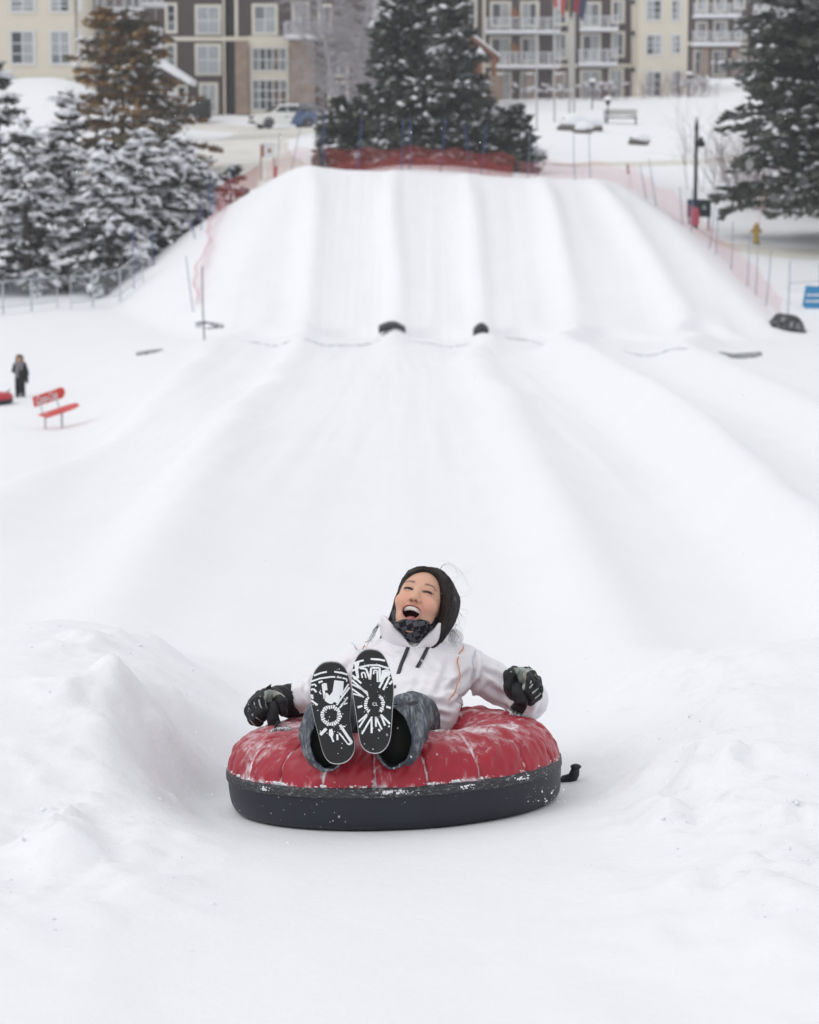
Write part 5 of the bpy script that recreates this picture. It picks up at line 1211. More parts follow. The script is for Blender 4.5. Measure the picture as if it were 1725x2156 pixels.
# ------------------------------------------------------------------ trees
M['bark'] = mat('grey_bark', (.075, .058, .05), .9, .35, 6, bump=.5, bscale=30)
M['needle_f'] = mat('frosted_needles', (.22, .225, .22), .8, .3, 2.)
M['needle'] = mat('dark_needles', (.062, .062, .052), .75, .5, 1.6)
M['needle2'] = mat('pine_needles', (.100, .110, .090), .75, .5, 1.4)
M['needle_b'] = mat('rusty_needles', (.36, .21, .08), .8, .55, .9)
M['needle_g'] = mat('olive_brown_needles', (.17, .150, .10), .8, .5, 1.2)
M['frost'] = mat('frosted_twigs', (.42, .40, .42), .8, .25, 3)
M['frost2'] = mat('mauve_twigs', (.22, .165, .175), .85, .3, 3)
M['treesnow'] = mat('branch_snow', (.80, .81, .85), .75, .04, 3, spec=.2)
def conifer(name, label, base, Ht, Rad, seed, tiers, needle, snow, group=None, top=.1, twigs=26, droop=.35, tuft=.17, shape=.85, low=.08, lean=(0, 0), snowsize=.16, second=None, sn_top=.5):
    g = np.random.default_rng(seed); base = np.asarray(base, float)
    o = thing(name, label, 'tree', base, group)
    tr = np.array([base+np.array([lean[0]*t*t, lean[1]*t*t, Ht*t-.3*(t == 0)]) for t in np.linspace(0, 1, 9)])
    MB().tube(tr, np.linspace(.022*Ht+.03, .012, 9), 8).put('trunk', 'bark', o, True)
    nd, sv, bv = [], [], MB()
    for k in range(tiers):
        h = low+(1-low-.01)*(k+g.random()*.8)/tiers; nb = int(g.integers(4, 7))
        for b in range(nb):
            az = g.random()*2*math.pi; L = Rad*((1-h)**shape*(1-.25*max(0, .22-h)/.22)+top*.35)*(.62+.5*g.random())
            c = base+np.array([lean[0]*h*h, lean[1]*h*h, Ht*h]); dv = np.array([math.cos(az), math.sin(az), 0]); lat = np.array([-dv[1], dv[0], 0])
            rise = .18+.55*h; tt = np.linspace(0, 1, 7)
            cur = lambda t: c+dv*(L*t)[:, None]+np.array([0, 0, 1.])*(L*(rise*t-(droop+.2*(1-h))*t*t))[:, None]
            bv.tube(cur(tt), np.linspace(.012+.010*L, .006, 7), 4, cap=False)
            n = max(5, int(twigs*(.35+L/Rad))); t = .12+.88*g.random(n)**.75; p = cur(t)
            off = g.normal(size=n)*.20*L*(1.15-t)**.5; p = p+lat*off[:, None]+np.c_[np.zeros(n), np.zeros(n), -.10*np.abs(off)+g.normal(size=n)*.05]
            q = dv*(.6+.5*g.random(n))[:, None]+lat*np.clip(off/L*5, -1, 1)[:, None]+g.normal(size=(n, 3))*.28; q /= np.linalg.norm(q, axis=1, keepdims=True)
            nd.append((p, q, tuft*(.7+.7*g.random(n))))
            m = g.random(n) < snow*(.35+.65*t)*(1 if h < .93 else sn_top)
            if m.any(): sv.append((p[m]+np.array([0, 0, .045]), q[m], snowsize*(.55+.9*g.random(m.sum()))))
    P = np.concatenate([a[0] for a in nd]); Q = np.concatenate([a[1] for a in nd]); S = np.concatenate([a[2] for a in nd]); N = len(P)
    # each spray: a small three-sided fan of needles
    u = np.cross(Q, np.array([0, 0, 1.])); u /= np.linalg.norm(u, axis=1, keepdims=True)+1e-9; w = np.cross(u, Q)
    s = S[:, None]; rj = g.normal(size=(N, 3))*.25
    V = np.stack([P-Q*s*.45, P+u*s*.42+Q*s*.1+w*s*.12, P+Q*s*.95, P-u*s*.42+Q*s*.1+w*s*.10, P-w*s*.35+Q*s*.2+rj*s*.5], 1).reshape(-1, 3)
    i = np.arange(N)*5; Fq = np.concatenate([np.stack([i, i+1, i+2], -1), np.stack([i, i+2, i+3], -1), np.stack([i, i+4, i+2], -1)])
    mats = [needle] if not second else [needle, second]; mi = None
    if second:
        zz = fbm(P*.55, 2, seed); sel = (zz+.25*g.normal(size=N) > (.16 if needle == 'needle_g' else .08 if needle == 'needle_b' else .30)).astype(int); mi = np.concatenate([sel]*3)
    cr = put('crown', V, Fq, mats, o, False, mi=mi)
    bv.put('branches', 'bark', o)
    if sv:
        P = np.concatenate([a[0] for a in sv]); Q = np.concatenate([a[1] for a in sv]); S = np.concatenate([a[2] for a in sv]); N = len(P)
        u = np.cross(Q, np.array([0, 0, 1.])); u /= np.linalg.norm(u, axis=1, keepdims=True)+1e-9; s = S[:, None]
        Z = np.array([0, 0, 1.]); jj = lambda a: (1+.35*g.normal(size=(N, 1)))*a
        V = np.stack([P-Q*s*jj(.9), P+u*s*jj(.6), P+Q*s*jj(1.1)-Z*s*.15, P-u*s*jj(.6), P+Z*s*jj(.42), P-Z*s*.12], 1).reshape(-1, 3)
        i = np.arange(N)*6; F_ = []
        for a, b in ((0, 1), (1, 2), (2, 3), (3, 0)): F_ += [np.stack([i+a, i+b, i+4], -1), np.stack([i+b, i+a, i+5], -1)]
        so = put('snow_load', V, np.concatenate(F_), 'treesnow', o, True); so['kind'] = 'stuff'
    cr['kind'] = 'stuff'
    return o
def tree_at(vx, Y, dz=0.): p = onsnow(vx, Y); p[2] += dz; return p
def hgt(vx, vytop, Y): return at(vx, vytop, Y)[2]-onsnow(vx, Y)[2]
SPR = 'snow-laden spruces beside the tubing hill'
for vx, Y, vt, rad, sd, lab, sn in (
    (2, 89, 118, 2.3, 1, 'tall snow-laden spruce at the end of the row by the steel barrier', .30),
    (55, 84.5, 250, 2.3, 2, 'broad snow-laden spruce whose lower boughs reach the steel barrier', .40),
    (148, 88, 185, 2.0, 3, 'slender pointed spruce rising out of the snow-laden row', .32),
    (232, 84.6, 305, 2.2, 4, 'low rounded spruce heavy with snow in the middle of the row', .42),
    (300, 87, 275, 2.1, 5, 'bushy snow-heaped spruce below the rusty conifer', .42),
    (372, 88.5, 290, 2.3, 6, 'round-topped spruce thick with snow against the tubing hill flank', .42),
    (110, 92, 300, 2.4, 16, 'half-hidden spruce behind the pointed one', .36),
    (415, 90.5, 345, 1.6, 17, 'small snowy spruce squeezed between row and hill flank', .38)):
    conifer('spruce_tree', lab, tree_at(vx, Y), hgt(vx, vt, Y), rad, sd, 17 if rad > 1.8 else 13, 'needle', sn, SPR, shape=.78 if sd != 3 else .95, twigs=34, tuft=.23, snowsize=.30, low=.04, second='needle_f')
conifer('conifer_tree', 'tall rusty brown conifer rising behind the snowy spruces', tree_at(262, 112), hgt(262, 30, 112), 3.3, 21, 26, 'needle_g', .07, None, shape=.38, twigs=40, tuft=.27, second='needle_b', snowsize=.3, low=.03, droop=.25)
conifer('conifer_tree', 'low spreading rusty conifer below the entrance porch roof', tree_at(352, 116), hgt(352, 212, 116), 2.9, 22, 8, 'needle_b', .18, None, shape=.35, twigs=30, tuft=.24, second='needle_g', snowsize=.3, low=.03, droop=.2)
conifer('spruce_tree', 'small lone dark spruce poking up behind the red side netting', tree_at(487, 92), hgt(487, 345, 92), 1.15, 23, 10, 'needle', .25, None, shape=.6, twigs=22, tuft=.15, low=.03, snowsize=.12)
PIN = 'dark pines behind the launch hill'
for vx, Y, vt, rad, sd, lab in (
    (895, 101, -70, 2.9, 31, 'tallest dark pine towering behind the launch hill'),
    (846, 99, 20, 2.0, 32, 'dark pine standing against the bare birches'),
    (948, 97, 20, 1.6, 33, 'slim dark pine in front of the gabled lodge'),
    (752, 98, 222, 1.9, 34, 'low dark pine at the birch end of the pine clump'),
    (1062, 98, 238, 1.5, 35, 'low spreading pine at the flagpole end of the pine clump'),
    (870, 96, 190, 2.2, 36, 'short bushy pine pressed against the red netting'),
    (885, 104, -90, 2.4, 37, 'tall frosted pine just behind the birches'),
    (1000, 97, 205, 1.5, 38, 'stocky dark pine before the stone columns of the lodge')):
    conifer('pine_tree', lab, tree_at(vx, Y), hgt(vx, vt, Y), rad, sd, 22, 'needle2', .15, PIN, shape=.36, twigs=46, tuft=.30, snowsize=.22, low=.02, droop=.10, second='needle_f')
conifer('pine_tree', 'big dark pine overhanging the grey lane behind the fire hydrant', tree_at(1752, 86), 13., 4.3, 41, 74, 'needle2', .12, None, shape=.30, twigs=46, tuft=.31, snowsize=.23, low=.10, droop=.16, second='needle_f')
conifer('pine_tree', 'second dark pine partly hidden behind the big overhanging one', tree_at(1800, 96), 11., 4.2, 42, 24, 'needle2', .2, None, shape=.35, twigs=34, tuft=.27, snowsize=.2, low=.10, droop=.16)

def bare(mb, p, d, L, r, depth, g, spread=.5, up=.15, cnt=(2, 4)):
    """grow a bare twig with its side twigs; mb collects the curves"""
    n = 5; q = np.empty((n, 3)); q[0] = p; dd = np.array(d, float); J = g.normal(size=(n, 3))*.10
    for k in range(1, n): dd = dd+J[k]; dd[2] += up*.3; dd = dd/math.sqrt(dd@dd); q[k] = q[k-1]+dd*L/(n-1)
    mb.append((q, r))
    if depth == 0: return
    for k in range(int(g.integers(*cnt))):
        i = int(g.integers(1, n)); nd = dd+g.normal(size=3)*spread; nd[2] += up; nd = nd/math.sqrt(nd@nd); bare(mb, q[i], nd, L*(.55+.25*g.random()), r*.5, depth-1, g, spread, up, cnt)
def put_twigs(name, tw, m, parent):
    P = np.stack([t[0] for t in tw]); r = np.array([t[1] for t in tw]); N = len(P); T = P[:, -1]-P[:, 0]; T /= np.linalg.norm(T, axis=1, keepdims=True)+1e-9
    U = np.cross(T, np.array([.31, .52, .79])); U /= np.linalg.norm(U, axis=1, keepdims=True)+1e-9; W = np.cross(T, U); rr_ = r[:, None]*np.linspace(1, .5, 5)[None]
    V = np.stack([P+rr_[..., None]*(math.cos(a)*U+math.sin(a)*W)[:, None] for a in (0, 2.1, 4.2)], 2).reshape(-1, 3)
    base_ = np.arange(N)[:, None, None]*15+np.arange(4)[None, :, None]*3; k = np.arange(3)[None, None]; kn = (k+1) % 3
    o = put(name, V, np.stack([base_+k, base_+kn, base_+3+kn, base_+3+k], -1).reshape(-1, 4), m, parent); o['kind'] = 'stuff'; return o
def birch(label, vx, Y, vt, seed, lean):
    g = np.random.default_rng(seed); b = tree_at(vx, Y); Ht = hgt(vx, vt, Y); o = thing('birch_tree', label, 'tree', b, 'frosted bare birches')
    tr = [b+np.array([lean*t+.15*math.sin(t*5+seed), 0, Ht*t-.2*(t == 0)]) for t in np.linspace(0, 1, 14)]
    MB().tube(tr, np.linspace(.16, .03, 14), 7).put('trunk', 'frost', o, True); mb = []
    for k in range(64):
        t = .16+.84*g.random(); i = min(int(t*13), 12); p = np.array(tr[i])*(1-(t*13-i))+np.array(tr[i+1])*(t*13-i); az = g.random()*6.28
        bare(mb, p, (math.cos(az), math.sin(az)*.8, .35), (2.2-1.0*t)*(.6+.6*g.random()), .048, 3, g, .55, .02, (3, 5))
    put_twigs('crown', mb, 'frost', o)
birch('bare frosted birch with a leaning pale trunk beside the dark pines', 712, 118, -90, 51, -.9)
birch('bare frosted birch with twin forks in front of the brown wing', 765, 121, -90, 52, .5)
birch('bare frosted birch half lost in the dark pines', 800, 116, -60, 53, .9)
def shrub(name, label, vx, Y, w, h, seed, m='frost2', n=46, snow=True, group=None, z=None):
    g = np.random.default_rng(seed); b = tree_at(vx, Y); o = thing(name, label, 'shrub', b, group); mb = []
    for k in range(n):
        p = b+np.array([g.normal()*w*.3, g.normal()*w*.15, -.05]); bare(mb, p, (g.normal()*.45, g.normal()*.3, 1.), h*(.5+.3*g.random()), .016, 2, g, .5, .25, (3, 5))
    put_twigs('twigs', mb, m, o)
    if snow:
        mb = MB(); rr_ = random.Random(seed)
        for k in range(int(n*.7)): mb.ell(b+np.array([g.normal()*w*.3, g.normal()*w*.15, h*(.45+.45*g.random())]), (.22, .18, .09), 6, 4, jit=.3, rng=rr_)
        mb.put('snow_load', 'treesnow', o, True)['kind'] = 'stuff'
SH = 'twiggy shrubs along the hotel'
shrub('shrub', 'wide snow-dusted shrub below the long balconies', 1150, 200, 5.5, 1.5, 61, group=SH)
shrub('shrub', 'mauve bare shrub beside the glazed ground-floor door', 1272, 201, 3.0, 1.7, 62, group=SH)
shrub('shrub', 'mauve bare hedge at the foot of the cream bay', 1390, 200, 6, 1.9, 63, snow=False, group=SH)
shrub('shrub', 'rounded mauve shrub at the corner past the cream bay', 1462, 203, 2.8, 1.8, 64, group=SH)
shrub('shrub', 'long mauve hedge under the distant brown wing', 1570, 245, 7, 2.0, 65, group=SH)
shrub('shrub', 'dusty mauve hedge end near the big pine', 1645, 240, 6, 2.0, 66, group=SH)
shrub('shrub', 'pinkish bare thicket beside the black lamp post', 1560, 100, 3.2, 3.0, 67, n=40, snow=False)
shrub('shrub', 'low pinkish bare thicket tangled in the big pine', 1600, 96, 2.5, 3.2, 68, n=36, snow=False)
shrub('shrub', 'brown leafy shrub behind the end of the crest netting', 1112, 99, 1.2, 1.0, 69, n=30)
def boulder(label, vx, vy, r, seed, Y=None):
    b = ground(vx, vy) if Y is None else tree_at(vx, Y); g = random.Random(seed); o = thing('boulder', label, 'boulder', b, 'snow-capped boulders on the lawn')
    MB().ell(b+np.array([0, 0, r*.35]), (r, r*.8, r*.6), 10, 7, jit=.22, rng=g).put('rock', 'rock', o); MB().ell(b+np.array([.05, -.12, r*.66]), (r*.95, r*.85, r*.45), 9, 6, jit=.15, rng=g).put('snow_load', 'snow_lump', o, True)
M['rock'] = mat('brown_rock', (.14, .12, .105), .9, .4, 3, bump=.6, bscale=8)
boulder('larger snow-capped boulder with a dark brown face below the flagpoles', 1205, 245, .95, 1, 150); boulder('snow-capped boulder leaning towards the lawn lamp', 1243, 240, .8, 2, 152); boulder('small snow-capped boulder in front of the two larger ones', 1225, 262, .6, 3, 146); boulder('low snow-buried boulder alone on the open lawn', 1345, 285, .6, 4, 136)

# ------------------------------------------------------------------ netting and poles on the launch hill
M['netred'] = mat('red_net', (.36, .045, .04), .7, .15, 5); M['netpink'] = mat('pale_red_net', (.62, .20, .22), .7, .15, 5)
M['bluepole'] = mat('blue_pole', (.035, .085, .26), .45, .15, 6); M['greypole'] = mat('grey_blue_pole', (.20, .23, .33), .5, .1, 6); M['redsleeve'] = mat('red_sleeve', (.45, .03, .09), .6, .2, 6)
def net(label, pts, h, m, cell=.06, wid=.012, sag=.08, seed=1, group='safety netting round the tubing hill', lean=0.):
    """diamond mesh netting hung along ground points"""
    P = crom(pts, max(8, len(pts)*6)); seg = np.r_[0, np.cumsum(np.linalg.norm(np.diff(P[:, :2], axis=0), axis=1))]; L = seg[-1]; f = lambda s: np.stack([np.interp(s, seg, P[:, k]) for k in range(3)], -1)
    g = np.random.default_rng(seed); ph = g.random()*6
    dz = H(f(np.linspace(0, L, 300))[:, 0], f(np.linspace(0, L, 300))[:, 1])+.04
    def surf(s, v):
        b = f(s); T = (P[-1]-P[0])[:2]; T = T/np.linalg.norm(T); Nn = np.array([-T[1], T[0], 0]); hh = h*(1-sag*np.abs(np.sin(s*1.9+ph)))
        b = b.copy(); b[:, 2] = np.interp(s, np.linspace(0, L, 300), dz)
        return b+np.array([0, 0, 1.])*(v*hh)[:, None]+Nn*(.10*np.sin(s*1.3+v*2+ph)+.05*np.sin(s*4.1+v*5)+lean*v)[:, None]
    V, Fq, c = [], [], 0; steps = 5
    for sg in (1, -1):
        for s0 in np.arange(-h*1.0, L+h*1.0, cell):
            v = np.linspace(0, 1, steps+1); s = s0+sg*v*h*.9; ok = (s >= 0) & (s <= L)
            if ok.sum() < 2: continue
            s = s[ok]; v = v[ok]; p = surf(s, v); d = surf(s+wid, v)-p; d2 = np.c_[np.zeros(len(s)), np.zeros(len(s)), np.full(len(s), wid*.35)]
            a = p-d*.5-d2*0; b = p+d*.5; V += [a, b]; k = len(s)
            Fq += [(c+i, c+k+i, c+k+i+1, c+i+1) for i in range(k-1)]; c += 2*k
    o = put('safety_net', np.concatenate(V), Fq, m, None, False, base=P[0]); tag(o, label, 'net', group)
    return o
PO = 'net poles round the tubing hill'
def pole(label, vx, vyt, vyb, Y=None, m='bluepole', r=.019, lean=None, sleeve=False, name='net_pole', group=PO, tilt=0.):
    """pole from a ground point seen at (vx,vyb), top seen at (vxt,vyt)"""
    vxt = vx+tilt; b = ground(vx, vyb) if Y is None else onsnow(vx, Y); t = at(vxt, vyt, b[1]); o = thing(name, label, 'pole', b, group)
    bow = .02*(t[2]-b[2]); P = crom([b-np.array([0, 0, .15]), .5*(b+t)+np.array([bow*(1 if tilt > 0 else -1)*.5, 0, 0]), t], 7)
    MB().tube(P, np.linspace(r, r*.75, 7), 8).put('shaft', m, o, True)
    MB().ell(P[-1], (r*1.0, r*1.0, r*1.3), 8, 5).put('cap', m, o, True)
    if sleeve: MB().tube([b+(t-b)*.02, b+(t-b)*.30], [.06, .05], 8).put('sleeve', 'redsleeve', o)
    return o
crest = lambda vx, Y: onsnow(vx, Y)
net('dark red netting stretched along the launch hill crest in front of the pines', [crest(682, 90.5), crest(780, 90.2), crest(880, 90), crest(990, 89.8), crest(1086, 89.5)], .9, 'netred', .06, .0105, .15, 1)
net('slack red netting doubled behind the crest netting', [crest(700, 91.2), crest(800, 91), crest(900, 90.8), crest(1080, 90.4)], .65, 'netred', .06, .011, .35, 2)
net('pale red netting sagging from the crest to the right corner of the launch hill', [crest(1086, 89.6), crest(1180, 89.3), crest(1270, 88.6), crest(1330, 87.2)], .75, 'netpink', .06, .006, .25, 3)
net('pale red netting down the right edge of the launch hill', [onsnow(1318, 86.5), onsnow(1400, 83.5), onsnow(1480, 80.8), onsnow(1560, 78.2), onsnow(1612, 76.2), onsnow(1658, 74.3)], .85, 'netpink', .06, .0062, .12, 4)
net('dark red netting along the top of the left hill edge before the spruces', [onsnow(452, 86.4), onsnow(500, 87.2), onsnow(552, 88.0)], .85, 'netred', .055, .014, .1, 5)
net('pale red netting climbing the left hill edge towards the crest', [onsnow(556, 88.2), onsnow(600, 88.8), onsnow(680, 90.2)], .8, 'netpink', .06, .006, .15, 6)
net('narrow red netting hanging down the left face of the launch hill', [ground(408, 648), ground(418, 590), ground(436, 520), ground(452, 470), ground(470, 440)], .55, 'netpink', .06, .012, .2, 7)
lab_c = 'blue net pole standing in the dark red crest netting'
for vx, vt, vb, tl in ((752, 250, 350, 9), (845, 250, 352, 4), (862, 248, 352, 3), (926, 248, 354, 12), (992, 258, 356, -14), (1012, 262, 356, 12), (683, 235, 352, 0)):
    pole(lab_c, vx, vt, vb, 90.1, tilt=tl)
for vx, vt, tl in ((1110, 275, 6), (1128, 290, 2)): pole('blue net pole at the loose end of the crest netting', vx, vt, 0, 89.6, m='greypole', tilt=tl, r=.017)
lab_r = 'thin grey-blue pole holding the pale netting behind the right crest'
for vx, vt in ((1210, 282), (1243, 272)): pole(lab_r, vx, vt, 0, 88.4, m='greypole', tilt=-2, r=.016)
lab_rr = 'thin grey-blue pole along the right hill edge netting'
for vx, vt, vb, tl in ((1362, 348, 440, -14), (1383, 335, 452, -16), (1438, 395, 490, -6), (1494, 425, 548, 12), (1541, 468, 580, 3), (1576, 490, 605, 2), (1594, 515, 618, 2), (1616, 528, 640, 8), (1662, 555, 668, 1), (1456, 400, 500, 2), (1508, 440, 560, 4)):
    Yv = np.interp(vx, [1318, 1400, 1480, 1560, 1612, 1658], [86.5, 83.5, 80.8, 78.2, 76.2, 74.3]); pole(lab_rr, vx, vt, vb, Yv, m='greypole', tilt=tl, r=.017)
lab_l = 'blue net pole among the spruces on the left hill edge'
for vx, vt, vb, tl in ((447, 375, 480, -8), (424, 420, 520, 0), (452, 390, 470, -2), (490, 345, 440, -5), (412, 462, 570, -10)): pole(lab_l, vx, vt, vb, np.interp(vx, [405, 452, 490], [82.5, 86.2, 87.3]), tilt=tl)
for vx, vt, tl in ((280, 478, 0), (324, 485, -5)): pole('blue net pole beside the steel barrier at the foot of the spruces', vx, vt, 0, 81.5 if vx < 300 else 83, tilt=tl)
pole('thin grey-blue pole leaning on the left hill face', 408, 540, 655, None, m='greypole', tilt=-16, r=.017)
M['gpole2'] = mat('dark_grey_pole', (.09, .10, .12), .5, .1, 6)
pole('dark grey pole planted at the foot of the left hill face', 431, 562, 716, None, m='gpole2', tilt=-5, r=.022, group=None)
for vx, vt, vb, tl, sl in ((580, 280, 365, 10, True), (612, 270, 0, 20, False)): pole('thin grey-blue pole beside the notice board on the left crest', vx, vt, 0, 90, m='greypole', tilt=tl, r=.017, sleeve=sl)
# ------------------------------------------------------------------ rubber mats and hardware at the run-out
M['mat'] = snow_over(mat('black_rubber_mat', (.022, .024, .030), .6, .3, 8), .5, .72, 5, amt=.55)
def sheet(name, label, pts2, th, m, cat, bulge=None, group=None):
    """small slab following picture outline of ground points"""
    pass
def arch_mat(label, vx, vy, w, h, dep, skew=0., group='rubber mats at the end of the lane dividers'):
    c = ground(vx, vy); o_ = MB(); rings = []
    for k in range(9):
        a = math.pi*k/8; x = -math.cos(a)*w/2; z = math.sin(a)**.8*h
        rings.append(np.array([c+np.array([x, 0, z-.05+skew*x]), c+np.array([x*1.0, dep, z-.02+skew*x]), c+np.array([x*.98, dep, z-.06+skew*x]), c+np.array([x*.96, 0, z-.10+skew*x])]))
    o_.loft(rings); o = o_.put('rubber_mat', 'mat', None, True, base=c); tag(o, label, 'rubber mat', group)
def hump_mat(label, vx, vy, prof, dep, group='rubber mats at the end of the lane dividers'):
    """solid mat draped on the nose of a divider; prof: (x, bottom, top) across, metres"""
    c = ground(vx, vy); mb = MB(); mb.loft([np.array([c+np.array([x, -.02, lo]), c+np.array([x, .02, hi]), c+np.array([x, dep, hi+.10]), c+np.array([x, dep, lo-.1])]) for x, lo, hi in prof])
    tag(mb.put('rubber_mat', 'mat2', None, True, base=c), label, 'rubber mat', group)
    mb = MB(); return c
M['mat2'] = mat('wet_black_rubber', (.016, .018, .025), .5, .3, 8)
hump_mat('black rubber mat bent low over the wider lane divider', 827, 697, [(-.42, .0, .05), (-.28, .05, .12), (-.12, .12, .17), (.0, .145, .18), (.12, .12, .16), (.26, .06, .09), (.38, -.02, .01)], .30)
hump_mat('black rubber mat arched high over the narrow lane divider', 1014, 701, [(-.24, -.05, .0), (-.17, -.03, .09), (-.07, .03, .17), (.03, .05, .19), (.13, .02, .14), (.22, -.04, .03)], .30)
def flap(label, pts, th=.04, name='rubber_mat', m='mat', cat='rubber mat', up=0., group=None):
    b = [ground(*p) for p in pts]; n = len(b); c = np.mean(b, 0); V = [q+np.array([0, 0, .02+up*(i % 2)]) for i, q in enumerate(b)]; V += [q-np.array([0, 0, th+.1]) for q in b]
    o = put(name, V, [tuple(range(n)), tuple(range(2*n-1, n-1, -1))]+[(i, n+i, n+(i+1) % n, (i+1) % n) for i in range(n)], m, None, False, base=c); tag(o, label, cat, group); return o
def rumple(label, vx, vy, w, d, h, seed):
    c = ground(vx, vy); g = 13; V = []
    for i in range(g):
        for j in range(7):
            x = (i/(g-1)-.5)*w; y = (j/6-.5)*d; e = (1-abs(2*j/6-1)**3)*(1-abs(2*i/(g-1)-1)**4); V.append([c[0]+x, c[1]+y, 0])
    V = np.array(V); V[:, 2] = H(V[:, 0], V[:, 1]); k = np.arange(g*7).reshape(g, 7); ex = np.array([(1-abs(2*j/6-1)**3)*(1-abs(2*i/(g-1)-1)**4) for i in range(g) for j in range(7)])
    V[:, 2] += ex*h*(.55+.6*vn2(V[:, 0]*2.2, V[:, 1]*2.2, seed)) - .02
    o = put('rubber_mat', V, np.stack([k[:-1, :-1], k[1:, :-1], k[1:, 1:], k[:-1, 1:]], -1).reshape(-1, 4), 'mat', None, True, base=c); tag(o, label, 'rubber mat')
rumple('crumpled black rubber mat lying below the right net corner', 1660, 694, 1.15, .7, .55, 3)
M['mat3'] = snow_over(mat('grey_rubber_mat', (.13, .135, .15), .7, .3, 8), .45, .65, 4, amt=.8)
flap('flat grey rubber mat edge showing at the right lane end', [(1512, 741), (1545, 746), (1602, 742), (1606, 747), (1570, 755), (1540, 754)], up=.0, m='mat3')
flap('flat rubber mat edge poking out beside the dark grey pole', [(412, 680), (430, 677), (470, 683), (472, 690), (440, 693), (413, 690)], m='mat3')
flap('thin buried board edge left of the lanes', [(286, 743), (315, 738), (343, 735), (343, 739), (312, 746), (288, 749)], name='board', cat='board', m='mat3')
M['edge'] = snow_over(mat('lip_shadow', (.34, .35, .38), .7, .3, 8), .40, .6, 2.2, amt=.95)  # grey strips stand in for the thin shadow line under each lane lip
for lab_, pts in (('thin scalloped strip painting the lip shadow below the lane beside the left hill face', [(505, 718), (555, 725), (610, 718)]), ('thin scalloped strip painting the lip shadow left of the low bent mat', [(640, 716), (720, 728), (800, 715)]), ('thin scalloped strip painting the lip shadow between the two black mats', [(862, 716), (930, 729), (992, 722)]), ('thin scalloped strip painting the lip shadow right of the arched mat', [(1062, 712), (1130, 722), (1215, 696)]), ('thin scalloped strip painting the lip shadow before the flat grey mat', [(1310, 738), (1380, 748), (1450, 736)])):
    P = crom([ground(*q) for q in pts], 14); P[:, 2] = H(P[:, 0], P[:, 1])+.012; tag(MB().tube(P, np.interp(np.linspace(0, 1, 14), [0, .3, .7, 1], [.006, .022, .02, .006]), 5).put('lip_shadow', 'edge', None, True, base=P[0]), lab_, 'rubber mat', 'painted lip shadows across the foot of the launch hill')
# ------------------------------------------------------------------ steel crowd barrier
def barrier(label, a, b, h=1.1, group='steel crowd barriers'):
    a = np.array(a); b = np.array(b); o = thing('crowd_barrier', label, 'barrier', a, group); Z = np.array([0, 0, 1.])
    mb = MB(); P0, P1, P2, P3 = a+Z*.25, a+Z*h, b+Z*h, b+Z*.25
    MB().tube([P0, P1], .02, 6).put('upright', 'grey_metal', o); MB().tube([P2, P3], .02, 6).put('upright', 'grey_metal', o); MB().tube([P1, P2], .022, 6).put('top_rail', 'grey_metal', o); MB().tube([P0, P3], .02, 6).put('bottom_rail', 'grey_metal', o)
    n = int(np.linalg.norm(b-a)/.11); mb = MB()
    for k in range(1, n): q = a+(b-a)*k/n; mb.tube([q+Z*.25, q+Z*h], .008, 4, cap=False)
    mb.put('bars', 'grey_metal', o)['kind'] = 'stuff'
    for q in (a, b): d = nrm(np.cross(b-a, Z)); MB().tube([q+Z*.27, q+Z*.02-d*.0], .018, 6).put('foot', 'grey_metal', o); 
for x0, x1, y0, y1 in ((-60, 2, 78.6, 79.0), (4, 62, 79.0, 79.5), (64, 118, 79.5, 80.0), (147, 192, 79.6, 80.2), (194, 250, 80.2, 80.8), (252, 300, 80.8, 81.3)):
    barrier('galvanised steel crowd barrier in the row below the spruces', onsnow(x0, y0), onsnow(x1, y1))
for x0, x1 in ((1665, 1728), (1730, 1790)): barrier('galvanised steel crowd barrier behind the blue sign', onsnow(x0, 79), onsnow(x1, 79.4), 1.05)
# ------------------------------------------------------------------ lamp post, sign boards, hydrant
def lamp_big():
    b = onsnow(1463, 89); t = at(1466, 246, 89); o = thing('lamp_post', 'black lamp post with small bracket lantern beside the launch hill', 'lamp post', b); Z = np.array([0, 0, 1.]); hh = t[2]-b[2]
    MB().tube([b-Z*.1, b+Z*.5, b+Z*.55, b+Z*(hh-.5), b+Z*(hh-.45), b+Z*hh], [.13, .12, .075, .06, .09, .02], 10).put('post', 'black_metal', o, True)
    q = b+Z*(hh-1.05); MB().tube([q, q+np.array([.2, 0, .12]), q+np.array([.25, 0, .0])], [.03, .025, .02], 6).put('bracket', 'black_metal', o)
    MB().tube([q+np.array([.17, 0, .35]), q+np.array([.17, 0, .22]), q+np.array([.17, 0, .0]), q+np.array([.17, 0, -.05])], [.02, .10, .17, .06], 10).put('lantern', 'black_metal', o, True)
    MB().tube([b+Z*(hh*.03), b+Z*(hh*.045), b+Z*.75, b+Z*.8], [.02, .17, .15, .1], 10).put('red_pad', 'redsleeve', o)
    return b, hh
lb, lh = lamp_big()
M['signdark'] = mat('dark_green_sign', (.018, .028, .032), .5, .2, 3); M['signblue'] = mat('blue_sign', (.025, .22, .44), .45, .12, 3); M['signnavy'] = mat('navy_panel', (.02, .05, .12), .5, .15, 3); M['signwhite'] = mat('white_lettering', (.72, .74, .76), .6, .05)
def panel(mb, x0, y0, x1, y1, d, th, mi=0): xl, xr, zl, zh = rect(x0, y0, x1, y1, d); mb.box((xl, d-th, zl), (xr, d, zh), mi); return mb
s = thing('sign_board', 'dark two-panel sign board fixed behind the black lamp post', 'sign', [at(1472, 470, 89.4)[0], 89.4, onsnow(1472, 89.4)[2]])
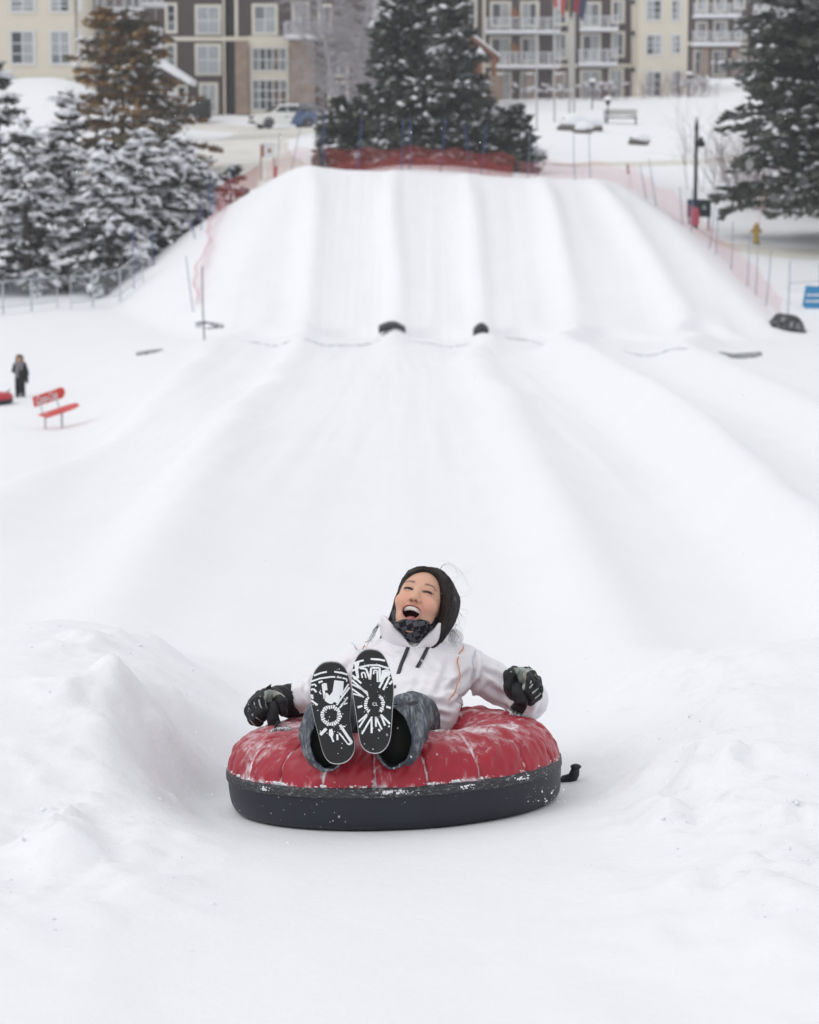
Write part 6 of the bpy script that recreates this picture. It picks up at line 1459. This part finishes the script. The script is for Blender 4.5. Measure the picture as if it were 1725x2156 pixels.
panel(MB(), 1447.5, 419, 1471, 456, 89.4, .05).put('panel', 'signnavy', s); panel(MB(), 1471.4, 419.5, 1497, 457, 89.4, .05).put('panel', 'signdark', s)
mb = MB(); c = at(1483, 436, 89.34)
for k in range(3): mb.obox(c+np.array([(k-1)*.045, -.004, (.03 if k == 1 else -.02)]), np.eye(3), (.018, .004, .05 if k == 1 else .035))
mb.obox(c+np.array([0, -.004, -.06]), np.eye(3), (.06, .004, .015)); mb.put('emblem', 'signwhite', s)
mb = MB(); zb = onsnow(1472, 89.4)[2]
for x in (1452, 1493): q = at(x, 440, 89.42); MB().box((q[0]-.03, 89.405, zb-.2), (q[0]+.03, 89.46, at(x, 425, 89.4)[2])).put('post', 'black_metal', s)
s = thing('sign_board', 'tilted blue sign with two white lines of lettering beside the net corner', 'sign', onsnow(1712, 77))
q = [at(1697, 601, 77), at(1740, 604, 77), at(1736, 658, 77), at(1706, 656, 77), at(1690, 643, 77)]; V = q+[p+np.array([0, .04, 0]) for p in q]
put('panel', V, [(4, 3, 2, 1, 0), (5, 6, 7, 8, 9)]+[(i, (i+1) % 5, 5+(i+1) % 5, 5+i) for i in range(5)], 'signblue', s); mb = MB(); g_ = random.Random(2)
for y, x0, x1 in ((621, 1699, 1732), (634, 1697, 1728)):
    x = x0
    while x < x1: w = g_.uniform(1.5, 4.5); panel(mb, x, y-2.2, min(x+w, x1), y+2.2, 76.995, .006); x += w+.9
mb.put('lettering', 'signwhite', s); p = onsnow(1712, 77.06); MB().box((p[0]-.03, 77.045, p[2]-.2), (p[0]+.03, 77.09, at(1712, 612, 77)[2])).put('post', 'grey_metal', s)
s = thing('notice_board', 'white notice board with a rust red strip beside the left crest poles', 'sign', onsnow(563, 108))
for x in (549.5, 577): p = at(x, 330, 108); MB().box((p[0]-.03, 108.01, onsnow(563, 108)[2]-.3), (p[0]+.03, 108.07, at(x, 305, 108)[2])).put('post', 'timber', s)
panel(MB(), 548, 303, 579, 331, 108, .05).put('panel', 'signwhite', s)
M['rust'] = mat('rust_red', (.30, .10, .05), .7, .2, 4)
panel(MB(), 548.6, 305, 555.5, 330.5, 107.945, .02).put('strip', 'rust', s); panel(MB(), 564, 313, 571, 321, 107.945, .01).put('mark', 'rust', s)
MB().box((at(547, 0, 108)[0], 107.9, at(0, 303, 108)[2]+.003), (at(580, 0, 108)[0], 108.05, at(0, 300, 108)[2])).put('snow_load', 'snow_lump', s)
b = onsnow(1592.5, 85.2); Zv = np.array([0, 0, 1.]); M['hydrant'] = mat('yellow_ochre_paint', (.42, .27, .06), .5, .2, 6); M['orangerod'] = mat('orange_rod', (.75, .30, .05), .5, .1)
s = thing('fire_hydrant', 'ochre yellow fire hydrant with a thin orange marker rod', 'hydrant', b)
MB().tube([b-Zv*.1, b+Zv*.03], [.15, .15], 12).put('foot', 'black_metal', s); MB().tube([b+Zv*.03, b+Zv*.08, b+Zv*.5, b+Zv*.54, b+Zv*.57], [.13, .10, .10, .135, .13], 12).put('barrel', 'hydrant', s)
MB().tube([b+Zv*.57, b+Zv*.64, b+Zv*.70, b+Zv*.72, b+Zv*.76], [.12, .10, .05, .03, .03], 12).put('bonnet', 'hydrant', s, True)
for dx in (-1, 1): MB().tube([b+Zv*.44+np.array([dx*.09, 0, 0]), b+Zv*.44+np.array([dx*.20, 0, 0])], [.06, .065], 10).put('nozzle', 'hydrant', s)
MB().tube([b+Zv*.44+np.array([0, -.09, 0]), b+Zv*.44+np.array([0, -.18, 0])], [.08, .085], 10).put('nozzle', 'hydrant', s)
MB().tube([b+Zv*.6+np.array([.08, 0, 0]), b+np.array([.26, 0, 1.9])], [.012, .010], 6).put('marker_rod', 'orangerod', s)
# ------------------------------------------------------------------ flagpoles with flags, small lamps, lawn bench
M['flagred'] = mat('red_flag', (.38, .06, .06), .8, .1); M['flagwhite'] = mat('white_flag', (.7, .7, .7), .8, .05); M['flagblue'] = mat('navy_flag', (.03, .035, .09), .8, .15)
def flagpole(label, vx, vyb, Y, r=.07): 
    b = onsnow(vx, Y); o = thing('flagpole', label, 'flagpole', b, 'flagpoles on the hotel lawn'); t = at(vx, -260, Y); MB().tube([b-Zv*.2, b+(t-b)*.5, t], [r, r*.85, r*.5], 8).put('shaft', 'palepost', o, True); MB().ell(t, (.1, .1, .1), 8, 5).put('finial', 'palepost', o, True)
flagpole('slim pale flagpole at the pine end of the lawn row', 1129, 260, 150, .055); flagpole('pale flagpole carrying the red and white flag', 1166, 255, 160, .06); flagpole('pale flagpole carrying the yellow and blue flag', 1197, 222, 165); flagpole('pale flagpole carrying the red and navy flag', 1207, 222, 165)
def flag(label, vx, Y, y0, y1, w, bands, seed):
    """a slack hanging flag: vertical bands of colour in soft folds"""
    t = at(vx, y0, Y); b_ = at(vx, y1, Y); n = 10; o = thing('flag', label, 'flag', t, 'slack flags on the lawn flagpoles')
    for k, m in enumerate(bands):
        V = []; 
        for i in range(5):
            u = (k+i/4)/len(bands)
            for j in range(n): v = j/(n-1); V.append([t[0]+u*w*(1-.35*v)+.03*math.sin(v*7+seed), Y-.12+.18*math.sin(u*9+v*2+seed), t[2]+(b_[2]-t[2])*v-.9*u*u*(1-.2*v)])
        V = np.array(V); ii_ = np.arange(5*n).reshape(5, n); Fq = np.stack([ii_[:-1, :-1], ii_[1:, :-1], ii_[1:, 1:], ii_[:-1, 1:]], -1).reshape(-1, 4); W = V+np.array([0, .015, 0])
        put('band', np.concatenate([V, W]), np.concatenate([Fq, Fq[:, ::-1]+5*n]), m, o, True)
flag('slack red and white flag hanging by the long balconies', 1166, 159.9, -60, 14, 1.0, ['flagred', 'flagwhite', 'flagred'], 1)
M['flagyel'] = mat('yellow_flag', (.45, .38, .15), .8, .1)
flag('slack navy and yellow flag hanging by the narrow window', 1190, 164.6, -60, 22, .7, ['flagblue', 'flagyel', 'flagblue'], 2)
flag('slack red and navy flag hanging between the balconies', 1207, 164.7, -60, 24, 1.1, ['flagred', 'flagblue'], 4)
def lawn_lamp(label, vx, vyt, Y):
    b = onsnow(vx, Y); t = at(vx, vyt, Y); o = thing('lawn_lamp', label, 'lamp post', b, 'snow-capped lawn lamps'); h = t[2]-b[2]
    MB().tube([b-Zv*.1, b+Zv*(h-.45)], [.05, .04], 8).put('post', 'black_metal', o); MB().tube([b+Zv*(h-.5), b+Zv*(h-.4), b+Zv*(h-.2), b+Zv*(h-.15)], [.05, .13, .2, .22], 8).put('lantern', 'black_metal', o); MB().ell(b+Zv*(h-.05), (.27, .27, .17), 10, 6).put('snow_load', 'snow_lump', o, True)
lawn_lamp('snow-capped lamp in front of the glazed ground-floor door', 1244, 168, 185); lawn_lamp('snow-capped lamp beside the snowy lawn bench', 1277, 206, 160); lawn_lamp('snow-capped lamp past the corner of the cream bay', 1446, 153, 200); lawn_lamp('snow-capped lamp in front of the low pine', 820-61, 218, 112)
s = thing('garden_bench', 'dark lawn bench half buried in snow beside the lamp', 'bench', onsnow(1304, 160)); b = onsnow(1304, 160)
MB().box((b[0]-1.1, 159.8, b[2]+.35), (b[0]+1.1, 160.25, b[2]+.42)).put('seat', 'black_metal', s); MB().box((b[0]-1.1, 160.26, b[2]+.5), (b[0]+1.1, 160.31, b[2]+.95)).put('backrest', 'palepost', s); MB().ell(b+np.array([0, 0, .47]), (1.1, .25, .10), 12, 6).put('snow_load', 'snow_lump', s, True)
for dx in (-1, 1): MB().box((b[0]+dx*1.0-.04, 159.85, b[2]-.1), (b[0]+dx*1.0+.04, 160.3, b[2]+.35)).put('leg', 'black_metal', s)
pole('short brown marker post behind the right crest', 1322, 348, 0, 104, m='timber', r=.05, name='marker_post', group=None)

# ------------------------------------------------------------------ parked car
M['carwhite'] = mat('two_tone_paint', (.82, .82, .82), .3, .05, 3, coat=.6)
n_ = M['carwhite'].node_tree.nodes; l_ = M['carwhite'].node_tree.links; pb = n_['Principled BSDF']; tc_ = n_.new('ShaderNodeTexCoord'); sx = n_.new('ShaderNodeSeparateXYZ'); l_.new(tc_.outputs['Object'], sx.inputs[0])
cmb = n_.new('ShaderNodeMath'); cmb.operation = 'MULTIPLY_ADD'; cmb.inputs[1].default_value = -.55; l_.new(sx.outputs['Z'], cmb.inputs[0]); l_.new(sx.outputs['X'], cmb.inputs[2])
gt = n_.new('ShaderNodeMath'); gt.operation = 'GREATER_THAN'; gt.inputs[1].default_value = -.10; l_.new(cmb.outputs[0], gt.inputs[0]); mx_ = n_.new('ShaderNodeMix'); mx_.data_type = 'RGBA'; l_.new(gt.outputs[0], mx_.inputs[0])
l_.new(pb.inputs['Base Color'].links[0].from_socket, mx_.inputs[6]); mx_.inputs[7].default_value = (.022, .075, .20, 1); l_.new(mx_.outputs[2], pb.inputs['Base Color'])
M['tyre'] = mat('tyre', (.015, .015, .015), .8, .2, 10); M['carglass'] = mat('car_glass', (.015, .022, .022), .35, .2, 3, spec=.25); M['headl'] = mat('headlamp', (.55, .56, .58), .15, .1, 3)
def car():
    """local: x along the car (front at -x), y across (near side -y), z up"""
    pos = onsnow(601, 164); o = thing('parked_car', 'white and blue two-tone estate car parked in front of the stone piers', 'car', pos); o.rotation_euler = (0, 0, R(22)); o.location.z += .0
    def lp(name, V, F, m, parent=o, smooth=False): 
        me_o = put(name, np.asarray(V, float)+np.array(pos), F, m, o, smooth); me_o.parent = parent; return me_o
    lowp = [(-2.30, .36), (-2.38, .56), (-2.32, .80), (-2.05, .95), (-1.2, 1.05), (2.22, 1.08), (2.36, .86), (2.34, .42), (1.95, .26), (-1.95, .26)]; n = len(lowp); mb = MB()
    mb.loft([np.array([(x*k, y_, z) for x, z in lowp]) for y_, k in ((-.93, .985), (-.90, 1.), (.90, 1.), (.93, .985))]); body_ = lp('body', np.concatenate(mb.V), mb.F, 'carwhite')
    mb = MB(); mb.loft([np.array([(xa, -ya, z), (xb, -ya, z), (xb, ya, z), (xa, ya, z)]) for xa, xb, ya, z in ((-1.28, 2.28, .90, 1.04), (-.50, 1.98, .735, 1.54), (-.22, 1.80, .69, 1.62), (.1, 1.5, .6, 1.65))]); lp('cabin', np.concatenate(mb.V), mb.F, 'carwhite')
    def quad(name, pts, m, th=.012):
        P = np.array(pts, float); nn_ = nrm(np.cross(P[1]-P[0], P[2]-P[0])); V = np.concatenate([P+nn_*th, P-nn_*th]); k = len(P)
        return lp(name, V, [tuple(range(k)), tuple(range(2*k-1, k-1, -1))]+[(i, k+i, k+(i+1) % k, (i+1) % k) for i in range(k)], m)
    y1 = lambda z: .90-.165*(z-1.04)/.5+.004
    for sd_ in (-1, 1):
        for pts in ([(-1.05, 1.10), (-.46, 1.48), (-.12, 1.50), (-.08, 1.10)], [(-.01, 1.10), (-.05, 1.50), (.82, 1.50), (.84, 1.12)], [(.93, 1.12), (.91, 1.50), (1.82, 1.48), (2.06, 1.14)]): quad('side_window', [(x, sd_*y1(z), z) for x, z in pts], 'carglass')
        MB_ = MB(); MB_.box((-1.12, sd_*.98-.09, 1.05), (-.96, sd_*.98+.09, 1.20)); lp('mirror', np.concatenate(MB_.V), MB_.F, 'carwhite')
        for x in (-1.42, 1.40):
            m1 = MB(); m1.tube([(x, sd_*.70, .34), (x, sd_*.74, .34), (x, sd_*.92, .34), (x, sd_*.945, .34)], [.30, .345, .345, .30], 20); w_ = lp('wheel', np.concatenate(m1.V), m1.F, 'tyre')
            m1 = MB(); m1.tube([(x, sd_*.93, .34), (x, sd_*.955, .34)], [.20, .17], 12); lp('rim', np.concatenate(m1.V), m1.F, 'rim', w_)
            m1 = MB(); arc = np.linspace(-.15, math.pi+.15, 14); m1.loft([np.array([(x+.36*math.cos(a), sd_*.90, .36+.36*math.sin(a)), (x+.42*math.cos(a), sd_*.90, .36+.42*math.sin(a)), (x+.42*math.cos(a), sd_*.942, .36+.42*math.sin(a)), (x+.36*math.cos(a), sd_*.942, .36+.36*math.sin(a))]) for a in arc]); lp('wheel_arch', np.concatenate(m1.V), m1.F, 'tyre')
    quad('windscreen', [(-1.24, -.80, 1.08), (-.58, -.68, 1.50), (-.58, .68, 1.50), (-1.24, .80, 1.08)], 'carglass', .02)
    quad('rear_window', [(2.02, -.66, 1.48), (2.25, -.76, 1.12), (2.25, .76, 1.12), (2.02, .66, 1.48)], 'carglass', .016)
    m1 = MB(); m1.box((-2.40, -.42, .62), (-2.26, .42, .80)); lp('grille', np.concatenate(m1.V), m1.F, 'tyre'); m1 = MB(); m1.box((-2.36, -.7, .34), (-2.24, .7, .48)); lp('bumper_intake', np.concatenate(m1.V), m1.F, 'tyre')
    for s_ in (-1, 1): m1 = MB(); m1.box((-2.33, s_*.62-.17, .70), (-2.12, s_*.62+.17, .84)); lp('headlight', np.concatenate(m1.V), m1.F, 'headl')
    for s_ in (-1, 1): m1 = MB(); m1.box((2.18, s_*.74-.1, .86), (2.335, s_*.74+.1, 1.08)); lp('tail_light', np.concatenate(m1.V), m1.F, 'flagred')
    m1 = MB()
    for x in (0., .42): m1.box((-.30+x, -.940, .74), (.02+x, -.934, .80))
    lp('lettering', np.concatenate(m1.V), m1.F, 'gpole2')
    for x in (-.08, .84): m1 = MB(); m1.box((x+.12, -.952, .93), (x+.3, -.928, .96)); lp('door_handle', np.concatenate(m1.V), m1.F, 'carwhite')
M['rim'] = mat('wheel_rim', (.10, .10, .105), .4, .1, 5, metal=.5)
car()
# dark parked car nose under snow beside the porch
s = thing('parked_car', 'dark snow-covered car nose showing beside the ground-floor door', 'car', onsnow(405, 172)); b = onsnow(405, 172)
MB().loft([np.array([[b[0]+x, 172+y, b[2]+z] for y, z in ((-.85, .25), (-.85, .25+.75*k), (-.6, .25+1.05*k), (.6, .25+1.05*k), (.85, .25+.75*k), (.85, .25))]) for x, k in ((-1.0, .55), (-.8, .75), (.1, .9), (.6, 1.25), (1.4, 1.3))]).put('body', 'tyre', s, True)
MB().ell(b+np.array([.25, 0, 1.25]), (1.15, .75, .28), 12, 6).put('snow_load', 'snow_lump', s, True)
for x in (-.5,): 
    for y in (-.8, .8): MB().tube([b+np.array([x, y, .3]), b+np.array([x, y+(.1 if y > 0 else -.1), .3])], [.3, .28], 14).put('wheel', 'tyre', s)

# ------------------------------------------------------------------ bench, child and red tube on the left
M['benchred'] = mat('red_bench', (.58, .035, .025), .4, .1, 4)
def bench():
    b = ground(118, 902); Y = b[1]; sc_ = Y/FV          # metres per picture unit at the bench
    o = thing('bench', 'red bench with round-ended backrest and white script lettering, steel legs', 'bench', b)
    X = lambda vx: (vx-118)*sc_; Zc = lambda vy: (902-vy)*sc_
    yaw = R(38); ca, sa = math.cos(yaw), math.sin(yaw)
    # local frame: u along the bench, v towards the sitter, both turned; sizes in metres
    def W_(u, v, z): return b+np.array([u*ca+v*sa, u*sa*1.0-v*ca*1.0, z+(.20*u if z > .3 else 0)])
    Lb = .80
    # backrest: a slightly leaning board with one rounded end, curving
    n = 18; top = [(-.42, .79), (-.2, .80), (.1, .81), (.22, .82)]+[(.26+.12*math.sin(a), .70+.125*math.cos(a)) for a in np.linspace(.1, math.pi-.1, 9)]+[(.22, .58), (0, .575), (-.2, .57), (-.40, .56)]
    V = []
    for th in (0, .035):
        for u, z in top: V.append(W_(u, -.20-.10*(z-.55)-.10*u*u+th*-1, z))
    m = len(top); put('backrest', V, [tuple(range(m)), tuple(range(2*m-1, m-1, -1))]+[(i, m+i, m+(i+1) % m, (i+1) % m) for i in range(m)], 'benchred', o)
    Vt, Ft = text_mesh('Coca-Cola', .225, .004, .25); Vt[:, 0] *= .55
    V2 = [W_(v[0]-.10, -.20-.10*(v[1]*1.15+.685-.55)-.10*(v[0]-.10)**2+.006, v[1]*1.15+.685) for v in Vt]; put('lettering', V2, Ft, 'signwhite', o)
    # seat: thin curved board
    rings = []
    for k in range(10):
        u = -.36+.9*k/9; wv = .19*(1 if k < 7 else math.sqrt(max(0.02, 1-((k-6)/3.2)**2)))
        zz = .40+.03*(k/9)**2; rings.append(np.array([W_(u, .05-wv, zz), W_(u, .05+wv, zz-.03), W_(u, .05+wv, zz-.055), W_(u, .05-wv, zz-.025)]))
    mb = MB(); mb.loft(rings); mb.put('seat', 'benchred', o)
    for u in (-.25, .17):
        mb = MB(); mb.tube(crom([W_(u, -.215, .62), W_(u, -.19, .50), W_(u, -.10, .385), W_(u, .10, .375)], 9), .018, 6); mb.put('bracket', 'grey_metal', o, True)
        mb = MB(); mb.tube([W_(u, -.03, -.1), W_(u, -.03, .38)], .026, 8); mb.put('leg', 'grey_metal', o)
bench()
M['coat'] = mat('black_coat', (.012, .012, .015), .8, .3, 20, bump=.3, bscale=60); M['furbrown'] = mat('brown_fur', (.14, .095, .06), .95, .5, 60, bump=.8, bscale=90); M['greyscarf'] = mat('grey_scarf', (.22, .21, .23), .9, .3, 25); M['darkpant'] = mat('black_trousers', (.010, .010, .012), .85, .3, 20); M['greyboot'] = mat('grey_boots', (.09, .09, .10), .8, .3, 20); M['skin2'] = mat('face_skin', (.55, .32, .23), .5, .05, 30)
def child():
    b = ground(43, 836); S_ = 93*b[1]/FV/1.0; o = thing('person', 'standing person in black coat, brown fur hood and grey scarf beside a red tube', 'person', b)
    k = S_                                                  # total height
    w = lambda x, y, z: b+np.array([x*k, y*k, z*k])
    def f_coat(P):
        d = cap(P, w(0, 0, .36), w(0, .0, .70), .115*k, .105*k); d = su(d, cap(P, w(-.075, 0, .74), w(.085, 0, .74), .065*k), .06)
        d = su(d, su(cap(P, w(.10, 0, .74), w(.165, -.01, .55), .055*k, .045*k), cap(P, w(.165, -.01, .55), w(.165, -.03, .37), .045*k, .037*k), .02), .03)
        d = su(d, su(cap(P, w(-.09, 0, .74), w(-.135, -.03, .60), .052*k, .045*k), cap(P, w(-.135, -.03, .60), w(-.03, -.12, .56), .045*k, .036*k), .02), .03); return d
    lo_, hi_ = w(-.35, -.3, .15), w(.35, .3, 1.05); V, Q = nets(f_coat, lo_, hi_, .016); V = V+grad(f_coat, V, .01)*(.02*fbm(V*6, 2, 3))[:, None]; put('coat', V, Q, 'coat', o, True)
    def f_body(P):
        d = elp(P, w(-.0, -.045, .855), (.055*k, .05*k, .068*k)); d = su(d, cap(P, w(0, -.01, .8), w(0, 0, .70), .045*k), .03); d = su(d, elp(P, w(0, -.095, .845), (.012*k, .012*k, .012*k)), .01); d = ssub(d, elp(P, w(0, -.10, .818), (.02*k, .01*k, .004*k)), .005)
        for s in (-1, 1): d = ssub(d, elp(P, w(s*.022, -.098, .862), (.010*k, .009*k, .006*k)), .004)
        return d
    V, Q = nets(f_body, w(-.3, -.3, .2), w(.35, .3, 1.05), .010); put('body', V, Q, 'skin2', o, True)
    for x, z, y in ((.165, .345, -.035), (-.01, .56, -.135)): fm = lambda P: su(elp(P, w(x, y, z), (.028*k, .03*k, .034*k)), cap(P, w(x-.015, y-.015, z+.01), w(x-.03, y-.03, z-.01), .011*k), .01); V, Q = nets(fm, w(x-.1, y-.1, z-.1), w(x+.1, y+.1, z+.1), .010); put('mitten', V, Q, 'greyboot', o, True)
    def f_hood(P): d = elp(P, w(0, .005, .875), (.092*k, .092*k, .105*k)); d = su(d, elp(P, w(0, -.02, .79), (.095*k, .075*k, .045*k)), .04); return ssub(d, elp(P, w(-.002, -.10, .838), (.05*k, .07*k, .055*k)), .02)
    V, Q = nets(f_hood, w(-.2, -.2, .65), w(.2, .2, 1.05), .012); V = V+grad(f_hood, V, .01)*(.03*fbm(V*22, 2, 5))[:, None]; put('fur_hood', V, Q, 'furbrown', o, True)
    def f_leg(P):
        d = None
        for s in (-1, 1): e = su(cap(P, w(s*.052, 0, .40), w(s*.058, -.01, .22), .066*k, .056*k), cap(P, w(s*.058, -.01, .22), w(s*.06, .0, .07), .056*k, .052*k), .02); d = e if d is None else su(d, e, .02)
        return d
    V, Q = nets(f_leg, w(-.2, -.2, .0), w(.2, .2, .5), .014); put('trousers', V, Q, 'darkpant', o, True)
    for s in (-1, 1):
        fb = lambda P: su(cap(P, w(s*.06, .01, .13), w(s*.06, .01, .05), .058*k, .055*k), elp(P, w(s*.065, -.04, .035), (.048*k, .085*k, .04*k)), .03)
        V, Q = nets(fb, w(-.2, -.2, -.03), w(.2, .2, .25), .014); put('boot', V, Q, 'greyboot', o, True)
    P = crom([w(-.03, -.115, .76), w(-.035, -.135, .66), w(-.05, -.14, .55), w(-.045, -.135, .46)], 9); mb = MB(); ribbon(mb, P, np.tile([0, -1., .1], (9, 1)), .075*k, .02); P = crom([w(.05, -.105, .78), w(.055, -.13, .70), w(.045, -.13, .63)], 9); ribbon(mb, P, np.tile([0, -1., .1], (9, 1)), .065*k, .02)
    mb.tube(crom([w(.09, -.03, .77), w(.05, -.11, .765), w(-.05, -.11, .765), w(-.09, -.03, .77)], 9), .035*k, 8); mb.put('scarf', 'greyscarf', o, True)
child()
def far_tube():
    b = ground(-14, 852); o = thing('snow_tube', 'red snow tube with black base half out of view beside the standing person', 'snow tube', b)
    th1 = np.linspace(0, 2*math.pi, 60, endpoint=False)
    def rev(name, prof, m):
        pr = crom(prof, 24); V = np.stack([np.outer(pr[:, 0], np.cos(th1)), np.outer(pr[:, 0], np.sin(th1)), np.repeat(pr[:, 1:2], 60, 1)], -1); V[..., 0] *= 1; V = V.reshape(-1, 3); V[:, 2] += .05*V[:, 0]; k = np.arange(24*60).reshape(24, 60); kn = np.roll(k, -1, 1)
        return put(name, V+b, np.stack([k[:-1], kn[:-1], kn[1:], k[1:]], -1).reshape(-1, 4)[:, ::-1], m, o, True)
    rev('base', [(.05, .02), (.40, .0), (.48, .04), (.50, .11), (.49, .14), (.44, .13), (.05, .04)], 'black_rubber'); rev('cover', [(.495, .14), (.50, .18), (.46, .25), (.36, .29), (.25, .26), (.18, .18), (.19, .10)], 'red_vinyl2')
    MB().tube(crom([b+np.array([.34, -.08, .27]), b+np.array([.40, -.08, .36]), b+np.array([.44, -.08, .40])], 7), .018, 6).put('handle', 'web', o)
far_tube()
# ------------------------------------------------------------------ broken snow clods on the berms
g_ = np.random.default_rng(17); rr_ = random.Random(5); mb = MB(); k = 0
while k < 220:
    sd_ = -1 if g_.random() < .5 else 1; x = sd_*(.98+.26*g_.normal()); y = 5.6+3.4*g_.random(); s_ = .0015+.0085*g_.random()**2.5
    if math.hypot(x-TUBE_X, y-TUBE_Y) < .72: continue
    q = np.array([x, y, h1(x, y)]); mb.ell(q, (s_*(.8+.5*g_.random()), s_*(.8+.5*g_.random()), s_*.75), 6, 4, jit=.28, rng=rr_); k += 1
o = mb.put('snow_clods', 'snow_lump', None, True); tag(o, 'broken crumbs of snow scattered over the ploughed berms', 'snow', kind='stuff')
# ------------------------------------------------------------------ loose snow in the air
g_ = np.random.default_rng(3); mb = MB(); rr_ = random.Random(9)
for i in range(75):      # spray thrown up behind the right side of the tube
    t = g_.random(); p = at(1120+75*g_.random()-20*t, 1690-60*g_.random()**1.5-25*t*0, 7.45+.25*g_.random()-.55*0); p = at(1105+85*g_.random(), 1690-70*g_.random()**2, 6.98+.35*g_.random()); s_ = .0006+.0022*g_.random()**3.5
    mb.ell(p, (s_, s_, s_), 5, 4, jit=.3, rng=rr_)
o = mb.put('snow_spray', 'snow_lump'); tag(o, 'fine snow spray kicked up at the right side of the moving tube', 'snow', kind='stuff')
mb = MB()
for i in range(2600):
    Y = 5.+34*g_.random()**1.3; x = (g_.random()-.5)*.40*Y; z = CZ+(-.33+.36*g_.random())*Y*1.0
    s_ = .0008+.0013*g_.random(); d = nrm([.6*g_.normal(), .2*g_.normal(), -1]); st_ = 1+1.2*g_.random()
    p = np.array([x, Y, z]); q = np.array([0, 0, 0.]); u = nrm(np.cross(d, [0, 1., 0])); w = np.cross(u, d)
    mb.add([p-d*s_*st_, p+u*s_*.8, p+d*s_*st_, p-u*s_*.8], [(0, 1, 2, 3)])
V = np.concatenate(mb.V); c = V.reshape(-1, 4, 3).mean(1); ok = c[:, 2] > H(c[:, 0], c[:, 1])+.02; V = V[np.repeat(ok, 4)]; n = len(V)//4
Fq = np.arange(n*4).reshape(n, 4)
mf = bpy.data.materials.new('snowflake'); mf.use_nodes = True; n_ = mf.node_tree.nodes; l_ = mf.node_tree.links
df = n_.new('ShaderNodeBsdfDiffuse'); tl = n_.new('ShaderNodeBsdfTranslucent'); mxs = n_.new('ShaderNodeMixShader'); nzf = n_.new('ShaderNodeTexNoise'); crf = n_.new('ShaderNodeMapRange')
crf.inputs['To Min'].default_value = .86; crf.inputs['To Max'].default_value = .95; l_.new(nzf.outputs['Fac'], crf.inputs['Value']); l_.new(crf.outputs[0], df.inputs['Color']); l_.new(crf.outputs[0], tl.inputs['Color'])
l_.new(df.outputs[0], mxs.inputs[1]); l_.new(tl.outputs[0], mxs.inputs[2]); l_.new(mxs.outputs[0], n_['Material Output'].inputs['Surface']); n_.remove(n_['Principled BSDF'])
o = put('falling_snow', V, Fq, mf); tag(o, 'light snowflakes drifting down through the air', 'snow', kind='stuff')

# ------------------------------------------------------------------ snowy air
hz = MB().box((-1600, -420, -8), (1600, 2600, 80)).put('haze', 'snow'); hz.data.materials.clear(); mh = bpy.data.materials.new('snowy_air'); mh.use_nodes = True; nt = mh.node_tree; nt.nodes.remove(nt.nodes['Principled BSDF'])
pv = nt.nodes.new('ShaderNodeVolumePrincipled'); pv.inputs['Color'].default_value = (.93, .94, .96, 1); pv.inputs['Density'].default_value = .00045; nt.links.new(pv.outputs[0], nt.nodes['Material Output'].inputs['Volume']); hz.data.materials.append(mh)
tag(hz, 'thin whitish snowy air fading the far hotel and trees', None, kind='stuff')
